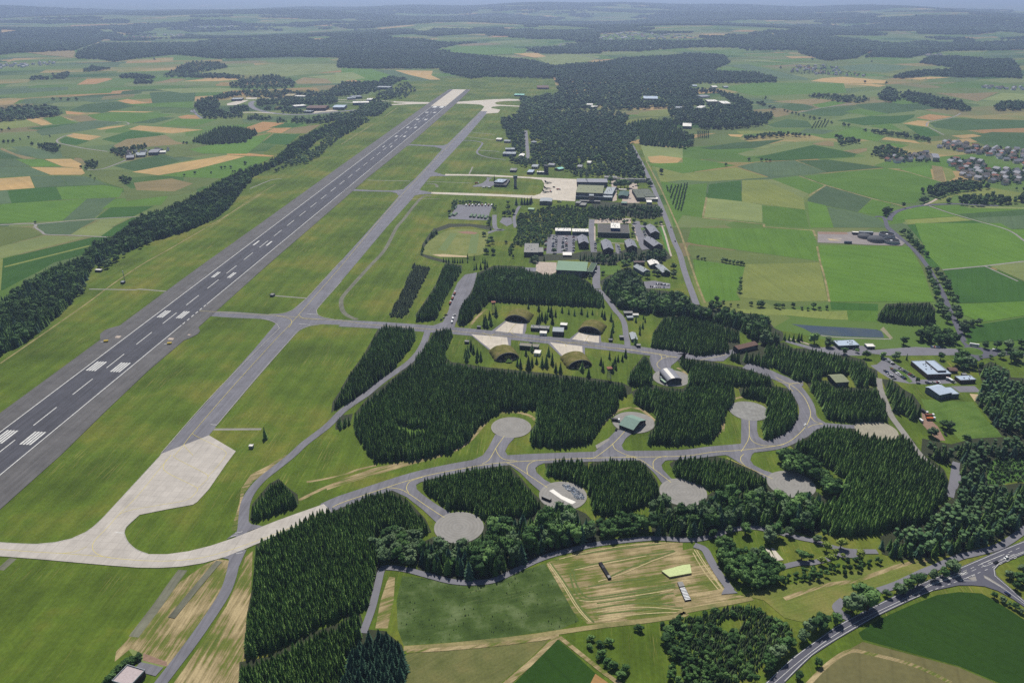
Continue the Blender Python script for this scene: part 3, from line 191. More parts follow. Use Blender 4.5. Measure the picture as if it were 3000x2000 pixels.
D_BL=json.loads(r'''[["hangar","long hall with a pale green metal roof beside the beige yard","hangar",64.4,1082.8,-0.138,43.7,40.4,9,"shed","dark","green",{"win":0,"rise":2}],
["annexe","dark green lean-to at the right end of the green roofed hall","annexe",108.8,1082,-0.268,8.3,41,6.5,"flat","dark","dgreen",{}],
["sports_hall","flat grey roofed gymnasium left of the large car park","hall",18.7,1170.4,-0.049,22,46.5,7,"flat","dark","grey",{}],
["annexe","small flat annexe with skylights right of the gymnasium","annexe",41.9,1177.3,0,7.3,24.1,5,"flat","dark","grey",{}],
["office_block","left half of the long white roofed glazed block above the car park","office",73.6,1289.4,-0.032,26.7,17.3,6,"flat","glassy","white",{"win":12}],
["office_block","right half of the long white roofed glazed block above the car park","office",102.2,1285.6,-0.047,27.3,17.7,6,"flat","glassy","white",{"win":12}],
["barracks","grey gabled barracks right beside the large car park","barracks",107.7,1211.3,0,15.7,37.6,8.5,"gd","dbrick","slate",{"rise":4,"win":4}],
["barracks","grey gabled barracks below the left part of the office building","barracks",143.9,1179.3,0,15.4,44.5,8.5,"gd","dbrick","slate",{"rise":4,"win":4}],
["barracks","grey gabled barracks below the right part of the office building","barracks",182.4,1190.5,0,15.5,34.5,8.5,"gd","dbrick","slate",{"rise":4,"win":4}],
["barracks","farther of the two grey gabled barracks near the perimeter path","barracks",231.7,1267.5,0.055,15.1,42.8,8.5,"gd","dbrick","slate",{"rise":4,"win":4}],
["barracks","nearer of the two grey gabled barracks near the perimeter path","barracks",225.2,1196.1,0.246,15.5,41.4,8.5,"gd","dbrick","slate",{"rise":4,"win":4}],
["headquarters","large flat dark roofed office building with a raised blue hall","office",144.3,1274.2,-0.096,52.5,51.6,8,"flat","dark","dgrey",{"win":18}],
["roof_hall","white roofed blue glazed hall rising from the office building","hall",166.6,1282.9,-0.111,15.5,31.9,13,"flat","blue","white",{}],
["carport","white roofed open carport at the near end of the car park","carport",79.2,1169.7,-0.051,14.1,15.3,3,"canopy","grey","white",{}],
["shed","long brown roofed shed left of the white gabled house","shed",184.6,1127.5,0.042,16,6.7,5,"flat","brown","brown",{}],
["service_house","grey gabled house left below the white gabled house","house",191.4,1084,0.407,12,27.3,5,"gd","blueg","lslate",{"rise":3}],
["service_house","white gabled house above two grey gabled houses","house",206.7,1115.4,0.067,14.9,18.8,5,"gd","blueg","white",{"rise":3}],
["service_house","grey gabled house right below the white gabled house","house",219.6,1081.8,0.186,11.9,30.3,5,"gd","dark","lslate",{"rise":3}],
["guard_house","brown flat guard house at the checkpoint","guard house",143.9,930.1,0,10.9,6.8,4,"flat","brown","grey",{}],
["guard_house","grey hut in front of the checkpoint guard house","hut",146.3,916.9,0.092,7.8,6.4,3,"flat","blueg","lslate",{}],
["tent","white tent right of the checkpoint guard house","tent",154.8,927.7,0,6.9,4.8,2.5,"gw","white","white",{"rise":1}],
["hut","long grey hut right of the curving checkpoint road","hut",142.5,850.9,0,6.9,19.2,3,"gd","blueg","lslate",{"rise":1.5}],
["hut","small dark hut left of the curving checkpoint road","hut",129.1,857.2,0,4.9,5.5,3,"flat","dark","grey",{}],
["crew_building","low flat building left of centre between the rear shelters","building",23,883.3,-0.144,22.2,8.2,4,"flat","dark","grey",{"win":8}],
["crew_building","taller flat building right of centre between the rear shelters","building",48.9,868.4,-0.11,13.3,13.9,5.5,"flat","dark","lslate",{}],
["container","white container in front of the rear crew buildings","container",33.5,869.4,-0.134,8.2,7,3,"flat","white","white",{}],
["blockhouse","small blockhouse with pale roof behind the crew buildings","blockhouse",59.5,890.8,-0.187,8.2,7.6,4.5,"flat","dark","white",{}],
["crew_building","flat weathered building between the front shelters","building",8.7,830.6,-0.208,22,7.9,4.5,"flat","dark","stained",{"win":8}],
["shed","small box on the roof edge of the weathered building","shed",20.5,838.3,-0.098,3.5,3.5,5.5,"flat","dark","grey",{}],
["container","white ribbed container in front of the weathered building","container",24.9,812.6,-0.208,7.1,9.1,3.2,"flat","white","white",{}],
["hut","tiny hut left of the left rear shelter","hut",-43.3,889.8,-0.086,4.4,3,2.5,"flat","dark","grey",{}],
["hut","tiny hut right of the right rear shelter","hut",115.2,851,-0.122,4.3,3,2.5,"flat","dark","grey",{}],
["hut","tiny hut left of the left front shelter","hut",-56.3,845.7,-0.175,4.8,4.1,2.5,"flat","dark","grey",{}],
["hut","tiny hut at the end of the checkpoint strip","hut",146.2,834.7,0,4.6,4.9,2.5,"flat","dark","grey",{}],
["arched_hangar","grey arched hangar with a pale ridge stripe on a round pad","hangar",165.1,740.8,0.199,16.3,23.3,4,"arch","dark","slate",{"rise":3.5,"ridge":1}],
["container","pale green container left of the arched grey hangar","container",162.3,741.1,0.382,2.1,9.6,2.6,"flat","blueg","lgreen",{}],
["container","grey container farther back beside the arched grey hangar","container",160.2,752.4,0.33,1.3,3,2.4,"flat","blueg","lslate",{}],
["gable_hangar","green gabled steel hangar alone on its round pad","hangar",114.8,642,0.893,23.4,15.3,3.8,"gd","dark","tgreen",{"rise":4.2}],
["arched_hangar","olive roofed arched shelter half hidden by spruces near the gate","hangar",342.3,736.4,0.136,14.7,17.2,5,"shed","dark","olive",{"rise":1.5}],
["arched_hangar","brown roofed shelter above the upper loop taxiway","hangar",261,818.9,0.464,29.4,8.8,5,"shed","dark","brown",{"rise":1.5}],
["canteen","large low building with pale blue metal roof near the main gate","building",447.8,754.9,0.068,26.8,33.1,5,"flat","brown","lblue",{"win":8}],
["clerestory","raised blue grey roof section on the canteen","roof section",461.3,760.4,0.056,9.4,25.1,6.8,"flat","brown","lblue",{}],
["garage","small brown garage with pale roof right of the canteen","garage",477.7,743.5,0.1,17.7,9.8,4,"flat","brown","lblue",{}],
["gymnasium","pale blue roofed gymnasium with a shed roof above the lawn","gymnasium",437,707.1,0.35,16.4,17.8,6,"shed","blueg","lblue",{"rise":1.5}],
["annexe","lower right wing of the pale blue gymnasium","annexe",452.1,711.2,0.116,8.1,14.9,4.5,"flat","blueg","lblue",{}],
["gate_house","gate building with a pale blue roof beside the pond","gate house",380.9,830.4,0.096,25.2,14.9,4,"flat","glassy","lblue",{"win":6}],
["kiosk","small white kiosk between pond and car park","kiosk",414.6,830.7,0,9.1,7.9,3,"flat","blueg","white",{}],
["shed","dark timber shed behind the canteen","shed",479.5,768.5,-0.063,8.4,7.8,3,"gw","dark","brown",{"rise":1}],
["hut","tiny dark hut above the brown garage","hut",488.4,758.8,0,4.7,3.4,3,"flat","dark","grey",{}],
["bunker","flat pale roofed bunker with a parapet at the lower left corner","bunker",-242,347.2,-0.313,13,12.6,4.5,"bunker","dbrick","pinkgrey",{}],
["fire_station","flat roofed station building beside the control tower","station",-37.6,1632,-0.147,25.5,55.9,4.5,"flat","dark","dgrey",{}],
["engine_hall","white roofed engine hall on the station building","hall",-38.1,1642.2,-0.332,19.5,28.9,8,"flat","dark","lblue",{"win":6}],
["hangar","big maintenance hangar with olive grey roof beside the apron","hangar",126.3,1533.9,-0.151,52.7,65.6,12,"flat","dark","olive",{}],
["hangar","long grey roofed hangar behind the maintenance hangar","hangar",136.4,1632,-0.047,63.3,31.4,10,"shed","dark","slate",{"rise":1,"win":10}],
["workshop","grey glazed workshop right of the maintenance hangar","workshop",181.2,1538.5,-0.244,17.5,60.1,8,"flat","glassy","lslate",{}],
["workshop","low blue grey workshop in front of the maintenance hangar","workshop",125.4,1527.6,-0.159,71.7,15.8,6,"flat","glassy","lslate",{"win":16}],
["stair_tower","square brown stair tower on the low workshop","tower",149.8,1503.8,-0.116,8.8,13,13,"flat","brownt","lslate",{}],
["offices","long low brown building at the foot of the workshop","building",131.6,1498.7,-0.128,39.1,7.6,4,"flat","brown","grey",{"win":14}],
["offices","short brown two box building near the apron corner","building",121,1476,-0.279,8.9,14.6,6,"flat","brownt","grey",{}],
["offices","small grey block right of the two box building","building",128.8,1468.1,-0.28,10.5,19.2,4,"flat","brownt","grey",{}],
["round_hall","grey green curved hall below the apron","hall",52.9,1484.5,-0.106,23.5,25.3,7,"arch2","grey","lslate",{"rise":1}],
["workshop","dark green gabled workshop in the vehicle yard","workshop",210.5,1535.8,-0.229,18.4,37.6,5,"gd","dark","dgreen2",{"rise":2}],
["depot","left half of the olive flat depot beside the perimeter road","depot",244.2,1512.2,0,16.6,68.3,7,"flat","dark","olive2",{}],
["depot","right half of the olive flat depot beside the perimeter road","depot",262.5,1519,0.052,20.1,66.6,6.6,"flat","dark","olive2",{}],
["offices","white fronted low building at the depot foot","building",257.2,1512.5,-0.091,28,12,5,"flat","grey","white",{"win":10}],
["canopy","small white canopy before the depot","canopy",259.9,1488.7,-0.1,10,17.7,4,"flat","white","white",{}],
["offices","long low building with window row at the forest edge","building",249.9,1676.6,-0.125,39.5,8.1,6,"flat","lwall","grey",{"win":14}],
["offices","low grey roofed building left at the forest edge","building",200.1,1695.3,-0.141,26.7,17.2,5,"flat","lwall","grey",{}],
["carport","row of white vehicle roofs behind the green workshop","carport",219.2,1597.1,-0.141,16,5.7,3,"canopy","grey","white",{}],
["shed","low teal roofed shed at the vehicle yard front","shed",210.2,1483.8,-0.248,10,11.2,4,"gw","dark","tgreen",{"rise":1}],
["blue_hall","nearer blue clad hall beside the grass loop","hall",-23.4,1950.4,-0.114,31.7,27.3,6,"flat","blue","lslate",{}],
["blue_hall","farther blue clad hall beside the grass loop","hall",-16.7,2006,0,23.8,21.1,6,"flat","blue","lslate",{}],
["pavilion","small white pavilion right of the blue halls","pavilion",16.5,1933.7,-0.155,11.5,26.6,4,"gd","blue","white",{"rise":2}],
["round_tank","grey blue domed tank among the trees","tank",50.9,2105.9,0,15.4,35.7,4,"dome","lslate","lslate",{}],
["technical_building","small flat technical building nearest the control tower","building",-5.1,1772,-0.127,14.3,23.8,4,"flat","dark","grey",{}],
["technical_building","small white edged technical building right of the tower","building",33,1749.5,-0.218,13.1,26.7,5,"flat","dark","lblue",{}],
["technical_building","green glazed technical building with a dark tower beside it","building",55.5,1749.5,-0.106,16.7,10,5,"flat","glassy","white",{}],
["dark_tower","short dark tower beside the green glazed building","tower",71.1,1755.8,-0.204,9,9.1,18,"flat","dark","dgrey",{}],
["green_roof_hut","hut with a turquoise roof at the forest edge","hut",97,1793.9,-0.848,14.7,16,4,"gd","dark","mint",{"rise":2}],
["hut","pale green roofed hut above the thicket","hut",30,1440.9,-0.235,10.7,9.6,3.5,"gw","lgreen","lgreen",{"rise":1}],
["hall","white roofed low hall at the enclave left","building",-1014.4,2942.9,0.128,36.6,38.8,6,"flat","dark","lslate",{"rise":2}],
["hall","brown gabled hangar in the enclave","building",-686.8,2704.8,0,63.9,61.3,9,"gw","dbrown","brown",{"rise":2}],
["hall","blue white gabled hall in the enclave","building",-603.1,2728.1,0,38.1,55.8,8,"gw","blueg","lblue",{"rise":2}],
["hall","long white green hall at the enclave right","building",-555.2,2833.2,0.158,55.4,37.8,8,"flat","glassy","white",{"rise":2}],
["hall","green hall behind the enclave road","building",-586.6,2994.4,0.465,37.8,35,7,"flat","glassy","lslate",{"rise":2}],
["hall","low green shed at the enclave rear","building",-602.1,2974.1,0.152,31.3,33.9,5,"flat","glassy","lslate",{"rise":2}],
["hall","long pale hall hidden in the wood above the enclave","building",-544.2,3284.1,-0.16,54.3,42.1,8,"flat","glassy","lslate",{"rise":2}],
["hall","row of white huts in the enclave middle","building",-739.9,2770.1,0.555,39.6,35,5,"flat","blueg","white",{"rise":2}],
["hall","small white roofed shed below the brown hangar","building",-686.1,2658.4,-0.285,27.2,24.7,5,"flat","dark","lslate",{"rise":2}],
["hall","long white roof behind the enclave wood","building",-814.5,3034.5,-0.105,46.8,28.9,5,"flat","white","white",{"rise":2}],
["hall","beige wall block behind the enclave","building",-842.2,3015.2,0,31.5,57.5,9,"flat","sandy","sandy",{"rise":2}],
["hall","tiny white blue hut at the enclave gate","building",-526.3,2939,0,18.9,39.9,5,"flat","blue","white",{"rise":2}],
["hall","white hall in the right wood clearing","building",733.5,2831.1,0,30.3,66.4,6,"flat","dark","white",{"rise":2}],
["hall","second white hall in the right wood clearing","building",695.5,2886.3,0,36,45.6,6,"flat","brown","white",{"rise":2}],
["hall","rounded white hut in the right wood clearing","building",620.5,2743.8,-0.504,21,55.1,5,"flat","white","white",{"rise":2}],
["hall","white hall at the wood left of the right plain","building",499.8,2353.2,-0.206,25,58.7,7,"flat","glassy","white",{"rise":2}],
["hall","white roofed hall in the far base wood","building",477.5,2963,-0.151,52.1,73.7,6,"flat","dark","lblue",{"rise":2}],
["hall","red white hut in the far base wood","building",263.7,2757.5,-0.329,21.2,34.2,5,"flat","brown","white",{"rise":2}],
["hall","far low shed near the runway far end","building",7.9,3072.6,-0.113,37.3,33.9,5,"flat","glassy","mint",{"rise":2}],
["hall","ruined red brown sheds near the far wood","building",101.7,3288.7,0,46.6,73.4,6,"gw","brown","brown",{"rise":2}],
["hall","far white barn above the left fields","building",-3249.3,8391.1,0.258,23,96.4,8,"gw","white","white",{"rise":2}],
["hall","white barn with pale roof on the right plain","building",842.9,5306.8,-0.311,41.4,75.4,7,"gw","white","lslate",{"rise":2}],
["church","church with steep dark roof in the village","church",1007,1889.9,-0.307,14.2,53.6,9,"gw","lwall","slate",{"rise":4}],
["forest_building","white roofed hut left in the deep forest","building",258.7,2813.4,-0.178,20.1,28.9,5,"gw","lwall","white",{"rise":2}],
["forest_building","pale hut right in the deep forest","building",549.8,2743.8,-0.468,22.5,30.9,5,"gw","lwall","lslate",{"rise":2}],
["forest_building","pale roofed house nearest the lone mast wood edge","building",44.9,1807.4,-0.232,13.6,25,5,"gw","lwall","lslate",{"rise":2}],
["forest_building","grey house just right of that forest edge house","building",84.1,1827.9,-0.347,14.1,17.3,5,"gw","lwall","slate",{"rise":2}],
["forest_building","grey house in the forest behind the mint hut","building",149.9,1807.4,-0.31,10.2,20.4,5,"gw","lwall","slate",{"rise":2}],
["forest_building","tall white house in the forest gap","building",175.5,1852.2,-0.378,8.9,19.3,5,"gw","lwall","white",{"rise":2}],
["forest_building","slate roofed hall in the wood clearing left","building",701.5,3018.8,0.426,39.5,43.6,5,"gw","lwall","slate",{"rise":2}],
["forest_building","white hut beyond the far right wood","building",812.1,3321.5,0,20.6,39.4,5,"gw","lwall","white",{"rise":2}],
["forest_building","pale hut right beyond the far right wood","building",859.2,3321.5,0,17.6,29.5,5,"gw","lwall","lslate",{"rise":2}],
["forest_building","pale blue hut left beyond the far right wood","building",741,3361,0,17.8,30.2,5,"gw","lwall","lblue",{"rise":2}],
["forest_building","white shed at the forest edge by the runway loop","building",-43.3,2153.3,-0.304,14.4,21,5,"gw","lwall","white",{"rise":2}],
["forest_building","pale shed right of the forest edge car park","building",-21.5,2127.6,-0.266,16.1,16.6,5,"gw","lwall","lslate",{"rise":2}],
["farm_barn","dark roofed barn at the left of the farm","barn",-930.2,1906,0.329,16.1,33.8,5,"gw","brown","slate",{"rise":3}],
["farm_barn","blue grey roofed barn in the middle of the farm","barn",-919.6,1934,0.341,21.3,38.6,5,"gw","lwall","lslate",{"rise":3}],
["farm_barn","large blue grey hall at the right of the farm","barn",-900,1959.8,0.166,22.1,42.6,7,"gw","blueg","slate",{"rise":2}],
["farm_barn","small white shed at the right end of the farm","shed",-879.6,1978.9,0.277,13.5,19.5,4,"gw","white","white",{"rise":2}],
["service_house","small dark kiosk at the far left belt edge","hut",-616.7,1099.1,-0.139,9.3,4.9,3,"flat","dark","white",{}],
["hut","small equipment hut below the mast left of the runway","hut",-556.4,1049.1,-0.123,4.8,5.1,2.5,"flat","dark","lslate",{}],
["hut","small dark hut at the end of the stub path","hut",-329.9,998.9,-0.231,4.8,5.6,2.5,"flat","dark","grey",{}],
["hut","small white box hut near the lone spruce","hut",-241.6,615.1,-0.07,3.5,3.2,2.5,"flat","grey","white",{}],
["truck_hall","blue grey ribbed hall in the biogas yard","hall",587.9,1283.4,-0.153,21.7,6.3,6,"flat","blueg","lslate",{}],
["container","white trailer left of the biogas hall","container",578.1,1287.6,-0.129,9.9,6.2,4,"flat","dark","white",{}],
["container","dark blue container at the lower yard edge","container",545.1,1237.9,-0.102,11.7,3,3,"flat","blue","navy",{}]]''')
D_HS=json.loads(r'''[["left rear aircraft shelter under a grass mound with its dark doors facing the taxiway",5.8,912.1,-0.276,26.7,27.9,1],["right rear aircraft shelter under a grass mound with its dark doors facing the taxiway",94.8,876.3,-0.343,25.6,28.7,1],["left front aircraft shelter, grass covered, showing its recessed back wall",-5.3,801.7,0.296,24.5,29.6,0],["right front aircraft shelter, grass covered, showing its recessed back wall",75.6,782.9,0.244,25,30.5,0],["grass covered aircraft shelter in the far enclave",-784,2738.5,0.954,21.6,18,1]]''')
D_CR=json.loads(r'''[["of the first column in the barracks car park",[[57,1259],[52.7,1200]],13,0,0.08],["of the second column in the barracks car park",[[70.4,1279],[64.8,1198]],20,0,0.08],["of the third column in the barracks car park",[[75.1,1277],[69.4,1198]],18,0,0.08],["of the fourth column in the barracks car park",[[86.5,1275],[80.4,1198]],19,0,0.08],["of the fifth column in the barracks car park",[[91.6,1275],[86.8,1198]],19,0,0.08],["of the last column in the barracks car park",[[103.4,1273],[98.3,1198]],17,0,0.08],["in the farther row behind the office building",[[154,1387],[212.7,1375]],18,1,0.3],["in the nearer row behind the office building",[[150.7,1367],[194.3,1363]],14,1,0.3],["of the column beside the farthest barracks",[[227,1312],[224.5,1266]],12,0,0.08],["of the column left of the second barracks",[[136.9,1238],[133.4,1202]],9,0,0.08],["of the column right of the second barracks",[[173,1227],[171.7,1191]],10,0,0.08],["of the column right of the office building",[[210.5,1331],[209.4,1283]],7,0,0.08],["in the upper row of the wooded car park",[[205,1047],[221.7,1043]],12,1,0.08],["in the lower row of the wooded car park",[[194.9,1036],[215.9,1033]],9,1,0.08],["in the slanting row nearest the gate lawn",[[422.5,806.5],[427.5,790.2]],8,0.6,0.08],["in the short row left of the canteen",[[411.3,773.9],[412.8,754.3]],6,0.1,0],["in the middle row of the canteen car park",[[420.5,777.1],[424.3,754.3]],13,0.1,0.08],["in the upper row of the canteen car park",[[429.9,778.8],[435.7,759.5]],9,0.1,0.08],["in the row above the blue gymnasium",[[442.8,744.7],[456.6,745.4]],10,1.2,0],["in the row beside the gate road",[[492.2,835.6],[502,834.7]],7,1.2,0.08],["in the yard before the gate building",[[393.9,832.6],[402.8,826]],5,0.8,0.2],["in the yard row right of the hangars",[[221.4,1540],[234.6,1532]],9,1.2,0.08],["beside the green gabled workshop",[[215.2,1605],[212.3,1561]],5,0,0.08],["along the yard left of the depot",[[255.1,1651],[247.8,1561]],5,0,0.2]]''')
D_VE=json.loads(r'''[["car","white car driving on the curve of the loop taxiway",282.9,656,-2.095,"white"],
["car","white car on the highway nearest the right edge",366.8,463.6,-2.678,"white"],
["car","black car on the highway just before the junction",356.5,458.7,-2.699,"black"],
["car","dark blue car on the side road at the right edge",346.3,426,1.873,"navy"],
["car","white car topmost at the wide asphalt entrance road",-73.8,931.6,3.142,"white"],
["van","white van below the topmost car at the entrance road",-75.2,919.6,1.725,"white"],
["van","white and red van nearest the taxiway on the entrance road",-75.5,908.4,1.553,"white"],
["car","black car uppermost on the left of the entrance road",-84.8,932.1,0.236,"black"],
["car","grey car in the middle on the left of the entrance road",-86.8,923.4,1.136,"grey"],
["car","black car lowest on the left of the entrance road",-89.6,916.8,1.135,"black"],
["truck","flatbed truck at the top of the asphalt entrance road",-78.7,1007.6,1.473,"rust"],
["truck","flatbed truck in the middle of the asphalt entrance road",-80.4,989.4,1.464,"rust"],
["truck","flatbed truck lowest on the asphalt entrance road",-82.3,972.3,1.443,"rust"],
["van","white van beside the green roofed hall",122.6,1097.2,-0.418,"white"],
["truck","white truck on the pad left of the green gabled hangar",101,664.7,-0.294,"dark"],
["car","dark car at the mouth of the green hangar pad",99.6,647.5,1.241,"black"],
["car","dark car farther up the perimeter road",277.5,1329.1,-1.632,"black"],
["car","dark car lower down the perimeter road",269.5,1248.2,-1.58,"black"],
["bus","white bus entering the roundabout",544.2,838.4,-0.445,"white"],
["van","white van right of the roundabout",560.7,825.6,-0.264,"white"],
["truck","red tractor on the canteen yard",470.1,755,-2.137,"red"],
["truck","white truck on the canteen yard",471,748.6,-1.345,"white"],
["truck","red fuel truck on the concrete apron",95.9,1605,0,"red"],
["truck","red vehicle behind the nearest jet",79.4,1586.9,-1.258,"red"],
["van","dark vehicle between jets and fuel truck",87.5,1624,-0.372,"black"],
["truck","red lorry beside the flat roofed station",-74.9,1659.8,0.178,"red"],
["truck","white lorry on the lower edge of the station yard",-57.8,1623.1,0,"white"],
["truck","second white lorry on the lower edge of the station yard",-46.8,1621.6,-0.362,"white"],
["van","white boat on a trailer beside the lawn vehicles",398.6,663.6,-1.435,"white"],
["truck","dark lorry at the head of the lawn vehicles",409.9,681.2,-1.195,"dark"],
["truck","brown lorry in the lawn vehicle line",411.6,673.6,0,"rust"],
["truck","orange tractor in the lawn vehicle line",409.6,667.2,0,"orange"],
["car","small dark vehicle at the lower end of the lawn vehicles",410,638.8,-1.549,"black"],
["truck","olive lorry at the foot of the vehicle yard building",92.1,1503.7,-0.099,"dgreen"],
["truck","first lorry in the back row of the hedged vehicle yard from the left",-87.9,1478.8,1.521,"white"],
["truck","second lorry in the back row of the hedged vehicle yard from the left",-81.8,1478.8,1.517,"rust"],
["truck","third lorry in the back row of the hedged vehicle yard from the left",-75.7,1478.8,1.513,"white"],
["truck","fourth lorry in the back row of the hedged vehicle yard from the left",-69.5,1478.8,1.51,"dark"],
["truck","fifth lorry in the back row of the hedged vehicle yard from the left",-63.4,1478.8,1.506,"white"],
["truck","sixth lorry in the back row of the hedged vehicle yard from the left",-57.3,1478.8,1.502,"rust"],
["truck","seventh lorry in the back row of the hedged vehicle yard from the left",-51.1,1478.8,1.499,"white"],
["truck","eighth lorry in the back row of the hedged vehicle yard from the left",-45,1478.8,1.495,"rust"],
["truck","ninth lorry in the back row of the hedged vehicle yard from the left",-38.9,1478.8,1.491,"white"]]''')
D_VT=json.loads(r'''[["tent","first green tarpaulin shelter from the left in the hedged vehicle yard",-108.2,1459.9,1.41,"tarp"],["tent","second green tarpaulin shelter from the left in the hedged vehicle yard",-112.6,1406.7,1.374,"tarp"],["tent","third green tarpaulin shelter from the left in the hedged vehicle yard",-104.7,1412.6,1.347,"tarp"],["tent","fourth green tarpaulin shelter from the left in the hedged vehicle yard",-74.7,1403.7,1.43,"tarp"],["tent","fifth green tarpaulin shelter from the left in the hedged vehicle yard",-68.1,1401.3,1.41,"tarp"],["tent","sixth green tarpaulin shelter from the left in the hedged vehicle yard",-60.3,1398.8,1.429,"tarp"],["tent","seventh green tarpaulin shelter from the left in the hedged vehicle yard",-53.9,1396.9,1.425,"tarp"],["tent","eighth green tarpaulin shelter from the left in the hedged vehicle yard",-47.1,1393,1.389,"tarp"]]''')
D_JT=json.loads(r'''[["jet","farthest of the three parked jets on the apron",77.7,1661.2,-0.316,"x"],["jet","middle of the three parked jets on the apron",74,1609.5,-0.304,"x"],["jet","nearest of the three parked jets on the apron",70,1580.6,-0.338,"x"]]''')
D_TW=json.loads(r'''[[6.9,1629.3],[-24.1,945.3],[104.6,754.3],[-552.1,1054.1],[157.1,1651.1]]''')
D_YB=json.loads(r'''[["b","yellow arresting gear box left of the runway",-483.3,850.4,0.697,"y"],["b","yellow arresting gear box right of the runway",-405.2,844,0.605,"y"]]''')
D_PL=json.loads(r'''[[[-478.5,861.7],[-478.8,868.1],[-472.4,866.9],[-472.6,860.5]],[[-412.8,856.2],[-412.4,861.7],[-405.8,860.5],[-405.9,855]],[[-393.9,869.4],[-393.3,872.5],[-389.8,871.6],[-390.5,868.6]]]''')
D_TK=json.loads(r'''[[632.2,1279.3,12.5,5,0],[624,1243.9,13,5,0],[591.6,1271.9,11,7,1],[602.4,1252.3,13.5,9,1]]''')
D_VI=json.loads(r'''[["in the large village at the right edge",[[1060,1922],[1086,1904],[1121,1888],[1085,1792],[1127,1792],[1168,1792],[1191,1762],[1122,1650],[1084,1650],[1030,1650],[1009,1690],[993,1725],[1019,1792],[1026,1838]],95,14],["in the upper part of the right edge village",[[1101,2060],[1171,2142],[1199,2121],[1214,2060],[1256,2050],[1299,2012],[1328,1984],[1228,1823],[1196,1838],[1183,1922],[1172,1966],[1132,1993],[1115,2050]],72,14],["in the left tail of the right edge village",[[888,1888],[912,1939],[940,1922],[972,1939],[1050,1993],[997,1879],[965,1871],[914,1871]],14,13],["in the village beyond the long right fields",[[1333,3938],[1433,4223],[1564,4302],[1648,4224],[1602,4006],[1627,3809],[1628,3748],[1493,3809],[1369,3841]],45,14],["in the far village left of the right horizon",[[599.3,5822],[698.7,6703],[851.7,6820],[993,6993],[1134,6416],[1283,6326],[1401,5976],[1270,5752],[1171,5755],[833.1,5837]],70,22],["in the far village on the upper left plain",[[-3194,6826],[-3286,7057],[-3155,7235],[-2979,7685],[-2718,6970],[-2812,6785],[-3086,6797]],34,20],["in the far hamlet beside the upper left village",[[-3272,8509],[-3167,8670],[-2816,8736],[-2771,8589],[-3089,8443]],20,24],["in the village at the left edge",[[-2567,4077],[-2653,4294],[-2604,4408],[-2487,4447],[-2429,4487],[-2405,4295],[-2465,4162]],26,16],["in the farthest village at the upper left",[[-5967,9766],[-5042,9665],[-4919,9451],[-5745,9505]],16,34],["in the hamlet at the far right plain",[[1886,3365],[1964,3365],[2087,3340],[2031,3246],[1957,3269]],14,16],["beside the farm sheds on the left",[[-965,1981],[-933,2018],[-878.1,2037],[-860.9,2003],[-902,1945],[-936,1924]],10,9],["in the far hamlet below the right hills",[[2374,4907],[2612,5039],[2547,4910],[2386,4840]],8,24]]''')
D_FOIL=json.loads(r'''[[42.7,557.4],[44.8,558.8],[48.2,557.7],[52.7,553.6],[56.5,548.7],[59.3,544.4],[60.8,539.6],[59.9,536.5],[53.7,536.7],[51.7,539.6],[49.5,547.6],[47,548.7]]''')
D_OS=json.loads(r'''[[24.4,538.3],[31.1,533.4],[24.9,542.3]]''')
D_BR=json.loads(r'''[[117.7,437.2],[121.4,437.7],[124,419.9],[119.6,418.9]]''')
D_YT=json.loads(r'''[[108.5,449],[125.2,455.3],[130.6,456.1],[129.8,446.7],[113.1,442.5]]''')
D_BK=json.loads(r'''[67.5,449.8]''')
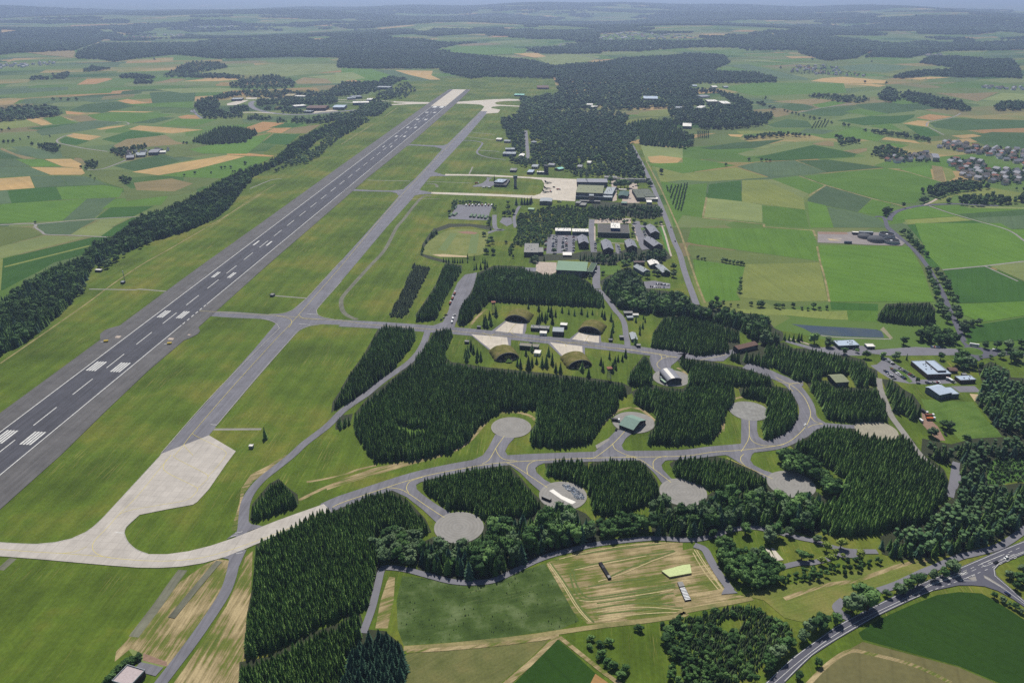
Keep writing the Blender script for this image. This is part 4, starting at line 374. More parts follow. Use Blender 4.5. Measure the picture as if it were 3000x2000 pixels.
D_SH=json.loads(r'''[["airfield_grass","grass","p",0,[[-743.4,373.1],[-574.2,593.6],[-617.6,863.5],[-633.1,1108],[-639.1,1455],[-638.7,1752],[-620.8,2118],[-575.9,2858],[-493.4,3366],[-477.7,3672],[186.8,3761],[174.6,2858],[74.1,2118],[369.5,2118],[301.7,1668],[274,1237],[252.7,985],[252,876.4],[333.9,883],[419.9,832.5],[547.3,832.5],[588.6,775.7],[464.4,517.7],[402.9,474.8],[289.1,309.8],[71.4,259.5],[-259.3,259.5],[-590.1,259.5]],1],
["field","crop l","p",0,[[-830.5,1222],[-790.2,1283],[-717.3,1274],[-793.4,1160],[-849.7,1142],[-877.1,1185]],2],
["field","crop G","p",0,[[-788.9,1160],[-705.1,1274],[-670.9,1274],[-676.3,1178],[-700.9,1142],[-701.3,1102],[-706.5,1059],[-708.7,1024],[-711.8,1024]],3],
["field","crop y","p",0,[[-795.7,1160],[-788.9,1160],[-711.8,1024],[-711.5,1002],[-781,1102]],4],
["field","crop m","p",0,[[-976,1339],[-899.9,1339],[-840.1,1330],[-794.9,1287],[-830.5,1222],[-877.1,1185]],3],
["field","crop b","p",0,[[-831.2,1330],[-752.5,1330],[-750.6,1287],[-792.3,1291]],4],
["field","crop l","p",0,[[-752.5,1330],[-696.7,1330],[-694,1277],[-748.1,1287]],5],
["field","crop G","p",0,[[-696.7,1330],[-673.9,1330],[-672,1277],[-694,1277]],6],
["field","crop y","p",0,[[-766.5,1125],[-688.3,1230],[-684.5,1225],[-762.5,1119]],5],
["field","crop g","p",0,[[-978,1470],[-985,1492],[-841.3,1531],[-808.6,1375],[-910,1356],[-1001,1338],[-1064,1434]],4],
["field","crop b","p",0,[[-841.3,1531],[-788,1540],[-758.1,1389],[-808.6,1375]],5],
["field","crop g","p",0,[[-786.6,1531],[-689.6,1554],[-675.6,1484],[-764.4,1465],[-776,1454]],6],
["field","crop G","p",0,[[-764.4,1465],[-686,1476],[-693.8,1399],[-755.4,1386]],7],
["field","crop b","p",0,[[-847.9,1356],[-750.8,1379],[-752.6,1330],[-826.2,1330]],6],
["field","crop l","p",0,[[-742.6,1384],[-697,1394],[-701.9,1330],[-747.5,1330]],8],
["field","crop G","p",0,[[-691.7,1394],[-670,1399],[-666.3,1330],[-699.3,1330]],9],
["field","crop b","p",0,[[-1060,1584],[-1038,1603],[-971,1497],[-985,1492],[-1004,1492]],5],
["field","crop G","p",0,[[-1038,1597],[-1011,1628],[-957,1631],[-887.2,1525],[-971,1497]],6],
["field","crop g","p",0,[[-953,1628],[-868,1648],[-807.4,1616],[-783.3,1543],[-887.2,1525]],7],
["field","crop t","p",0,[[-1127,1706],[-1066,1730],[-995,1622],[-1052,1600],[-1064,1600]],7],
["field","crop b","p",0,[[-1064,1730],[-1001,1737],[-937,1641],[-993,1622]],8],
["field","crop b","p",0,[[-998,1734],[-942,1730],[-857.5,1652],[-935,1641]],9],
["field","crop b","p",0,[[-1255,1825],[-1120,1825],[-1029,1744],[-1126,1720],[-1183,1709]],9],
["field","crop t","p",0,[[-1117,1825],[-994,1815],[-958,1759],[-959,1744],[-1027,1744]],10],
["field","crop t","p",0,[[-1133,1914],[-1071,1919],[-1017,1860],[-993,1812],[-1046,1831]],11],
["field","crop g","p",0,[[-1202,1914],[-1139,1914],[-1046,1831],[-1115,1828]],12],
["field","crop b","p",0,[[-1311,1914],[-1205,1914],[-1121,1831],[-1257,1828]],13],
["field","crop r","p",0,[[-1324,2061],[-1241,1981],[-1155,1919],[-1187,1919],[-1314,2037]],1],
["field","crop b","p",0,[[-1309,2073],[-1264,2081],[-1097,1927],[-1155,1924]],2],
["field","crop d","p",0,[[-1363,2057],[-1241,1963],[-1191,1919],[-1279,1919]],3],
["field","crop m","p",0,[[-1199,2117],[-1018,2009],[-933,1910],[-942,1797],[-992,1844],[-1051,1927],[-1106,1945],[-1182,2077]],14],
["field","crop d","p",0,[[-930,1836],[-908,1910],[-873.8,1972],[-795.2,1890],[-818.6,1828],[-852.4,1781]],1],
["field","crop b","p",0,[[-873.8,1972],[-770.7,1927],[-789.8,1885]],2],
["field","crop t","p",0,[[-859,1774],[-786.6,1876],[-708.1,1963],[-656.9,1948],[-725.7,1804],[-786,1740]],3],
["field","crop o","p",0,[[-722.7,1996],[-687.3,1999],[-587.8,1957],[-591.5,1945],[-705.7,1966]],4],
["field","crop g","p",0,[[-783.6,1734],[-724,1800],[-655.8,1945],[-590,1940],[-599.3,1828],[-630.4,1709],[-710.8,1720]],4],
["field","crop t","p",0,[[-1121,2345],[-1117,2409],[-898.1,2333],[-963,2272],[-1105,2333]],1],
["field","crop t","p",0,[[-1217,2345],[-1202,2386],[-1160,2417],[-1161,2381],[-1194,2333]],1],
["field","crop t","p",0,[[-1250,2237],[-1246,2277],[-1143,2226],[-1147,2160],[-1195,2192]],1],
["field","crop G","p",0,[[-1231,2170],[-1238,2215],[-1143,2160],[-1147,2097],[-1196,2117]],15],
["field","crop G","p",0,[[-1122,2181],[-1102,2325],[-975,2260],[-1057,2128]],2],
["field","crop r","p",0,[[-1046,2087],[-1054,2181],[-972,2244],[-907,2149],[-863.5,2117],[-1009,2037]],15],
["field","crop m","p",0,[[-1009,2037],[-863.5,2117],[-775.4,2097],[-826.1,2028],[-754.1,1981],[-827.3,1936],[-922,2018],[-970,2018]],16],
["field","crop d","p",0,[[-1165,2449],[-1139,2578],[-1066,2557],[-1090,2449]],1],
["field","crop g","p",0,[[-1061,2423],[-1054,2539],[-922,2528],[-946,2383]],2],
["field","crop b","p",0,[[-1372,2308],[-1382,2409],[-1294,2505],[-1185,2463],[-1241,2308],[-1315,2237]],2],
["field","crop g","p",0,[[-1385,2608],[-1294,2719],[-1096,2623],[-1161,2449],[-1280,2505]],3],
["field","crop t","p",0,[[-1529,2534],[-1506,2554],[-1392,2436],[-1409,2409]],1],
["field","crop g","p",0,[[-1484,2548],[-1452,2593],[-1320,2449],[-1384,2428]],4],
["field","crop r","p",0,[[-1443,2593],[-1371,2608],[-1292,2511],[-1329,2477]],5],
["field","crop y","p",0,[[-1616,2471],[-1531,2534],[-1413,2409],[-1489,2333],[-1524,2320]],6],
["field","crop G","p",0,[[-1427,2358],[-1378,2417],[-1326,2444],[-1380,2333]],7],
["field","crop o","p",0,[[-1491,2703],[-1394,2654],[-1402,2623],[-1448,2629]],1],
["field","crop t","p",0,[[-1359,2686],[-1340,2703],[-1188,2686],[-1208,2664]],4],
["field","crop o","p",0,[[-1067,2578],[-1051,2617],[-1020,2608],[-979,2534],[-1041,2539]],3],
["field","crop o","p",0,[[-1430,2951],[-1414,2998],[-1280,2883],[-1307,2850],[-1359,2875]],1],
["field","crop d","p",0,[[-1504,2857],[-1426,2931],[-1303,2839],[-1347,2654],[-1485,2719]],5],
["field","crop b","p",0,[[-1562,2962],[-1442,2990],[-1449,2901],[-1490,2901]],6],
["field","crop g","p",0,[[-1367,2857],[-1149,2931],[-1089,2769],[-1267,2804]],6],
["field","crop d","p",0,[[-1409,3178],[-1262,3269],[-1144,2931],[-1280,2894]],7],
["field","crop b","p",0,[[-2088,3292],[-1822,3365],[-1772,3269],[-1952,3113],[-1980,3113]],1],
["field","crop o","p",0,[[-1824,3440],[-1889,3659],[-1812,3688],[-1773,3659],[-1757,3466]],1],
["field","crop t","p",0,[[-1433,3563],[-1355,3700],[-1285,3748],[-1202,3630],[-1279,3574]],1],
["field","crop r","p",0,[[-1523,3493],[-1521,3676],[-1443,3659],[-1445,3530]],1],
["field","crop l","p",0,[[-1440,3292],[-1199,3340],[-1078,3292],[-1129,3200],[-1282,3169]],8],
["field","crop r","p",0,[[-3047,5112],[-2992,5271],[-2850,5295],[-2623,5012],[-2478,4691],[-2732,4859]],1],
["field","crop t","p",0,[[-4631,7630],[-4448,7539],[-4068,7134],[-4158,7031],[-4352,7154]],1],
["field","crop g","p",0,[[-2790,5304],[-2581,5252],[-2530,4965],[-2650,5064]],2],
["field","crop l","p",0,[[-1468,3905],[-1475,4149],[-1245,4343],[-864.6,4384],[-806.1,4076],[-1016,3778],[-1124,3809],[-1302,3841]],1],
["field","crop r","p",0,[[-944,3574],[-941,3718],[-817.4,3659],[-757.3,3493],[-905,3466]],1],
["field","crop l","p",0,[[-935,3748],[-801,3873],[-732.6,3905],[-695.6,3493],[-763.5,3493],[-823.9,3659]],2],
["field","crop m","p",0,[[-962,1789],[-906,1797],[-855.7,1759],[-843.2,1681],[-792.3,1616],[-638.3,1695],[-657.7,1578],[-756,1514],[-807.4,1616],[-883.8,1681]],11],
["field","crop r","p",0,[[-809.1,1668],[-744.6,1709],[-679.4,1661],[-692,1591],[-774.8,1603]],12],
["field","crop o","p",0,[[-787.3,2370],[-766.5,2477],[-693.8,2455],[-697.2,2370],[-723.3,2284]],2],
["field","crop o","p",0,[[-704.6,2291],[-699.4,2363],[-650.1,2370],[-655.8,2279]],3],
["field","crop r","p",0,[[-652.9,2284],[-645.8,2370],[-577.1,2428],[-583.8,2272]],4],
["field","crop G","p",0,[[-717.2,2365],[-691.6,2455],[-627.2,2436],[-647.1,2376]],5],
["field","crop G","p",0,[[-669.6,2128],[-674.5,2272],[-597.4,2260],[-591.8,2097]],2],
["field","crop g","p",0,[[-829.7,2037],[-769.7,2149],[-682.7,2272],[-668.3,2097],[-663.3,1981],[-772.2,1981]],17],
["field","crop g","p",0,[[-855.5,4149],[-633.7,4076],[-438.9,3574],[-590.4,3574],[-668.9,3519],[-710.4,3415]],3],
["field","crop l","p",0,[[-834.9,3905],[-758.6,3938],[-653.9,3688],[-741.9,3574],[-767.1,3574]],4],
["field","crop o","p",0,[[-729.3,3574],[-668.9,3700],[-623.1,3659],[-673.8,3546]],5],
["field","crop b","p",0,[[-690.9,4076],[-571.6,4041],[-340.5,3602],[-438.9,3574]],6],
["field","crop t","p",0,[[-569.8,4027],[-513.2,4027],[-383.9,4006],[-372.6,3809],[-314.2,3630],[-362.2,3630],[-483.7,3841]],7],
["field","crop t","p",0,[[-13.7,5064],[154.6,5088],[204.5,4793],[128,4745],[47,4953]],1],
["field","crop l","p",0,[[135.7,4725],[359,5097],[513.2,4787],[413.6,4509],[197.6,4262]],2],
["field","crop l","p",0,[[-907,7576],[-774.9,7973],[-465.5,7836],[-233.7,7744],[-491.4,7603],[-756.7,7133]],1],
["field","crop g","p",0,[[-494.5,5414],[-269,5626],[116.4,5381],[65.7,5060],[-235.6,4906]],2],
["field","crop l","p",0,[[338.4,2097],[440,2047],[430.5,1999],[416.3,1927],[385.4,1876],[358.4,1860],[349.8,1852],[322.1,1893]],2],
["field","crop t","p",0,[[333.7,1945],[368.3,1959],[416.3,1927],[383.9,1852],[329.8,1876]],3],
["field","crop y","p",0,[[332.5,1828],[383,1759],[519.3,1820],[563.6,1720],[423.9,1681],[370.3,1695],[318.3,1668]],2],
["field","crop g","p",0,[[313.5,1860],[406.2,1876],[419.7,1945],[525.5,1844],[383,1759],[346.6,1812]],4],
["field","crop g","p",0,[[320.4,1681],[362.3,1654],[370.2,1648],[417.1,1665],[347.8,1394],[314.6,1413],[283,1330],[311.6,1321],[298.2,1330],[282.7,1330]],3],
["field","crop G","p",0,[[417.7,1654],[495.2,1691],[449.8,1511],[388.9,1540]],4],
["field","crop l","p",0,[[387.4,1540],[450.3,1511],[481,1484],[446.5,1361],[348.8,1399]],5],
["field","crop y","p",0,[[498.3,1691],[547.5,1698],[578.5,1537],[552.9,1449],[449.2,1508]],6],
["field","crop l","p",0,[[547.5,1698],[567.7,1702],[604.3,1578],[578.5,1537]],7],
["field","crop g","p",0,[[480.1,1481],[551.6,1449],[518.9,1330],[446.4,1351]],7],
["field","crop g","p",0,[[565.8,1706],[634.9,1733],[663.4,1648],[602.2,1572]],8],
["field","crop B","p",0,[[585.1,1531],[661.1,1641],[711.6,1531],[644.5,1432],[603.7,1476],[579.3,1514]],9],
["field","crop b","p",0,[[601.7,1470],[644.6,1429],[665,1394],[658.5,1330],[562.1,1330]],10],
["field","crop g","p",0,[[713.5,1529],[737,1497],[677.1,1404],[646.6,1434]],11],
["field","crop g","p",0,[[643.6,1730],[747,1774],[862.1,1812],[907,1752],[924,1674],[829,1566],[782.1,1497],[738,1500],[716.4,1543],[665,1648]],12],
["field","crop g","p",0,[[578.1,1511],[602.8,1481],[562.1,1330],[521.5,1330]],11],
["field","crop b","p",0,[[523.9,1831],[578.9,1876],[680.5,1902],[712.6,1769],[566.8,1720]],13],
["field","crop d","p",0,[[686.4,1898],[764.1,1910],[862.1,1820],[713.1,1771]],14],
["field","crop G","p",0,[[595.8,1936],[794.2,2097],[862.6,1981],[841.1,1945],[685.1,1905],[618.5,1893]],15],
["field","crop l","p",0,[[619.6,2047],[730.1,2149],[760.1,2145],[647.8,2041]],16],
["field","crop y","p",0,[[647.6,2313],[704.1,2320],[775.9,2308],[724.9,2277],[646.2,2260]],1],
["field","crop t","p",0,[[609.3,2260],[652.5,2253],[634.1,2215],[608.7,2226]],1],
["field","crop d","p",0,[[487,2057],[591.7,2128],[744.3,2181],[629.8,2057],[512.6,2037]],17],
["field","crop r","p",0,[[797.5,2117],[853.8,2155],[863.2,2138],[840.2,2077],[805.6,2097]],16],
["field","crop g","p",0,[[926,2284],[1007,2376],[1033,2272],[1037,2226],[985,2149],[892.3,2260]],1],
["field","crop b","p",0,[[818.1,2284],[863.9,2358],[935,2320],[880,2260]],2],
["field","crop d","p",0,[[767.9,2423],[864.5,2534],[914,2491],[889.7,2370],[778.2,2370]],2],
["field","crop r","p",0,[[845.9,2654],[894.9,2752],[903,2623],[837,2563]],1],
["field","crop d","p",0,[[915,2786],[1003,2901],[1045,2786],[942,2686]],1],
["field","crop r","p",0,[[934,2931],[1113,3009],[1173,2970],[1070,2857],[1010,2875]],2],
["field","crop g","p",0,[[1052,2850],[1163,2943],[1191,2894],[1054,2769]],3],
["field","crop d","p",0,[[946,2670],[1135,2786],[1171,2752],[1060,2593],[986,2593]],4],
["field","crop d","p",0,[[1208,2857],[1339,2913],[1350,2703],[1220,2639],[1196,2752]],1],
["field","crop g","p",0,[[1101,2686],[1181,2752],[1230,2639],[1149,2593]],5],
["field","crop G","p",0,[[1009,2505],[1154,2593],[1224,2593],[1308,2623],[1275,2563],[1182,2449],[1056,2409]],6],
["field","crop o","p",0,[[1278,2554],[1359,2632],[1407,2578],[1307,2505]],7],
["field","crop t","p",0,[[1187,2444],[1262,2505],[1291,2491],[1235,2383]],7],
["field","crop g","p",0,[[1059,2396],[1152,2449],[1127,2308],[1093,2345]],7],
["field","crop G","p",0,[[1183,2423],[1228,2370],[1201,2237],[1137,2215]],8],
["field","crop d","p",0,[[1271,2449],[1387,2548],[1614,2505],[1533,2370],[1292,2320],[1250,2370]],8],
["field","crop d","p",0,[[1264,2226],[1376,2296],[1481,2284],[1332,2037],[1246,2097]],1],
["field","crop t","p",0,[[1229,2237],[1302,2260],[1311,2230],[1238,2192]],2],
["field","crop t","p",0,[[1008,2177],[1037,2215],[1091,2160],[1087,2117]],2],
["field","crop g","p",0,[[991,2145],[1047,2097],[1006,2057],[987,2117]],3],
["field","crop r","p",0,[[840.6,2018],[919,2057],[903,2018],[862.6,1981]],16],
["field","crop r","p",0,[[983,1844],[1000,1828],[930,1674],[917,1695]],13],
["field","crop g","p",0,[[888.7,1804],[980,1848],[919,1709],[901,1752]],14],
["field","crop y","p",0,[[1000,1828],[1009,1804],[977,1723],[933,1674]],15],
["field","crop r","p",0,[[1646,3178],[1753,3156],[1907,3200],[1677,2931],[1653,3091]],1],
["field","crop l","p",0,[[1713,2970],[1905,3178],[1992,3134],[1870,2931]],2],
["field","crop m","p",0,[[1685,4303],[1938,4477],[2131,4153],[2024,4007],[1687,3873],[1628,4076]],1],
["field","crop b","p",0,[[1656,4225],[1902,4390],[2058,4229],[1783,3938],[1637,4006]],2],
["field","crop g","p",0,[[837.7,3340],[1042,3519],[1411,3493],[1301,3178],[1101,3134],[921,3091]],1],
["field","crop t","p",0,[[1297,3574],[1389,3688],[1503,3748],[1638,3602],[1584,3493],[1405,3493]],2],
["field","crop t","p",0,[[1432,3466],[1522,3477],[1557,3415],[1505,3365]],1],
["field","crop t","p",0,[[1746,3659],[1899,3748],[1976,3718],[1804,3630]],1],
["field","crop b","p",0,[[1104,4301],[1236,4341],[1324,3688],[1294,3602],[1207,3688],[1165,4006]],3],
["field","crop l","p",0,[[1185,4595],[1394,4596],[1534,4302],[1670,4385],[1452,4424]],4],
["field","crop t","p",0,[[1579,4828],[1750,4834],[1742,4741],[1577,4690]],1],
["field","crop y","p",0,[[799,1488],[862.3,1545],[963,1611],[1000,1624],[1034,1581],[1072,1593],[1019,1505],[948,1505],[893.1,1563],[846.5,1505],[815.7,1494]],13],
["field","crop g","p",0,[[705,1415],[726.7,1446],[793.8,1478],[816.4,1405],[708.3,1381],[690.9,1372]],12],
["field","crop y","p",0,[[707.2,1379],[813.9,1401],[828.9,1376],[702.1,1351]],13],
["field","crop G","p",0,[[698.5,1348],[829,1374],[857.6,1317],[851.7,1258],[839,1189],[796.2,1119],[621.8,1119],[674.9,1240]],14],
["field","crop g","p",0,[[804.9,1478],[863.4,1478],[968,1454],[1003,1456],[975,1410],[819.1,1405]],13],
["field","crop d","p",0,[[822.9,1418],[966,1451],[1003,1456],[975,1410],[832.6,1393]],14],
["field","crop l","p",0,[[860.6,1478],[930,1472],[1007,1462],[1002,1454],[968,1454],[868.8,1462]],15],
["field","crop b","p",0,[[834.7,1392],[942,1409],[977,1413],[918,1317],[890.7,1324],[863.9,1321]],15],
["field","crop g","p",0,[[862.6,1319],[889.9,1322],[918,1317],[852.7,1211],[846.9,1250]],16],
["field","crop g","p",0,[[313.4,1330],[520.9,1321],[504.6,1254],[473.3,1149],[302.9,1234],[288.7,1246]],4],
["field","crop m","p",0,[[288.2,1232],[472.1,1146],[459.9,1102],[354.3,1134],[307.8,1153],[280.2,1160],[280.8,1207]],5],
["field","crop g","p",0,[[279.8,1158],[351.1,1122],[336.4,1083],[309.5,1013],[308.2,985],[258.1,980],[261.5,1041]],6],
["field","crop y","p",0,[[354.3,1134],[469.8,1142],[424.7,983],[365.3,980],[311.1,996],[337.4,1083]],7],
["field","crop g","p",0,[[499.8,1230],[644.3,1222],[614.7,1116],[565.9,980],[427.6,980],[459.9,1102]],15],
["field","crop G","p",0,[[426.2,979],[487.6,972],[477.4,948],[418.1,952]],2],
["field","crop g","p",0,[[437.1,949],[477.4,948],[460.5,911],[425.7,915]],3],
["field","crop y","p",0,[[294,953],[357.1,954],[419.1,947],[437.1,949],[426.7,918],[401.7,920],[350.9,934],[303.4,932]],4],
["field","crop g","p",0,[[716.8,1358],[869.2,1358],[863.9,1278],[909,1254],[851.7,1163],[787.2,1149],[641.9,1109],[652.1,1170],[681.9,1262]],17],
["field","crop G","p",0,[[641,1105],[710.4,1123],[732.9,1058],[745.5,996],[737,983],[596.3,975],[620.3,1041]],18],
["field","crop l","p",0,[[721.3,1127],[786.4,1148],[849.4,1160],[745.5,996],[734.3,1060]],19],
["field","crop g","p",0,[[595.9,972],[687.4,981],[737,983],[709.5,939],[657.5,931],[591.9,910],[581,934]],19],
["field","crop G","p",0,[[588.8,904],[654.6,926],[706.3,934],[641.8,832.8],[612.8,855.4],[541.6,849.1],[562,887.9]],20],
["field","crop l","p",0,[[-247,377.2],[-245.5,399.9],[-237.9,430.3],[-225.6,452.9],[-211.7,462.4],[-205.4,449.8],[-204.9,417.5],[-210.1,383.3],[-216.2,363.1],[-227.4,357.4]],2],
["meadow","rough","p",0,[[-79.2,445.2],[-60,442.2],[-38.8,436.9],[-28.4,435.4],[-7.8,439.9],[5.8,449.8],[24,458.4],[28.8,446.7],[45.2,401.2],[31.2,393.4],[-16.6,384.6],[-69.9,379.7],[-75.5,393.4],[-80,420.3]],2],
["meadow","hay","p",0,[[25.1,458.4],[35.1,465.7],[57.5,473.9],[80,479],[108.3,483.2],[130.4,482],[128.7,473.1],[135.8,475.6],[140.9,473.9],[145.2,459.2],[149,443.7],[151,434.7],[148.1,427.4],[157.9,426],[167.1,422.4],[158.1,418.9],[115.8,407.9],[100.2,403.9],[85.3,402.5],[50.8,398],[41.9,409.2],[33.4,434.7]],3],
["meadow","dry","p",0,[[60.8,420.3],[113.2,431.8],[114.4,421.7],[87.8,418.9]],4],
["meadow","haygreen","p",0,[[51.4,440.6],[61.2,444.4],[75.5,442.2],[105.1,444.4],[110.2,449.8],[125.5,456.8],[131.7,456.1],[134,442.2],[126.1,439.1],[122,439.1],[74.2,431],[55.3,426]],5],
["meadow","haygreen","p",0,[[135.8,475.6],[140.9,473.9],[145.2,459.2],[151,434.7],[147.1,427.4],[124.6,421.7],[124.8,437.7],[135.1,442.2],[140.6,452.9]],6],
["meadow","haygreen","p",0,[[52.6,418.9],[111.4,421.7],[112.8,418.9],[118,418.9],[122,418.9],[143.4,424.5],[159.2,423.1],[148.1,418.9],[116.1,409.5],[100.4,405.2],[85.4,403.2],[56.8,399.9]],7],
["mown_line","turf_line","R",1.3,[[43.7,449.8],[47.2,453.7],[72.5,461.2],[100.5,468.6],[122,473.1]],6],
["mown_line","turf_line","R",1.3,[[42.1,448.3],[43.2,434.7],[47.9,422.4],[57.9,421.7],[83.8,426.7],[115.7,434]],8],
["mown_line","turf_line","R",1.3,[[44.8,449.8],[45.9,436.2],[51.1,424.5],[59.1,423.8],[83.1,428.8],[116.1,436.2]],9],
["mown_line","turf_line","R",1.3,[[28.8,458.4],[37.7,437.7],[47.2,413.3],[54.8,399.9]],10],
["mown_line","turf_line","R",1.3,[[65,440.6],[81.9,451.4],[105.2,464.1],[122.9,472.3]],10],
["mown_line","turf_line","R",1.3,[[54,434],[75.2,439.1],[96.4,442.2]],11],
["mown_line","turf_line","R",1.3,[[58.5,417.5],[83.2,422.4],[113.4,427.4]],10],
["mown_line","turf_line","R",1.3,[[31.7,462.4],[46.1,467.3],[68.3,472.3],[113.5,480.7]],11],
["mown_line","turf_line","R",1.3,[[54,412],[82.5,417.5],[112.3,416.1]],11],
["mown_line","turf_line","R",1.3,[[55.5,406.5],[91.7,412],[116.9,413.3]],12],
["straw_swath","straw","R",0.8,[[26.2,458.4],[35.1,437.7],[44.2,413.3],[51.9,399.9]],11],
["straw_swath","straw","R",0.8,[[27.5,458.9],[36.5,437.7],[45.7,413.3],[53.1,399.9]],12],
["straw_swath","straw","R",0.8,[[35,463.2],[57.2,470.9],[85.4,478.1],[113.6,481.5]],12],
["straw_swath","straw","R",0.8,[[45.4,451.4],[72.3,459.2],[100.2,466.8]],13],
["straw_swath","straw","R",0.8,[[46.7,420.3],[58.7,419.6],[83.5,424.5],[114.1,431]],13],
["straw_swath","straw","R",0.8,[[61.7,439.1],[81.5,448.3],[104.8,461.6],[123.7,470.3]],14],
["straw_swath","straw","R",0.8,[[137.6,473.9],[141.3,456.1],[148.2,431.8]],7],
["straw_swath","straw","R",0.8,[[139.3,473.9],[143.1,454.5],[149,431]],8],
["straw_swath","straw","R",0.8,[[135.8,470.6],[139.2,451.4],[145.8,430.3]],9],
["straw_swath","straw","R",0.8,[[57.7,409.2],[87,414],[116.5,411.3]],13],
["straw_swath","straw","R",0.8,[[58.1,403.2],[91.1,407.9],[116.1,409.2]],14],
["meadow","dry2","p",0,[[-67.9,371.2],[-63.7,374.8],[-16.5,382.1],[26.1,387.1],[11.4,368.9],[-6.7,349.8],[-11.8,342.1],[-65.2,342.1]],3],
["meadow","dry","p",0,[[-88.5,444.4],[-84.2,443.7],[-82,420.3],[-82.4,394.7],[-90.6,394.7],[-91.1,420.3],[-89.6,437.7]],2],
["farm_track","track","R",4,[[-69.6,377.2],[-44.6,379.4],[-16.6,383],[11.8,387.1],[31,391.1],[60.3,396.7],[90,401.2],[115.5,406.5],[116.1,409.5],[142.4,416.1],[167.1,422.4]],15],
["field_margin","dry","R",3,[[-67.4,374.8],[-44.3,376.6],[-16.5,379.7],[11.8,384],[30.9,387.7]],16],
["field_margin","dry","r",4,[[29.9,387.1],[16.1,370.1],[2.2,355.1],[-10.1,342.1]],17],
["field_margin","dry","r",3,[[30.8,387.1],[43.9,372.4],[56.3,358.5],[68.3,346.3]],18],
["field","crop K","p",0,[[29.9,384.8],[42.7,368.9],[53.3,355.1],[45.2,344.2],[-8.3,341],[2.2,350.7]],19],
["field","crop o","p",0,[[51.6,356.8],[61.3,347.4],[54.5,341],[45.2,344.2]],20],
["field","crop K","p",0,[[228,390.6],[246.5,402.5],[271.6,414.7],[296.9,425.7],[313.8,428.8],[329.3,427.4],[334.5,420.3],[344.2,402.5],[354.7,380.9],[338.1,341],[317.4,335.8],[279.7,363.1],[228.5,384.8]],2],
["field","crop dry2","p",0,[[199.1,366.5],[216.8,376.6],[227.7,382.7],[279.1,361.9],[316.1,333.7],[296.8,315.8],[160.7,315.8],[178.5,346.3]],16],
["field_margin","dry","R",3,[[180.2,348.5],[198.3,364.2],[216.1,374.8],[229.1,372.4],[252.4,363.1],[268.4,349.8]],17],
["meadow","hay2","p",0,[[-247.7,396],[-239.6,434.7],[-226.7,456.1],[-218.5,463.2],[-208.2,461.6],[-204.5,445.2],[-203.9,414.7],[-209.2,380.9],[-215.2,363.1],[-233.8,372.4],[-245.2,377.2],[-250.5,366.5],[-253.4,374.8],[-251.5,380.9]],3],
["meadow","hay2","p",0,[[-198.7,465.7],[-195.3,472.3],[-179.1,413.3],[-169.8,368.9],[-165.6,344.2],[-207.7,344.2],[-200.7,383.3],[-196,414.7],[-196.2,440.6]],4],
["meadow","dry","p",0,[[-206,604.2],[-215.8,587.7],[-227.2,574.1],[-229.3,552.5],[-224.1,532.1],[-219.6,496.4],[-215.6,496.4],[-218.6,518.5],[-224.9,546.3],[-222,565.3],[-209.4,583.1],[-202.1,604.2]],2],
["meadow","dry","p",0,[[-157.1,554.6],[-147.1,566.4],[-122.3,583.1],[-85.7,599.4],[-62.7,606.6],[-63.7,601.8],[-87.2,590],[-117,574.1],[-145.4,557.8],[-156.2,550.4]],2],
["field_margin","dry","R",2.5,[[-176.1,562.1],[-148.2,571.9],[-136,580.8],[-120.4,587.7]],3],
["meadow","bare","p",0,[[-235.5,373.5],[-217.6,366.4],[-215.8,362.6],[-233.2,367.5]],4],
["meadow","scrub","p",0,[[429.5,604.2],[463.8,604.2],[476.1,592.3],[449.2,558.9],[433.1,563.2],[403.5,554.6]],2],
["lawn","lawn","p",0,[[420.1,709.4],[470.6,703.3],[464.5,665.3],[464.5,635.6],[442.5,625.3],[419.5,620.3],[419.3,646.2],[411.8,673.8]],2],
["meadow","y2","p",0,[[160,426],[227.4,443.7],[286.6,459.2],[328.5,465.7],[332.4,464.9],[298.2,449.8],[258.6,431],[228.9,420.3],[209.4,399.9],[194.8,399.9],[183.5,403.9],[174.6,420.3]],16],
["field_margin","dry","R",3.5,[[-70.6,605.6],[-55.1,610.4],[-41.3,625.3],[-30.1,651.5],[-19.4,673.8],[-0.8,682.4],[16.5,676.6],[24.7,662.5]],3],
["field_margin","dry","R",3.5,[[18.1,624.1],[40.8,618.3],[62.5,622.8],[79.6,646.2],[96.6,673.8],[113,689.7],[128.8,688.3],[139.6,665.3]],4],
["field_margin","dry","R",3.5,[[201,646.2],[212.7,685.3],[227.6,709.4],[243.8,714.1],[255.5,707.9],[259.2,685.3]],2],
["field_margin","dry","R",3.5,[[158.3,622.8],[188.2,635.6],[198.9,646.2]],3],
["field_margin","dry","R",3.5,[[183.7,781.6],[188.1,774.7],[190.7,764.6],[192.2,757.1]],2],
["field_margin","dry","R",3.5,[[-53.2,892.4],[-45.5,925],[-33.4,954]],2],
["field_margin","dry","R",3.5,[[-176.1,536.1],[-162.5,550.4],[-146.5,563.2],[-134.3,571.9]],4],
["field_margin","dry","R",3.5,[[189.1,421.7],[220,434.7],[247.1,440.6],[285.2,456.1],[309.6,462.4]],17],
["farm_track","track","R",2.2,[[-575.4,792.3],[-572.8,843],[-570,906],[-567.4,975],[-567.3,1024],[-567.2,1041],[-565.7,1083],[-561,1142],[-549.6,1215],[-534.4,1330],[-514.7,1497],[-508.3,1572]],2],
["farm_track","track","R",1.6,[[-526.8,1330],[-518.1,1508],[-501.3,1654]],3],
["farm_track","track","r",2.5,[[-451.8,2107],[-420.1,2436]],2],
["farm_track","track","r",2.5,[[-408.2,2563],[-392.6,2793]],2],
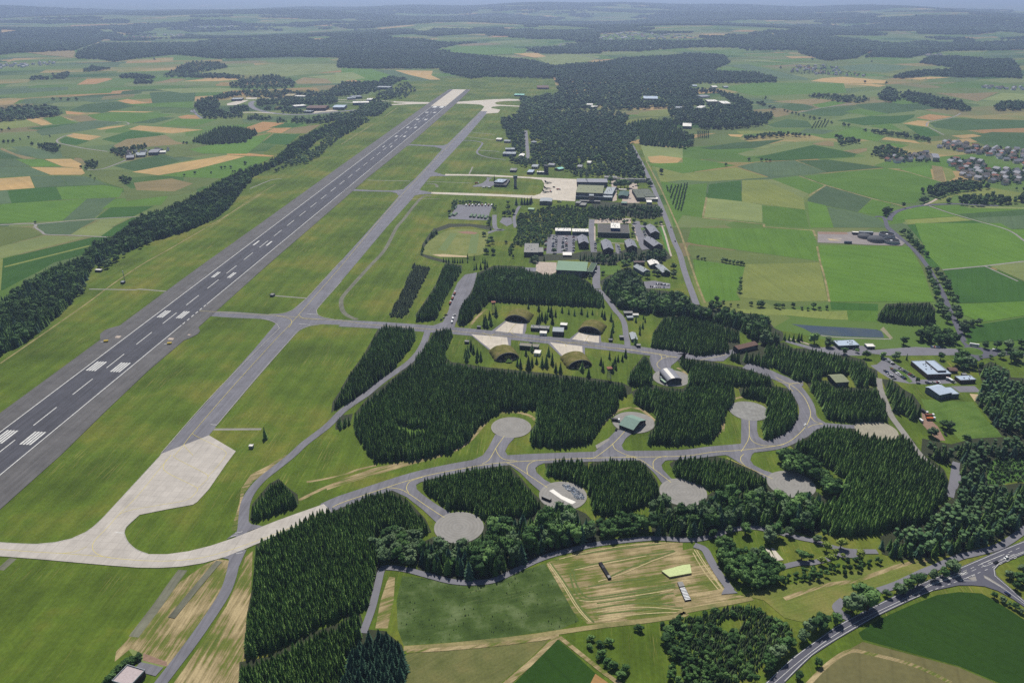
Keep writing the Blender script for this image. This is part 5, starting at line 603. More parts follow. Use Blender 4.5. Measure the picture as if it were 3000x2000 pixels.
["service_path","gravel","r",3,[[-590.7,1028],[-525.3,1025],[-520.7,1028],[-478.5,1019]],3],
["service_path","gravel","R",3,[[-502.7,1706],[-521.8,1695],[-536.3,1648],[-545,1616]],4],
["service_path","gravel","r",3,[[-278.9,993],[-326.9,1003]],2],
["service_path","gravel","r",3,[[-219.4,1684],[-313.3,1693]],2],
["service_path","gravel","r",2.5,[[-186.2,1681],[-85.4,1665]],2],
["service_path","gravel","r",3.5,[[-286.1,649.4],[-240.4,649.9]],2],
["service_path","gravel","r",3.5,[[-120.9,2296],[-47.2,2253]],2],
["service_path","gravel","r",3.5,[[-131.6,2226],[-49.6,2170]],2],
["service_path","asph2","R",5,[[-134.1,2164],[-108.3,2160],[-84,2138],[-79,2107],[-88.5,2009],[-77.6,1963],[-48,1927],[-16,1910]],3],
["service_path","gravel","r",4,[[-83.7,2028],[-31.4,2009]],4],
["service_path","gravel","r",3,[[-95.9,1752],[-91.3,1828]],2],
["old_track","asph3","R",6,[[-156.6,1628],[-162,1654],[-181.1,1661]],3],
["old_track","asph3","R",6,[[-162.1,1557],[-178.4,1545],[-187.9,1476],[-195.9,1384],[-201.8,1330],[-203.9,1207],[-214.4,1129],[-223.7,1059],[-229.4,1013],[-230,985],[-221,949],[-209.6,930],[-196.6,919]],2],
["farm_track","track","R",3,[[322.1,1893],[309.1,1616],[294.6,1394],[290.4,1330],[284.7,1262],[273.9,1156],[264,1053],[257.9,975]],8],
["farm_track","track","R",3,[[494.7,1222],[473.3,1149],[461,1102],[444,1041],[425.6,980]],16],
["farm_track","track","r",4,[[346.4,1394],[446.4,1351],[441.6,1335],[520.3,1313],[512.1,1278]],12],
["farm_track","track","r",4,[[388,1543],[348.8,1399]],13],
["farm_track","track","r",4,[[634.9,1733],[662.5,1645],[712.6,1533],[743.4,1486],[753.8,1454]],14],
["farm_track","track","r",4,[[662.5,1645],[596,1554]],15],
["farm_track","track","r",4,[[885.4,1804],[907,1730],[925,1670]],15],
["farm_track","gravel","R",4,[[799.3,1480],[811.8,1430],[831.5,1381],[857.6,1317],[849.3,1254],[839,1189]],18],
["farm_track","gravel","r",4,[[641.2,1108],[711.1,1125],[786.4,1148]],20],
["farm_track","gravel","r",3,[[713.3,1125],[725.1,1059]],21],
["farm_track","gravel","R",5,[[1236,2396],[1284,2477],[1392,2557],[1472,2654]],9],
["farm_track","gravel","r",4,[[1235,2383],[1215,2249]],9],
["farm_track","gravel","r",5,[[946,2670],[1054,2769],[1205,2875]],6],
["farm_track","gravel","R",5,[[-1213,2128],[-1237,2170],[-1248,2226],[-1241,2260]],16],
["farm_track","gravel","R",5,[[-1213,2128],[-1115,2057],[-1025,2009]],17],
["farm_track","gravel","R",5,[[-970,1794],[-942,1804],[-934,1852],[-931,1905]],15],
["farm_track","gravel","R",5,[[-833.8,1330],[-851.7,1356],[-904,1347]],7],
["farm_track","gravel","R",4,[[-845.3,1351],[-754.1,1386],[-676.5,1402]],10],
["farm_track","gravel","R",4,[[-680.6,1274],[-749.7,1285],[-790.9,1289],[-806.7,1304],[-832.4,1330]],10],
["farm_track","gravel","R",5,[[-1220,2482],[-1184,2471],[-1161,2436],[-1166,2423]],4],
["country_road","road","R",10,[[309,5483],[336.1,5711],[396.6,5804]],1],
["country_road","road","R",8,[[367.8,5097],[470.6,4691],[560.8,4423],[607.8,4285]],3],
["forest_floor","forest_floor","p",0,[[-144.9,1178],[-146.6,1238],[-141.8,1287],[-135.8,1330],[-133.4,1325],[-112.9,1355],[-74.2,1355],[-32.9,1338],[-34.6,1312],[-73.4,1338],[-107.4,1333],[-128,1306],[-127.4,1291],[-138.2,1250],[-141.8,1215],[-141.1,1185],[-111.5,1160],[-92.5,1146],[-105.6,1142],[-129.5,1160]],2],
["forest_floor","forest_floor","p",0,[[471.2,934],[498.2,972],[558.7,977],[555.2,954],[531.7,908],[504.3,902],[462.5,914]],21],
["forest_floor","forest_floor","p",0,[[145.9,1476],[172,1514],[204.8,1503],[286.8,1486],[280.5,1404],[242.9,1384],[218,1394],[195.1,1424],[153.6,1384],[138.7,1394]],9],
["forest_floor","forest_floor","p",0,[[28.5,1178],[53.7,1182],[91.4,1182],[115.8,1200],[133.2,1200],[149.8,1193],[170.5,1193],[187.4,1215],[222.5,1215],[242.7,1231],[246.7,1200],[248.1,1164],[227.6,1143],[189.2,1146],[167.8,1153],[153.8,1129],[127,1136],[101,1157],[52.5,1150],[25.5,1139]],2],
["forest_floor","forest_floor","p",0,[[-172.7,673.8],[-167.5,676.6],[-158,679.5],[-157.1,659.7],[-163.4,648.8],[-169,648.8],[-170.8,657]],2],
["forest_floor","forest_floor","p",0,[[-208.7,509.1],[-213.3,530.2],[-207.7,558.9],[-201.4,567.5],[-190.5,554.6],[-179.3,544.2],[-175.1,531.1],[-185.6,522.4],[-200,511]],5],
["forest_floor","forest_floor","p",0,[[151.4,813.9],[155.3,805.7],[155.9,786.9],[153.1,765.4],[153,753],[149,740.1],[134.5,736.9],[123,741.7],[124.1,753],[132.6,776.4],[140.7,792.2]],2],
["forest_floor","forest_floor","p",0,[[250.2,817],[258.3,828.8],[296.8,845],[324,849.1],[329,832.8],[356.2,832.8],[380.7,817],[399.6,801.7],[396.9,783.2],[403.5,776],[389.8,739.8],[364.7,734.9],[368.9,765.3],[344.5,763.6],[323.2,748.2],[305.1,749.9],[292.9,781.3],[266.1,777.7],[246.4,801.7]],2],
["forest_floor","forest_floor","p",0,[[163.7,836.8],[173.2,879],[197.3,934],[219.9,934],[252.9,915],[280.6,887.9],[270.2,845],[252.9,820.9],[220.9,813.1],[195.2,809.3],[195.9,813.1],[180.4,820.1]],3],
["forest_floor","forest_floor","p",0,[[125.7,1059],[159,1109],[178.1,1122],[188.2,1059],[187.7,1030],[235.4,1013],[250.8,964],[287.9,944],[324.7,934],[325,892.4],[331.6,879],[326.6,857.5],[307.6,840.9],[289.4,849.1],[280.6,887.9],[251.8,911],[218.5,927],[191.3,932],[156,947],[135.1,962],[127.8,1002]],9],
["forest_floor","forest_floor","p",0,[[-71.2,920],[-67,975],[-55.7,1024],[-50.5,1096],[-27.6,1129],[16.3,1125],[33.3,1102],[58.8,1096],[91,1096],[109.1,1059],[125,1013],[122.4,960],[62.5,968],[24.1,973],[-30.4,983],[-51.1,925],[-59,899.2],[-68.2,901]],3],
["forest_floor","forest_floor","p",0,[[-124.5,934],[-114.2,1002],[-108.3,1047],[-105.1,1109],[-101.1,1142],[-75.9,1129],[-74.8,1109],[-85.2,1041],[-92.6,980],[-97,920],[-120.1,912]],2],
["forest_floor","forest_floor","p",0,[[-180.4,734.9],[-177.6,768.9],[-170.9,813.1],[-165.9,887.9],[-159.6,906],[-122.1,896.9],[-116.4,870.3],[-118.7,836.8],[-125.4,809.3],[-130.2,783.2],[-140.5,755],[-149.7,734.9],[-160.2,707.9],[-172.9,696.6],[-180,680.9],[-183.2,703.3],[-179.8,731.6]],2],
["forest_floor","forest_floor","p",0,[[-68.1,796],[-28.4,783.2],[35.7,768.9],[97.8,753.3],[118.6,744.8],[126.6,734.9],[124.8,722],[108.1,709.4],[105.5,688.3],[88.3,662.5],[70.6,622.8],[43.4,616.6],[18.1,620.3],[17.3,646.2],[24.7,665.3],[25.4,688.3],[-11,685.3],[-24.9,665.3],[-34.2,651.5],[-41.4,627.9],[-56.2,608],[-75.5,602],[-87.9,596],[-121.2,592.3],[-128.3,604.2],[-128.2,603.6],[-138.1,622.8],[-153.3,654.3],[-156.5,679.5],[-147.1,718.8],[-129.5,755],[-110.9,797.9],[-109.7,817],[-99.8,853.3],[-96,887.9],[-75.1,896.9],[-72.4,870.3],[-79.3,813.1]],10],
["clearing","lawn","p",0,[[-119.9,665.3],[-97.2,652.9],[-76.1,651.5],[-73.7,640.9],[-91.8,630.5],[-106.8,640.9]],11],
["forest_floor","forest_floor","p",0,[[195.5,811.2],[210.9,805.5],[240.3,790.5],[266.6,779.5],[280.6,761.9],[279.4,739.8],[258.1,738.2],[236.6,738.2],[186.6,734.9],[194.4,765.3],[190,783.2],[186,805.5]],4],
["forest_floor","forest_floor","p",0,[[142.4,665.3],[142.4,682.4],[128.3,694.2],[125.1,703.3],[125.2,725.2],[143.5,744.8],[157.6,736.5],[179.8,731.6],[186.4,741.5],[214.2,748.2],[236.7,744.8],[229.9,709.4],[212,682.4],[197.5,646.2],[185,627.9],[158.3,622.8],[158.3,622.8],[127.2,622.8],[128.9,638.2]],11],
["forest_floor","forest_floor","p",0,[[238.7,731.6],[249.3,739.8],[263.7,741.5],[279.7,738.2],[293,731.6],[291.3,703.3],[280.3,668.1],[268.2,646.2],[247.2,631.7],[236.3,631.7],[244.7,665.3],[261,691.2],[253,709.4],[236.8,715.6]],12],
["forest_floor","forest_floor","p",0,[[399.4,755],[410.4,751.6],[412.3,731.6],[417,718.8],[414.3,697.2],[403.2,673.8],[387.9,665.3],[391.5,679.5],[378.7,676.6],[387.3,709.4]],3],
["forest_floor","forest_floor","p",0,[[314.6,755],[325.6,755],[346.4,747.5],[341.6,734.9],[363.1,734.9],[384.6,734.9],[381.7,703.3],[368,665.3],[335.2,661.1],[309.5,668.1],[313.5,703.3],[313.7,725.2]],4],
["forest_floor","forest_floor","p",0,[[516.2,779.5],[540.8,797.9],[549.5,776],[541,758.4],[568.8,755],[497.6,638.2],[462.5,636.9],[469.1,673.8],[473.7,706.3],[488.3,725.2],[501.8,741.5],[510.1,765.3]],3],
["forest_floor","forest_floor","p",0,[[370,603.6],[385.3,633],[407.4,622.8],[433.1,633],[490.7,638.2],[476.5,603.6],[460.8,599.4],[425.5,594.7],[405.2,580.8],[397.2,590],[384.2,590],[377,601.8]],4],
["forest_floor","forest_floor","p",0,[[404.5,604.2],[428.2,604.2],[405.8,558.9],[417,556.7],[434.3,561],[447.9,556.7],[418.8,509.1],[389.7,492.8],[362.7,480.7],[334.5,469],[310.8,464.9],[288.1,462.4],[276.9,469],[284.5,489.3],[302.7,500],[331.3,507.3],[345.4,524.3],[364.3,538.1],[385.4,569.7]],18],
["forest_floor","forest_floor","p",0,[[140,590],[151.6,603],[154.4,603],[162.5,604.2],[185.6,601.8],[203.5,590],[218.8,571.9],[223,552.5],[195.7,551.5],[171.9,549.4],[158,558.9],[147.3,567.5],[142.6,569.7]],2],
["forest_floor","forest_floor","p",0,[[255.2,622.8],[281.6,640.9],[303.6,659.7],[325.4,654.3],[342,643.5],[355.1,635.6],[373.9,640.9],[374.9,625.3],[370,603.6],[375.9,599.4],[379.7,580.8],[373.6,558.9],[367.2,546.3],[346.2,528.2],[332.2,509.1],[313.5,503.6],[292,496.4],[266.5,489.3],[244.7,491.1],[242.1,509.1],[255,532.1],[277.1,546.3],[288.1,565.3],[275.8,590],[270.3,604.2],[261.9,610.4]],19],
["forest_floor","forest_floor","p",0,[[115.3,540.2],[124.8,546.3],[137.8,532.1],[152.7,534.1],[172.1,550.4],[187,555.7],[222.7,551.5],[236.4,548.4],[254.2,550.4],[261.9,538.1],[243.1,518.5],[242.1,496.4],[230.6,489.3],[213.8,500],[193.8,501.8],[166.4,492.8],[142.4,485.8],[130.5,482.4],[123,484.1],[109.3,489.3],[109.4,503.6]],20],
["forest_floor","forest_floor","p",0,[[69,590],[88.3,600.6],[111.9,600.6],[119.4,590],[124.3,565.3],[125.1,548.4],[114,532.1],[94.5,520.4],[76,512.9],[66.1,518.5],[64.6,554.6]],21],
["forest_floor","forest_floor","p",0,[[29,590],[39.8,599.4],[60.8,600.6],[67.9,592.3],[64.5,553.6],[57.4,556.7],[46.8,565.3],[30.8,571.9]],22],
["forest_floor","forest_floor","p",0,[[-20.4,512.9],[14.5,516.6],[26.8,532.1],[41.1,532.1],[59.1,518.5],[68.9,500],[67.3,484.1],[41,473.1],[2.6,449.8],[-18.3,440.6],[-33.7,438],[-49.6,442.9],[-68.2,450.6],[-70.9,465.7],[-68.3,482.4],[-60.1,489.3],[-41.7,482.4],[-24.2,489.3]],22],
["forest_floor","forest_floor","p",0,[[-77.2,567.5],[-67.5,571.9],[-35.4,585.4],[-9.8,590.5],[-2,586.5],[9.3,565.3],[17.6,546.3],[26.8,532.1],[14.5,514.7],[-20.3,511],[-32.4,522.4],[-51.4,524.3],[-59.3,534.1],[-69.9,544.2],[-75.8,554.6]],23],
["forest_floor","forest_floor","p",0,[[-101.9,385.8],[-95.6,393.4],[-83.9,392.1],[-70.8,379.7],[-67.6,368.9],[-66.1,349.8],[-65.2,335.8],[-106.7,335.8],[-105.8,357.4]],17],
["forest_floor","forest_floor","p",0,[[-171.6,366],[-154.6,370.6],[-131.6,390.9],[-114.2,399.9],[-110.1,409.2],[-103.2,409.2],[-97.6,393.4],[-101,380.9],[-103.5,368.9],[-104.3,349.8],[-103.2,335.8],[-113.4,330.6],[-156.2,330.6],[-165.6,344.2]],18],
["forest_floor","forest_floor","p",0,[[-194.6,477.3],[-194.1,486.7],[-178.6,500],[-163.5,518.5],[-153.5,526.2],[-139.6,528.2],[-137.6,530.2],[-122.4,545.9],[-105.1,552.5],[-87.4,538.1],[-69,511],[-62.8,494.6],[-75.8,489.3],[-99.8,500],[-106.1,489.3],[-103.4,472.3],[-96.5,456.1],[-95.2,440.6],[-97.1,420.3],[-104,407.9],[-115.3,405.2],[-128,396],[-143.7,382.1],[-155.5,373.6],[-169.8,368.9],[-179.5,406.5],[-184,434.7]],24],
["pond","water","p",0,[[350.3,905],[365.1,902],[376.5,899.4],[399.7,896],[431.8,891.6],[450.3,887.5],[453.5,880.9],[451.3,871.1],[448.4,863],[433.8,864],[391.9,867.8],[374.8,871.7],[366.2,877.6],[361.4,890.9]],2],
["pond_bank","dirt","p",0,[[462,896],[458.9,861.4],[454,859.2],[454.6,874.3],[454.3,887.5]],2],
["footpath","gravel","R",2.5,[[374.2,870.1],[390.6,864.6],[420.9,861.4],[455.2,858.9]],3],
["footpath","pave","R",2.5,[[332.4,861.4],[344.1,851.3],[356.7,839],[367.7,830.5]],10],
["runway_junction","asph","p",0,[[-387.1,947],[-363.9,945],[-314.1,936],[-296.2,939],[-285,954],[-278.4,991],[-272.7,1035],[-251.9,1024],[-254.3,975],[-255.3,949],[-250,934],[-240.5,925],[-226.5,920],[-216.9,919],[-212.8,917],[-208.5,895.1],[-213.6,902],[-241.3,904],[-253,899.2],[-261.8,883.4],[-266.3,849.1],[-286.7,838.9],[-286.1,868.1],[-287.7,890.1],[-295,904],[-306.4,915],[-319.1,921],[-357.3,925],[-392.7,931]],3],
["parallel_taxiway","asph","p",0,[[-318.1,598.4],[-318.9,606.8],[-309.4,730],[-301.3,824.8],[-296.5,906],[-277,1002],[-262.8,1151],[-246.5,1324],[-222.1,1605],[-196.5,1852],[-178.4,2053],[-154,2260],[-104.4,2703],[-82.6,2703],[-83.3,2645],[-133.3,2149],[-176.2,1778],[-198.6,1520],[-219.6,1330],[-220.5,1320],[-244.8,1060],[-255.4,967],[-260.1,906],[-266.3,849.1],[-276.7,748.2],[-285.4,655.3],[-286.4,638.2],[-290.2,600.8]],12],
["taxiway","asph","R",21,[[-214.5,907],[-167.9,901],[-121.7,893.3],[-74.2,884.3],[-31.1,874.6],[4.3,866],[56.2,852.5],[106.8,839.3],[139.7,829.6],[171.8,818.9],[195.5,811.2],[198.6,810]],13],
["runway_exit","asph","p",0,[[-348.5,1584],[-336,1613],[-292,1602],[-252.6,1598],[-232.6,1605],[-218.9,1616],[-227.4,1554],[-234.7,1576],[-248.2,1588],[-290.2,1591],[-332.7,1596],[-342.5,1554]],13],
["runway_exit","asph","p",0,[[-296.7,2111],[-267.3,2107],[-212.2,2093],[-181.5,2091],[-166.2,2117],[-174.9,2009],[-181.7,2047],[-202.7,2073],[-265.4,2091],[-297.4,2073]],13],
["taxiway_junction","asph","p",0,[[-178.7,1844],[-179.5,1797],[-175.8,1774],[-154,1747],[-147.2,1743],[-121.1,1740],[-146.3,1731],[-175.2,1731],[-186.5,1716],[-194.4,1641],[-195.3,1616],[-187.1,1600],[-164.7,1584],[-157.6,1572],[-186.4,1566],[-199.7,1554],[-202.8,1531],[-210.1,1497],[-224.9,1616],[-194.1,1828]],14],
["service_yard","asph2","p",0,[[-56.7,1720],[-49.7,1716],[-42.7,1711],[-49.2,1700],[-49.6,1683],[-39.7,1680],[-37.6,1651],[-40.3,1639],[-49.7,1632],[-82.5,1632],[-82.8,1639],[-63.9,1664],[-56.5,1690],[-54.1,1710]],13],
["base_road","asph","p",0,[[-51.6,1097],[-53.5,1044],[-58.6,1002],[-62,954],[-70.6,911],[-71.8,887.9],[-105.4,892.4],[-87.1,911],[-82.9,949],[-82.4,1002],[-77.7,1053],[-69.2,1087]],14],
["base_road","asph","R",8,[[-103.4,881.2],[-104.6,849.1],[-108.4,820.9],[-115.6,796],[-127.1,772.4],[-139.5,748.2],[-151.6,718.8],[-161.8,700.2],[-170.1,682.4],[-178.6,654.3],[-192.4,624.1],[-199.3,603.6],[-208.2,583.1],[-215.8,565.3],[-219.4,546.3],[-218.7,530.2],[-215.1,514.7],[-211.4,500],[-208.9,485.8],[-207.3,473.9],[-206.3,465.7],[-203.3,449.8],[-201.5,434.7],[-201.8,420.3],[-205.2,396],[-208.3,378.4],[-211.6,363.1],[-214.8,348.5],[-216.5,339.9]],25],
["base_road","asph","p",0,[[-218.6,518.5],[-211.6,511],[-206.2,504.5],[-196.2,501.8],[-219.5,485.8],[-213.9,496.4]],26],
["base_road","asph","p",0,[[-216.9,464.9],[-200.2,473.9],[-200.3,467.3],[-200,456.1],[-202.3,449.8],[-206.4,459.2],[-210.9,463.2]],26],
["base_road","asph","r",7,[[-234.9,362.6],[-226.7,360.6],[-218.9,358.2]],26],
["old_track","asph3","R",7,[[-239.8,451.4],[-241.4,439.1],[-243.8,414.7],[-247.6,387.1]],4],
["old_track","asph3","r",6,[[-373.1,451.4],[-371,464.1]],2],
["old_track","asph3","R",5,[[-216.6,460.8],[-220.2,446.7],[-229.5,403.9]],27],
["loop_taxiway","asph","R",16,[[-152,524.7],[-140.8,534.5],[-123.5,545.3],[-106.8,555.7],[-90.7,565.3],[-72.8,574.1],[-48.1,583.6],[-22.7,591.2],[-3.3,595.8],[29.3,598.9],[68.7,601.3],[108.3,603],[154.7,604.6],[182.3,610.4],[210,614.8],[238.3,620.3],[254.1,627.9],[268.8,639.5],[282.3,657],[292.5,676.6],[298.1,697.2],[299.4,718.8],[298.2,738.2],[293.2,751.6],[286.4,760.1],[277.4,772.4],[260.5,786.8]],26],
["pad_link","asph","p",0,[[-15.9,639.5],[3.4,636.1],[-3.4,621.6],[-6.3,610.4],[-3.3,602],[16.3,599.4],[3.2,590],[-35.4,585.4],[-42,590],[-26.4,603.6],[-22.1,615.3]],27],
["pad_link","asph","p",0,[[-103.7,551.5],[-87.6,540.2],[-72.6,523.3],[-59.9,506.4],[-52.6,509.1],[-48.6,517.6],[-63.9,532.1],[-74.7,543.8],[-80.4,551.5],[-81.7,557.8],[-77.8,562.1],[-59.9,570.8],[-72.8,574.1],[-96.9,565.3],[-119.5,550.4]],27],
["pad_link","asph","p",0,[[-7.2,597],[-2,587.7],[6.9,576.3],[15.5,561],[24.3,547.3],[31.2,550.4],[35.8,557.8],[28.1,565.3],[21.5,576.3],[20.4,583.1],[23.8,587.7],[31.7,593.5],[42.4,599.4],[16.3,599.4]],28],
["pad_link","asph","p",0,[[100.7,648.8],[92.3,635.6],[76.2,610.4],[70.9,603.6],[55.3,597],[133.9,599.4],[122.9,604.4],[110.3,608],[102.3,612.9],[101.3,620.3],[107,633],[115.2,643]],27],
["pad_link","asph","p",0,[[105.5,601.8],[112.8,598.2],[120,585.4],[125.4,571.9],[128.6,557.8],[138.1,558.9],[145.7,563.2],[137.2,567.5],[132.6,580.8],[132.5,587.7],[137,594.7],[146.8,598.2],[154.1,601.8]],28],
["pad_link","asph","p",0,[[182.3,610.2],[195.1,603],[203.5,590],[213.1,578.6],[220.9,562.1],[227.8,564.2],[235.7,571.5],[229.6,574.1],[221.1,579.7],[214.4,587.7],[213.5,595.8],[217.1,604.2],[222.1,610.2]],27],
["pad_link","asph","p",0,[[225.7,672.3],[231.9,666.7],[240.1,668.1],[233.9,646.2],[232.6,635.6],[235.5,629.2],[245.6,626.6],[257.7,630.5],[254.4,620.3],[221.8,609.2],[194.7,606.8],[201.5,612.9],[208.2,615.3],[213.1,625.3]],28],
["pad_link","asph","p",0,[[303.1,703.3],[301.3,685.3],[300.6,670.9],[304.8,661.1],[320,658.4],[333.5,657],[330.8,650.2],[303.7,652.1],[293.2,650.2],[278.5,635.6],[264.1,625.3],[283.5,654.3],[293,673.8]],27],
["pad_link","asph","p",0,[[280.6,761.9],[287.4,753.3],[298.3,748.2],[312.6,748.8],[309.2,738.8],[303.3,734.9],[299,726.8],[299.9,715.6],[301.2,706.3],[294.9,718.8],[290,741.5]],27],
["pad_link","asph","p",0,[[128,830.9],[195.8,813.9],[184.8,795.7],[178,786.9],[175.3,778.2],[169.9,769.6],[159.5,764.6],[156.6,774.7],[155.7,788.6],[156.4,804.7],[158.7,812.1],[152.3,816.7],[131.3,825.2]],27],
["pad_link","asph","R",11,[[198.6,810],[219.2,805.5],[233.8,811.2],[246.9,817],[253.9,824.8]],28],
["pad_link","asph","p",0,[[232.4,805.5],[248.8,824.8],[256.6,828.8],[265.7,824.8],[250.9,813.1],[238.9,797.9],[225.7,797.9],[214.9,800.9]],29],
["pad_link","gravel","p",0,[[77.1,620.3],[90.6,633],[91.7,630.5],[77.8,614.1]],28],
["parking_pad","pad","p",0,[[18.5,652.9],[18,657.2],[16.6,661.3],[14.3,664.9],[11.3,668],[7.6,670.3],[3.5,671.7],[-0.8,672.2],[-5.1,671.7],[-9.1,670.3],[-12.8,668],[-15.9,664.9],[-18.2,661.3],[-19.6,657.2],[-20.1,652.9],[-19.6,648.6],[-18.2,644.5],[-15.9,640.9],[-12.8,637.8],[-9.1,635.5],[-5.1,634.1],[-0.8,633.6],[3.5,634.1],[7.6,635.5],[11.3,637.8],[14.3,640.9],[16.6,644.5],[18,648.6]],28],
["parking_pad","pad2","p",0,[[256.3,684.7],[255.8,689.1],[254.4,693.2],[252.1,696.9],[249,700],[245.3,702.3],[241.2,703.7],[236.8,704.2],[232.5,703.7],[228.4,702.3],[224.7,700],[221.6,696.9],[219.3,693.2],[217.8,689.1],[217.3,684.7],[217.8,680.4],[219.3,676.3],[221.6,672.6],[224.7,669.5],[228.4,667.2],[232.5,665.7],[236.8,665.2],[241.2,665.7],[245.3,667.2],[249,669.5],[252.1,672.6],[254.4,676.3],[255.8,680.4]],29],
["parking_pad","pad","p",0,[[-22.2,500.5],[-22.7,504.9],[-24.1,509],[-26.5,512.7],[-29.5,515.8],[-33.2,518.1],[-37.4,519.5],[-41.7,520],[-46,519.5],[-50.2,518.1],[-53.9,515.8],[-56.9,512.7],[-59.3,509],[-60.7,504.9],[-61.2,500.5],[-60.7,496.2],[-59.3,492.1],[-56.9,488.4],[-53.9,485.3],[-50.2,482.9],[-46,481.5],[-41.7,481],[-37.4,481.5],[-33.2,482.9],[-29.5,485.3],[-26.5,488.4],[-24.1,492.1],[-22.7,496.2]],28],
["parking_pad","pad","p",0,[[163.5,547.4],[163,551.8],[161.6,556],[159.2,559.7],[156.1,562.9],[152.3,565.2],[148.1,566.7],[143.7,567.2],[139.3,566.7],[135.1,565.2],[131.4,562.9],[128.3,559.7],[125.9,556],[124.4,551.8],[123.9,547.4],[124.4,543],[125.9,538.8],[128.3,535],[131.4,531.9],[135.1,529.5],[139.3,528.1],[143.7,527.6],[148.1,528.1],[152.3,529.5],[156.1,531.9],[159.2,535],[161.6,538.8],[163,543]],29],
["parking_pad","pad","p",0,[[258.1,558.7],[257.6,563.2],[256.1,567.4],[253.7,571.2],[250.6,574.4],[246.8,576.7],[242.6,578.2],[238.1,578.7],[233.7,578.2],[229.4,576.7],[225.6,574.4],[222.5,571.2],[220.1,567.4],[218.6,563.2],[218.1,558.7],[218.6,554.3],[220.1,550],[222.5,546.2],[225.6,543.1],[229.4,540.7],[233.7,539.2],[238.1,538.7],[242.6,539.2],[246.8,540.7],[250.6,543.1],[253.7,546.2],[256.1,550],[257.6,554.3]],28],
["parking_pad","pad","p",0,[[138.7,662.3],[138.2,666.9],[136.7,671.2],[134.2,675.1],[131,678.3],[127.1,680.8],[122.8,682.3],[118.2,682.8],[113.7,682.3],[109.3,680.8],[105.4,678.3],[102.2,675.1],[99.7,671.2],[98.2,666.9],[97.7,662.3],[98.2,657.8],[99.7,653.4],[102.2,649.5],[105.4,646.3],[109.3,643.9],[113.7,642.3],[118.2,641.8],[122.8,642.3],[127.1,643.9],[131,646.3],[134.2,649.5],[136.7,653.4],[138.2,657.8]],28],
["parking_pad","pad3","p",0,[[367.5,647],[367,651.3],[365.5,655.4],[363.2,659.1],[360.1,662.2],[356.4,664.5],[352.3,666],[348,666.5],[343.6,666],[339.5,664.5],[335.8,662.2],[332.7,659.1],[330.4,655.4],[329,651.3],[328.5,647],[329,642.6],[330.4,638.5],[332.7,634.8],[335.8,631.7],[339.5,629.4],[343.6,628],[348,627.5],[352.3,628],[356.4,629.4],[360.1,631.7],[363.2,634.8],[365.5,638.5],[367,642.6]],28],
["parking_pad","pad","p",0,[[62.5,542.5],[62,546.9],[60.5,551.1],[58.1,554.9],[55,558.1],[51.2,560.5],[47,562],[42.5,562.5],[38,562],[33.8,560.5],[30,558.1],[26.9,554.9],[24.5,551.1],[23,546.9],[22.5,542.5],[23,538],[24.5,533.8],[26.9,530],[30,526.8],[33.8,524.4],[38.1,523],[42.5,522.5],[47,523],[51.2,524.4],[55,526.8],[58.1,530],[60.5,533.8],[62,538]],29],
["parking_pad","pad","p",0,[[192.4,756.3],[191.9,760.7],[190.4,764.9],[188,768.7],[184.9,771.9],[181.1,774.3],[176.8,775.8],[172.4,776.3],[167.9,775.8],[163.7,774.3],[159.9,771.9],[156.8,768.7],[154.4,764.9],[152.9,760.7],[152.4,756.3],[152.9,751.8],[154.4,747.6],[156.8,743.8],[159.9,740.6],[163.7,738.2],[167.9,736.8],[172.4,736.3],[176.8,736.8],[181.1,738.2],[184.9,740.6],[188,743.8],[190.4,747.6],[191.9,751.8]],28],
["apron","concrete","p",0,[[-21.1,882.4],[-7.1,913],[15.2,907],[15.4,895.9],[12.8,873.9]],14],
["apron","concrete","p",0,[[-49.8,872.6],[-6,863.6],[-3.7,837.4],[-13.6,824.8],[-27.2,829.8]],14],
["apron","concrete","p",0,[[71.6,858.3],[81.1,878.1],[106.5,870.8],[103.4,847.7]],14],
["apron","concrete","p",0,[[45.2,849],[82.7,838.3],[81.3,815],[67.9,805.3],[57.2,811.7]],15],
["apron_patch","white","p",0,[[31.3,548.9],[34.7,551.4],[42.1,541.7],[52.8,533.4],[49.2,530.3],[40.6,537.5]],30],
["concrete_taxiway","concrete2","p",0,[[-318.1,598.4],[-318.6,606],[-286.4,638.2],[-276.8,630.5],[-252.1,610.4],[-253.9,590],[-255.9,551.5],[-259.3,533.7],[-261.4,529.8],[-279.3,523.9],[-299.6,516.2],[-300.5,514.4],[-303,501.8],[-302.2,495.5],[-299.2,489.3],[-292.9,481.5],[-283.3,473.6],[-272.5,468.6],[-258.3,468.5],[-243.3,471.9],[-229.1,478.1],[-215.3,486.7],[-201.7,497.3],[-187.7,508.2],[-172.9,518.5],[-154.5,530.6],[-146.6,521.4],[-159.4,510.6],[-173.4,497.8],[-187.3,486.3],[-200.6,475.3],[-213.8,465.4],[-227.6,458.6],[-242.2,454.8],[-257.6,453.4],[-273.6,453.7],[-296,456.1],[-324.4,459.6],[-353.2,463.2],[-381.9,466.2],[-451.1,472.3],[-463,489.3],[-391.5,482.4],[-377.4,481],[-362.7,480.3],[-349.4,482.4],[-339.3,486.7],[-332.1,494.6],[-329.5,500.9],[-327.4,511],[-323.1,553.6]],28],
["concrete_taxiway","concrete","p",0,[[-149.5,1752],[-56.8,1747],[7.9,1730],[71.5,1716],[140.5,1702],[135.6,1616],[123.4,1511],[64.4,1527],[-21.9,1550],[-109.9,1562],[-163.5,1572],[-164.8,1586],[-81.3,1576],[7.2,1563],[45.1,1557],[57.3,1572],[64.3,1603],[68.8,1661],[64.4,1695],[39.5,1709],[-24.1,1723],[-88.6,1734],[-148.3,1737]],15],
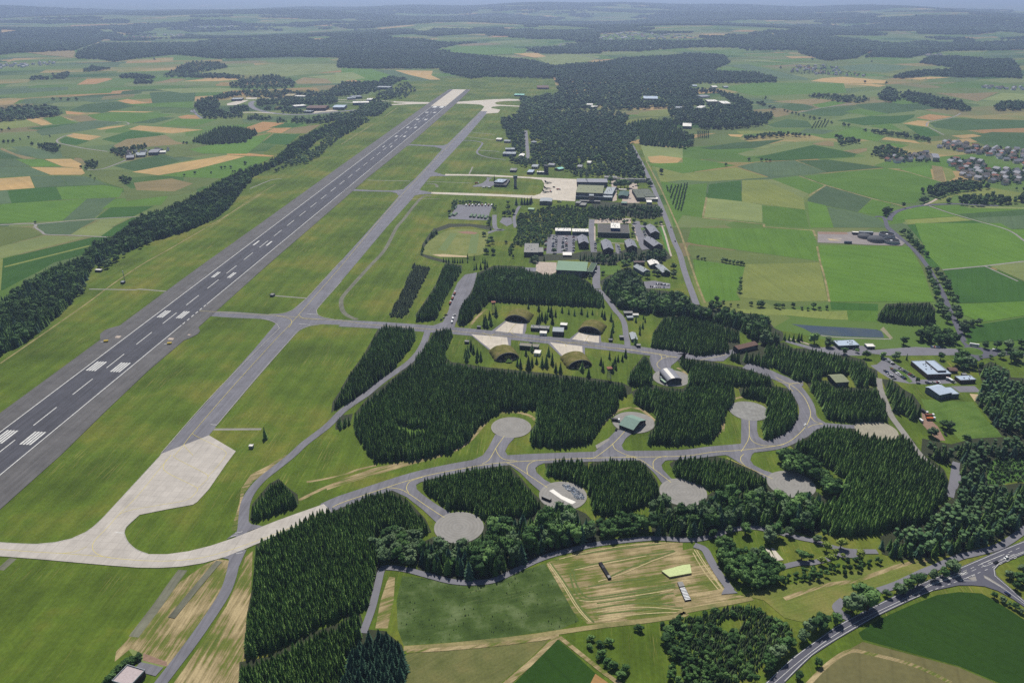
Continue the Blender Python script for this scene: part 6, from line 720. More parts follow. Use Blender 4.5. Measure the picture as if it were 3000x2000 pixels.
["concrete_taxiway","concrete","p",0,[[-426.5,2931],[-278.1,2909],[-247.8,2920],[-200.9,2920],[-119.1,2962],[-66.9,2990],[-8.3,3001],[35.9,2982],[35.6,2954],[-29.1,2939],[-54.9,2916],[-62.1,2887],[-51.2,2850],[32.5,2818],[32.3,2797],[-38,2818],[-67.8,2797],[-72.1,2769],[-39.4,2729],[-45.6,2661],[-83.2,2642],[-107,2642],[-102.3,2712],[-95.6,2804],[-109.8,2850],[-161.9,2872],[-213.7,2879],[-274.7,2872],[-335.5,2865],[-423.5,2836],[-426.6,2857],[-374,2887],[-422.9,2905]],13],
["concrete_taxiway","asph","p",0,[[-114.4,2593],[-106.5,2693],[-82.3,2693],[-88.8,2593]],14],
["base_road","asph2","R",18,[[-930,2942],[-932,2908],[-913,2842],[-881.4,2769],[-840.1,2709],[-780.5,2651],[-716.2,2623],[-661.9,2632],[-599,2670],[-523.3,2728]],2],
["base_road","concrete","r",12,[[-894.9,2670],[-843.2,2670],[-780.5,2651]],3],
["base_road","concrete","r",14,[[-922,3013],[-857.8,3025]],1],
["apron","concrete","p",0,[[-991,3037],[-952,3042],[-940,3001],[-977,2994]],1],
["apron","concrete","p",0,[[-666.7,2689],[-599.6,2728],[-580.9,2709],[-633.4,2670],[-652,2651]],3],
["apron","concrete","p",0,[[-1009,2875],[-991,2966],[-958,2961],[-960,2908],[-964,2842],[-993,2832]],1],
["base_road","concrete","r",8,[[-635,2977],[-534.3,2966],[-418,2931]],14],
["base_road","concrete","r",8,[[-623.4,2920],[-566.9,2902]],15],
["base_road","asph2","R",8,[[-921,2689],[-1047,2670],[-1072,2728],[-1028,2632],[-975,2542]],4],
["base_road","asph2","R",9,[[39.7,2320],[39.5,2181],[39.3,2057],[39.4,1963],[34.9,1910]],2],
["perimeter_road","asph2","R",9,[[315.5,2097],[308.1,1893],[299.7,1709],[292.9,1591],[284,1454],[275.1,1330],[268.6,1254],[264.8,1185],[256.6,1109],[251.6,1053],[248.2,1007],[245.2,970]],10],
["yard","asph2","p",0,[[-115.9,1387],[-105.1,1486],[-36.5,1484],[-41.9,1424],[-42.7,1377],[-77.4,1379]],13],
["base_road","asph2","R",8,[[-32.3,1413],[-29.3,1330],[-16.5,1317],[-29,1313],[-43.5,1295]],14],
["base_road","asph2","R",6,[[6.2,1330],[3.8,1394],[10.8,1454],[15.2,1476]],2],
["yard","asph2","p",0,[[-22.2,1365],[-17.3,1394],[-1.5,1394],[1.2,1356],[-9,1338]],15],
["sports_field","turf","P",0,[[-139.9,1185],[-141.4,1222],[-135.8,1250],[-122.6,1294],[-104.5,1318],[-69.4,1320],[-41.1,1300],[-43.9,1230],[-49.1,1178],[-107.7,1168],[-126.5,1176]],15],
["sports_field","turf2","p",0,[[-118.6,1203],[-105.4,1295],[-93,1295],[-105.5,1200]],16],
["sports_field","turf2","p",0,[[-70,1185],[-69.3,1291],[-55.7,1291],[-56.3,1185]],16],
["sports_field","red_clay","p",0,[[-93.6,1304],[-76.4,1309],[-58.5,1300],[-63.1,1290],[-83,1294]],17],
["sports_field","sand","p",0,[[-125.8,1181],[-108.9,1183],[-71.7,1174],[-66.8,1167],[-112.4,1170]],16],
["car_park","asph2","p",0,[[61.1,1291],[110.7,1285],[109,1254],[104.7,1254],[97.7,1189],[64.2,1185],[53.9,1185]],3],
["car_park","pave","p",0,[[151.9,1394],[216,1389],[211.8,1358],[145.7,1356]],10],
["base_road","asph2","r",10,[[144.4,1384],[139.7,1340],[134.3,1275],[132.4,1234],[130.2,1193]],11],
["base_road","asph2","r",12,[[223.5,1372],[218.8,1331],[216.1,1275],[213.7,1234],[215.5,1208]],11],
["car_park","asph2","p",0,[[211.1,1354],[242.4,1340],[237.2,1331],[222.6,1326],[216.2,1317]],12],
["car_park","asph2","p",0,[[169.1,1238],[173.6,1236],[172.1,1187],[163.9,1185]],3],
["car_park","asph2","p",0,[[206.6,1234],[219.6,1227],[221.9,1211],[207.9,1204]],12],
["car_park","asph2","p",0,[[224.3,1309],[233.1,1313],[228.3,1267],[220.4,1262]],12],
["lawn","lawn","p",0,[[140,1271],[204.6,1262],[203,1242],[166,1242],[138.5,1254]],12],
["lawn","lawn","p",0,[[139.1,1242],[150.4,1242],[147.9,1208],[137.8,1200],[137.6,1227]],12],
["lawn","lawn","p",0,[[223.5,1329],[238.8,1333],[238.3,1322],[225.9,1315]],13],
["lawn","lawn2","p",0,[[257.8,1333],[267.6,1331],[249,1174],[246.9,1208]],11],
["lawn","lawn","p",0,[[124.2,1129],[162.6,1129],[162.3,1109],[153.1,1087],[130.8,1087],[130.8,1119]],10],
["footpath","pave","r",3,[[266.5,1372],[258.9,1275],[252.9,1215],[249.2,1173]],12],
["footpath","pave","r",2.5,[[145.4,1340],[137.3,1254]],13],
["footpath","pave","r",2.5,[[141.7,1275],[175,1267],[208,1260]],14],
["footpath","pave","r",2.5,[[141.1,1244],[202.1,1236]],13],
["footpath","pave","r",2,[[214.3,1340],[210.6,1296],[208.3,1250]],15],
["footpath","pave","r",2.5,[[258.1,1342],[269.2,1340]],13],
["yard","pave","p",0,[[37.8,1146],[68.3,1143],[65.5,1100],[55.2,1084],[46.8,1087],[34.5,1106]],4],
["yard","asph2","p",0,[[15.3,1120],[37,1118],[34.9,1101],[19.4,1103]],5],
["base_road","asph2","R",11,[[127.3,1128],[124.5,1093],[119.5,1047],[119.8,1030]],11],
["base_road","asph2","R",7,[[120.5,1027],[126,1002],[130.9,975],[135.2,947],[139.4,928],[140.9,904],[138.3,870.3],[137.2,849.1],[135.1,832.8]],28],
["car_park","asph2","p",0,[[188,1058],[204.3,1062],[225.1,1050],[221.3,1030],[187.8,1030]],10],
["yard","pave","p",0,[[215.7,1700],[229.2,1700],[205.9,1519],[196.4,1509]],10],
["yard","pave","p",0,[[249.8,1663],[266.5,1663],[247.9,1499],[213.6,1499],[222.8,1561],[236.7,1566]],11],
["yard","gravel","p",0,[[215.8,1731],[295.5,1687],[289.8,1669],[250.6,1669]],11],
["car_park","asph2","p",0,[[327.7,856.7],[357.3,833.5],[383.8,839.6],[413.3,839.6],[417.3,827.5],[473.5,836.5],[525.4,830.5],[518.2,814.3],[456.2,812.8],[431.2,812.8],[413.6,818.7],[400,812.8],[375,812.8],[352.9,824.6],[325.7,850.4]],11],
["country_road","road","p",0,[[536,853.5],[540.3,856.7],[538.9,844.2],[542.1,838.1],[550.7,835],[565.2,824.6],[598.8,821.6],[622.2,818.7],[615,807.1],[593.6,812.8],[559.4,814.3],[545.4,807.1],[534,804.2],[528.4,798.6],[521.8,800],[524.1,811.4],[518.2,814.3],[523.2,827.5],[533.1,838.1]],21],
["lawn","lawn","P",0,[[526.8,832],[536.7,835],[544.4,830.5],[545.3,821.6],[539.9,815.2],[531.9,814.3],[526.2,820.1],[524.3,826]],22],
["country_road","road","R",7,[[658.5,1339],[651.7,1270],[644.2,1207],[627.6,1129],[609.4,1065],[593.8,1013],[571.7,949],[551.3,887.9],[539.5,853.3]],22],
["country_road","road","R",7,[[664,1401],[676.7,1393],[656,1330],[651.4,1300],[646.3,1266],[642.7,1240]],23],
["country_road","road","R",9,[[680,1376],[692.5,1401],[719.4,1436],[753.1,1462],[789.5,1480],[842.4,1491],[867.7,1491],[894.1,1483],[933,1478]],24],
["country_road","pave","R",5,[[790.8,1483],[811.3,1499],[840.7,1530]],25],
["car_park","asph2","p",0,[[400.7,787.5],[409.2,790.2],[425,807.1],[429.9,807.1],[431.1,790.2],[438.2,766],[440.4,753],[469.2,754.3],[476,749.2],[476.4,745.4],[446.6,741.7],[423.4,744.2],[409.9,750.5],[403.5,771.3]],4],
["lawn","lawn","p",0,[[420.2,784.7],[431.1,771.3],[429.8,748],[425.1,745.4],[422.8,755.6],[419.1,771.3]],5],
["yard","asph2","p",0,[[465.6,738],[491.2,738.5],[490.6,724.6],[467.9,724.6]],4],
["yard","sand","p",0,[[476.2,721],[485.8,719.8],[473.1,704.6]],4],
["yard","bare","p",0,[[410,686.6],[409.2,675.7],[410.7,654.8],[405.1,629.1],[399,629.1],[397.5,642.7],[397.9,658.9]],5],
["service_path","gravel","R",6,[[396.9,755.6],[388.4,733],[380.9,702.3],[374.7,675.7],[372.9,654.8],[371.9,638.8],[370.2,619.6],[369.8,597.7],[372.3,577]],29],
["base_road","asph2","r",6,[[396.4,592.4],[389.3,580.4],[385.1,568.7],[373.3,552.9]],30],
["base_road","asph2","r",6,[[394.6,590],[376.1,558.9],[364.1,540.2]],31],
["biogas_yard","yardgrey","p",0,[[525,1305],[574.9,1302],[586.4,1305],[624.9,1302],[646.9,1300],[645.3,1240],[633.9,1226],[577,1231],[557.6,1236],[503.1,1243]],24],
["silage_clamp","bare","p",0,[[523.8,1304],[573.4,1302],[571.4,1289],[522.3,1291]],25],
["silage_clamp","sand","p",0,[[527.2,1266],[534,1264],[546.1,1252],[527.1,1254]],25],
["silage_clamp","pave","p",0,[[535.4,1268],[552.7,1266],[549.1,1262],[539.4,1263]],26],
["apron_shoulder","asph2","p",0,[[14.8,906],[18.6,907],[17.5,886.5],[14.6,869.9],[12.8,873.9]],15],
["apron_shoulder","asph2","p",0,[[-24.9,883.7],[-8.6,915],[-6.7,915],[-21.1,881.8]],15],
["apron_shoulder","asph2","p",0,[[-49.9,873.5],[-49.7,869.9],[-27.1,828.1],[-25.8,830.7]],15],
["apron_shoulder","asph2","p",0,[[-6,863.6],[-0.9,860.9],[-1.6,834.9],[-3.7,836.6]],15],
["apron_shoulder","asph2","p",0,[[67.8,857.4],[80.4,879.1],[82.3,879.1],[71.5,857.4]],15],
["apron_shoulder","asph2","p",0,[[105.7,870.8],[107.6,870.8],[106.2,846.9],[103.3,846.9]],15],
["apron_shoulder","asph2","p",0,[[41.2,849.5],[56.4,810.1],[57.9,811.7],[45.2,849]],16],
["apron_shoulder","asph2","p",0,[[82.7,838.3],[85.5,837.4],[83.9,814.1],[81.4,815.8]],16],
["forest_road","asph2","R",5.2,[[-98,390.2],[-95.8,412],[-95.3,434.7],[-94.8,451.4],[-89.8,453.7],[-76.8,451.4],[-60.3,445.2],[-44.2,439.4],[-28.5,437.7],[-13,440.3],[2.6,450.6],[16.6,460.5],[29.8,467.6],[46.5,473.9],[63.5,479.8],[86.2,484.1],[109,487],[125.5,485.8],[131,485],[142.4,485.8],[154.3,489.3],[167.1,495.5],[179.3,499.1],[191,500],[205.3,494.6],[221.1,487.6],[231,484.1],[240,478.1],[254.2,472.3],[274.7,471.4]],29],
["forest_road","asph2","R",6,[[138.7,479],[145.3,473.9],[147,462.4],[149.7,446.7],[154,430.3]],30],
["forest_road","asph2","p",0,[[146.3,426],[152.4,436.2],[158.3,427.4]],31],
["car_park","asph2","p",0,[[248.8,478.1],[255.3,472.3],[263.8,469],[254.3,464.1],[241.9,465.7]],30],
["forest_road","asph2","R",5,[[198.4,454.5],[211.4,458.4],[222.4,459.2],[241.9,465.7]],31],
["concrete_ramp","concrete","p",0,[[190.7,475],[193.9,474.8],[196.1,461.2],[194.1,462.6]],32],
["concrete_ramp","concrete","p",0,[[195.6,475.6],[197.8,474.8],[201.2,461.9],[195.6,461.2]],33],
["service_path","asph2","R",6,[[409.7,503.6],[381.3,484.1],[365.4,475.6],[345.4,469],[332.4,464.9],[311.1,454.5],[297.5,448.3],[274.2,436.2],[258,429.6]],31],
["service_path","asph2","R",6,[[229.9,420.3],[222.2,413.3],[223.6,406.5],[227.2,403.2]],30],
["highway","road","p",0,[[136.1,335.8],[154.9,349.8],[177,368.9],[205.7,389.6],[218.5,398.3],[251.4,416.5],[291.3,437.4],[323.7,452.1],[362.6,470.6],[400.1,487.6],[432.7,503.6],[420.3,484.1],[383.1,468.1],[358.1,456.8],[351.9,451.4],[349.5,445.2],[352,433.2],[354.7,420.3],[364.3,396],[359.5,388.3],[351,414],[347.4,421.7],[341.7,429.6],[334.9,434],[327.3,435],[317,435.1],[295.8,429.6],[273.5,418.9],[245.4,404.5],[212.6,385.2],[190.6,370.9],[166.4,349.8],[154,337.8]],34],
["traffic_island","gravel","p",0,[[340.2,445.5],[342.3,443.7],[349.3,430.3],[345.2,434],[339.4,442.2]],35],
["traffic_island","gravel","p",0,[[326.9,442.2],[333.9,444.4],[332.5,439.9],[329.1,440.3]],35],
["road_marking","wline","R",0.3,[[154.6,348.7],[176.6,367.7],[205.2,388.3],[218,397],[250.9,415.3],[290.6,436],[323,450.7],[361.8,469.1],[399.3,486.2]],36],
["road_marking","wline","R",0.3,[[166.8,350.9],[190.9,371.8],[213,386.2],[245.8,405.5],[273.9,419.9],[296,430]],37],
["road_marking","wline","R",0.26,[[158.9,348.5],[180.6,366],[206.9,385.2],[230.8,399.9],[255.9,413.1],[287.4,429.1]],38],
["road_marking","wline","r",0.3,[[384.4,470.3],[359,458.4],[351.5,452.1],[348.2,444.9],[351.3,432],[353.9,418.9]],37],
["road_marking","wline","r",0.3,[[340.3,443.7],[347.9,429.6],[352.6,416.8]],38],
["road_marking","wline","r",0.26,[[287.9,430.3],[296.9,436.2],[322.4,447.5],[330.5,447.9]],38],
["road_marking","wline","r",0.26,[[289.3,431],[302.8,437.7],[329.5,447]],39],
["road_marking","wline","r",0.26,[[320.4,439.7],[334.4,446.4]],40],
["road_marking","wline","r",0.26,[[320.4,439.7],[331.7,439.4]],41],
["road_marking","wline","r",0.26,[[345.2,457.6],[346.3,454.8],[384.9,471.4]],38],
["road_marking","wline","r",0.35,[[345.2,457.6],[366.2,467.3]],39],
["road_marking","wline","r",0.45,[[296,434.4],[300.4,436.9]],40],
["road_marking","wline","r",0.45,[[299.7,435.9],[304,438.4]],41],
["road_marking","wline","r",0.45,[[303.2,437.2],[307.6,439.9]],42],
["road_marking","wline","r",0.45,[[306.8,438.7],[311.3,441.4]],43],
["road_marking","wline","r",0.45,[[310.4,440],[315,442.9]],44],
["road_marking","wline","r",0.45,[[314.1,441.5],[318.7,444.4]],45],
["road_marking","wline","r",0.45,[[317.7,442.9],[322.4,446]],46],
["road_marking","wline","r",0.45,[[321.4,444.4],[326.1,447.5]],47],
["road_marking","wline","r",0.45,[[325.1,445.8],[329.9,449]],48],
["road_marking","wline","r",0.3,[[298.5,431],[301.1,432.2]],40],
["road_marking","wline","r",0.3,[[303.9,433.2],[306.6,434.4]],40],
["road_marking","wline","r",0.3,[[309.3,435.4],[312,436.6]],40],
["road_marking","wline","r",0.3,[[314.8,437.7],[317.5,438.8]],40],
["road_marking","wline","r",0.3,[[320.3,439.9],[323,441.1]],42],
["road_marking","wline","r",0.3,[[325.9,442.2],[328.6,443.4]],41],
["road_marking","wline","r",0.3,[[331.5,444.4],[334.2,445.6]],41],
["road_marking","wline","r",0.3,[[337.1,447.5],[339.9,448.7]],37],
["road_marking","wline","r",0.3,[[344,450.6],[346.8,451.8]],37],
["road_marking","wline","r",0.3,[[351.1,453.7],[353.9,455]],39],
["road_marking","wline","r",0.3,[[358.1,456.8],[361,458.1]],40],
["road_marking","wline","r",0.3,[[365.3,460],[368.2,461.3]],40],
["road_marking","wline","r",0.3,[[372.5,463.2],[375.4,464.5]],39],
["road_marking","wline","r",0.26,[[327.4,449],[330.9,450.7]],49],
["road_marking","wline","r",0.26,[[334.7,452.4],[338.2,454.2]],37],
["road_marking","wline","r",0.26,[[342,455.9],[345.7,457.6]],40],
["road_marking","wline","r",0.26,[[349.5,459.4],[353.2,461.2]],40],
["road_marking","wline","r",0.26,[[357,462.9],[360.7,464.7]],40],
["road_marking","wline","r",0.26,[[364.7,466.5],[368.4,468.3]],40],
["road_marking","wline","r",0.26,[[372.4,470.1],[376.2,471.9]],39],
["road_marking","wline","r",0.26,[[380.2,473.8],[384,475.6]],37],
["road_marking","wline","r",0.26,[[334.1,449.8],[338.3,451.7]],37],
["road_marking","wline","r",0.26,[[343.3,453.9],[347.5,455.7]],41],
["road_marking","wline","r",0.26,[[352.6,458],[356.8,459.9]],41],
["road_marking","wline","r",0.26,[[362,462.1],[366.3,464.1]],40],
["road_marking","wline","r",0.26,[[371.5,466.3],[375.9,468.3]],39],
["road_marking","wline","r",0.3,[[350.2,458],[353.7,459.6]],42],
["road_marking","wline","r",0.3,[[368.7,466.8],[372.2,468.5]],41],
["road_marking","wline","r",0.3,[[320.9,444.7],[324.2,446.3]],48],
["taxi_line","yline","R",0.55,[[-146.4,526.2],[-140.4,532.1],[-123.1,543.2],[-106.5,553.6],[-90.4,563.2],[-72.6,571.9],[-47.9,580.8],[-22.6,588.8],[-3.3,592.3],[29.2,595.8],[68.5,598.9],[107.9,600.6],[154.2,602.2],[182,608.7],[209.3,612.1],[240.5,618.6],[256,625.3],[269.8,638.2],[283.9,655.6],[295.4,676.6],[299.7,694.2],[301.4,715.6],[298.6,734.9],[291.9,747.5],[285.9,758.4]],31],
["taxi_line","yline","R",0.5,[[231.5,665.3],[223.3,635.6],[215.5,620.3],[208.5,609.2]],32],
["taxi_line","yline","R",0.5,[[224.1,638.2],[224.3,627.9],[230.4,620.8],[243.5,619.6],[252.4,622.3]],33],
["taxi_line","yline","R",0.5,[[294.4,673.8],[295.2,663.9],[301.3,659.2]],32],
["taxi_line","yline","R",0.5,[[283.9,651.5],[291.4,657],[301.3,659.2]],33],
["taxi_line","yline","R",0.5,[[282.8,748.2],[290.8,744.1],[300,743.8],[311,744.1]],32],
["taxi_line","yline","R",0.5,[[311,744.1],[299.8,743.1],[294.9,739.8],[293,733.9],[293.9,725.2]],33],
["taxi_line","yline","R",0.5,[[213.3,800.9],[231.4,808.1],[246.4,815.1]],30],
["taxi_line","yline","R",0.5,[[-105.2,553.6],[-95.1,551.5],[-85.7,544.2],[-68.1,526.2],[-54,512.5]],32],
["taxi_line","yline","R",0.5,[[-86.5,545.9],[-89,551.5],[-89.1,557.8],[-86.7,563.2],[-77.3,569.3]],33],
["taxi_line","yline","R",0.5,[[-4.6,591.2],[0.6,587.7],[8.2,579.7],[19.3,566.4],[29.8,553.8]],32],
["taxi_line","yline","R",0.5,[[13.8,573],[13.1,580.8],[14.8,588.8],[20.1,594.2],[26.6,595.8]],33],
["taxi_line","yline","R",0.5,[[-7.3,636.7],[-14.1,617.8],[-20.3,597],[-26.5,589.5]],32],
["taxi_line","yline","R",0.5,[[-15.1,615.3],[-12.6,605.1],[-7.2,597],[4.5,594.2]],33],
["taxi_line","yline","R",0.5,[[108,646.2],[93.5,622.8],[75.2,600.6],[67.2,598.4]],32],
["taxi_line","yline","R",0.5,[[93.3,623.3],[95,612.9],[105.6,603],[114.5,600.6]],33],
["taxi_line","yline","R",0.5,[[102.9,601.8],[114,597],[122.5,585.4],[136.1,561.4]],34],
["taxi_line","yline","R",0.5,[[124.5,582],[126,592.3],[131.3,599.4],[139.7,602.2]],35],
["taxi_line","yline","R",0.55,[[192.9,599.4],[203.1,588.8],[213.1,578.6],[224.7,566.4]],32],
["taxi_line","yline","R",0.5,[[206.4,586.5],[204.6,593.5],[206.3,600.6],[210.2,605.4]],33],
["taxi_line","yline","R",0.5,[[112,833.8],[135.9,829],[151.2,822.8],[165.5,816.7],[181.2,810.7],[189.4,807.5]],29],
["taxi_line","yline","R",0.5,[[165.5,816.7],[169.2,814.9],[171.2,810.2],[170.2,804.7],[167.5,800.2],[164.2,794.8],[162.5,790.4],[162.4,784.2],[164.5,778.2]],30],
["taxi_line","yline","R",0.5,[[169.5,802.9],[173.3,806.1],[180.9,808.9],[188.6,807.5]],31],
["taxi_line","yline","R",0.5,[[-433.9,965],[-423,952],[-414,948],[-398.1,946],[-362.3,940],[-303.2,931],[-281.9,927],[-244.7,919],[-216.1,915],[-177.2,902],[-121.5,891.5],[-74.1,882.5],[-13.3,868.1],[56.2,851.2],[106.5,836],[139.3,826.8],[171.3,816.2],[178.4,809.3]],32],
["taxi_line","yline","R",0.5,[[-303.2,931],[-284.3,922],[-277.1,908],[-276.6,892.4]],33],
["taxi_line","yline","R",0.5,[[-274.4,934],[-269.2,925],[-261.6,920],[-244.5,918]],33],
["taxi_line","yline","R",0.4,[[-36.7,878.1],[-30.5,871.7],[-26.7,867.2],[-25,859.1]],33],
["taxi_line","yline","R",0.4,[[-24.2,869],[-20.2,874.5],[-8.3,875],[-3.5,879.1],[-1.3,888.4],[5.2,906]],33],
["taxi_line","yline","R",0.4,[[-1.6,879.1],[1.3,871.7],[8,865.9]],34],
["taxi_line","yline","R",0.4,[[53,853.8],[60,848.6],[63,843.4],[63.6,836.6]],33],
["taxi_line","yline","R",0.4,[[64.8,843.4],[70.2,848.6],[81.8,849],[88,853.8],[90.6,862.7],[93.8,869.9]],33],
["taxi_line","yline","R",0.4,[[89.5,853.8],[92.5,846.9],[98,844.3]],34],
["taxi_line","yline","R",0.45,[[-308.6,604.2],[-310.3,576.3],[-312,542.2],[-316.1,516.6],[-317.6,500],[-319.6,487.6],[-319.2,479.8],[-315,472.3],[-306.3,466.5],[-294.2,463.7],[-271.5,461.2],[-250,461.2],[-229.8,464.9],[-211.2,473.9],[-192.7,485.8],[-174,500],[-152,519.5]],29],
["taxi_line","yline","R",0.45,[[-386.5,473.9],[-357.5,470.9],[-329,468.6],[-299,464.9]],30],
["taxi_line","yline","R",0.45,[[-316.1,516.6],[-309.3,522.4],[-288.5,529.2],[-269.6,535.7],[-265.5,544.2],[-265.5,551.5],[-271.4,556.7],[-301.4,576.3],[-308.3,586.5],[-309.7,597]],30],
["taxi_line","yline","R",0.4,[[-303.4,643.5],[-300.1,638.2],[-274.7,620.3],[-262,610.4],[-259.1,601.8],[-261.1,580.8],[-263.1,571.9],[-262.7,565.3],[-266.1,552.5]],31],
["taxi_line","yline","R",0.4,[[-306.2,604.2],[-301.7,598.2],[-268.1,575.2],[-263.6,569.7]],32],
["taxi_line","yline","R",0.4,[[-338.1,469.3],[-328.3,471.4],[-322.4,477.3]],31],
["taxi_line","yline","R",0.45,[[-305.1,603.6],[-303.8,622.8],[-303,646.2],[-295.7,734.9],[-283.2,857.5],[-277.1,908],[-257.7,1125],[-220.2,1578],[-103.2,2670]],34],
["taxi_line","yline","R",0.4,[[-303.8,622.8],[-301.3,617.8],[-288.7,603.6]],35],
["taxi_line","wline","r",0.7,[[-308.6,494.1],[-301.5,493.2]],30],
["taxi_line","wline","r",0.7,[[-291.8,657.8],[-285.9,657]],35],
["taxi_line","wline","r",0.7,[[-263.9,936],[-251,934]],35],
["taxi_line","wline","r",0.7,[[-266.8,904],[-252.1,901]],35],
["taxi_line","wline","r",0.8,[[-202.6,1605],[-191.7,1602]],35],
["stop_line","wline","r",0.4,[[-217.1,488.8],[-212.3,491.4]],30],
["stop_line","wline","r",0.4,[[-215.1,493.2],[-209.9,495.1]],30],
["stop_line","wline","r",0.4,[[-206.8,469],[-202.1,470.3]],30],
["stop_line","wline","r",0.4,[[-207.4,472.6],[-201.7,473.6]],30],
["concrete_strip","pave","r",1.2,[[-203.7,1527],[-142.4,1531]],35],
["taxi_edge_line","paleline","R",0.7,[[-318.9,606.8],[-309.4,730],[-287.7,890.1]],36],
["taxi_edge_line","paleline","R",0.7,[[-285.5,655.6],[-277.2,749.9],[-266.3,849.1],[-261.8,883.4],[-252.4,896.9],[-240.6,901]],36],
["taxi_edge_line","paleline","R",0.7,[[-391.2,481.9],[-362.5,480],[-349.2,482],[-339.2,486.3],[-331.9,494.2],[-327.2,510.6],[-322.9,553.2],[-317.8,604.2]],30],
["taxi_edge_line","paleline","r",0.7,[[-278.4,991],[-262.7,1151]],35],
["taxi_edge_line","paleline","R",0.7,[[-255.3,949],[-254.1,970],[-244.3,1058]],35],
["taxi_edge_line","paleline","R",0.7,[[-299.6,516.2],[-303,501.8],[-302.2,495.5],[-298.9,489.3],[-292.7,481.5],[-283.1,473.6],[-272.5,468.6]],31],
["taxi_edge_line","paleline","R",0.7,[[-319.1,921],[-306.4,915],[-295,904],[-287.7,890.1]],37],
["taxi_edge_line","paleline","R",0.7,[[-314.1,936],[-296.2,939],[-285,954],[-278.4,991]],36],
["taxi_edge_line","paleline","R",0.7,[[-255.3,949],[-250,934],[-240.5,925],[-226.3,919]],36],
["runway_bay","shoulder","p",0,[[-490.9,851.2],[-502.1,874.6],[-502,885.6],[-498,892.4],[-489.1,901],[-483.5,908],[-473.7,915],[-472.9,853.3]],2],
["runway_bay","shoulder","p",0,[[-417.4,853.3],[-402.7,887.9],[-390.7,896.9],[-382.7,881.2],[-382.7,872.5],[-388.5,859.6],[-400.2,845],[-400.8,824.8],[-400.3,783.2]],33],
["clearing","lawn","p",0,[[155.5,2857],[199.9,2913],[225.6,2839],[181.8,2786]],2],
["clearing","y2","p",0,[[312.6,2423],[365,2519],[451.7,2578],[469.8,2548],[394.7,2505],[341.4,2409]],2],
["clearing","lawn","p",0,[[254.5,2821],[272.7,2913],[305.7,2931],[290.7,2804]],2]]''')
# ------------------------------------------------------------------ materials
def lin(h,k=1.):
    h=h.lstrip('#'); o=[]
    for i in (0,2,4):
        v=int(h[i:i+2],16)/255; v=v/12.92 if v<=.04045 else ((v+.055)/1.055)**2.4; o.append(v*k)
    return (*o,1)
K=.80
class N:
    def __init__(s,name,rough=.9,spec=.2):
        s.m=bpy.data.materials.new(name); s.m.use_nodes=True; s.t=s.m.node_tree; s.n=s.t.nodes; s.b=s.n['Principled BSDF']
        s.b.inputs['Roughness'].default_value=rough; s.b.inputs['Specular IOR Level'].default_value=spec
    def new(s,ty,**k):
        o=s.n.new(ty)
        for a,v in k.items(): setattr(o,a,v)
        return o
    def link(s,a,b): s.t.links.new(a,b)
    def pos(s,scale=(1,1,1),rot=0.,obj=False):
        g=s.new('ShaderNodeTexCoord') if obj else s.new('ShaderNodeNewGeometry')
        mp=s.new('ShaderNodeMapping'); src=g.outputs['Object' if obj else 'Position']
        if rot:   # turn first, so that the stretched pattern runs along the direction rot
            vr=s.new('ShaderNodeVectorRotate',rotation_type='Z_AXIS'); s.link(src,vr.inputs[0]); vr.inputs['Angle'].default_value=-rot; src=vr.outputs[0]
        s.link(src,mp.inputs[0]); mp.inputs['Scale'].default_value=scale; return mp.outputs[0]
    def noise(s,vec,scale,det=3,rough=.55):
        o=s.new('ShaderNodeTexNoise'); s.link(vec,o.inputs['Vector']); o.inputs['Scale'].default_value=scale; o.inputs['Detail'].default_value=det; o.inputs['Roughness'].default_value=rough; return o.outputs['Fac']
    def ramp(s,fac,stops,mode='LINEAR'):
        o=s.new('ShaderNodeValToRGB'); s.link(fac,o.inputs[0]); r=o.color_ramp; r.interpolation=mode
        while len(r.elements)<len(stops): r.elements.new(.5)
        for e,(p,c) in zip(r.elements,stops): e.position=p; e.color=c if len(c)==4 else (*c,1)
        return o.outputs[0]
    def mix(s,a,b,f,mode='MIX'):
        o=s.new('ShaderNodeMix',data_type='RGBA',blend_type=mode)
        for i,v in ((6,a),(7,b),(0,f)):
            if hasattr(v,'is_linked') or isinstance(v,bpy.types.NodeSocket): s.link(v,o.inputs[i])
            else: o.inputs[i].default_value=v
        return o.outputs[2]
    def out(s,c): s.link(c,s.b.inputs['Base Color']); return s.m
def g(v): return (v,v,v,1)
MATS={}
def plain(name,hexc,k=K,rough=.8,spec=.2,nz=.12,sc=.8,metal=0):
    if name in MATS: return MATS[name]
    n=N(name,rough,spec); n.b.inputs['Metallic'].default_value=metal
    f=n.noise(n.pos(),sc,3); f=n.ramp(f,[(.3,g(1-nz)),(.7,g(1+nz))])
    c=n.mix(lin(hexc,k),f,1.,'MULTIPLY'); MATS[name]=n.out(c); return MATS[name]
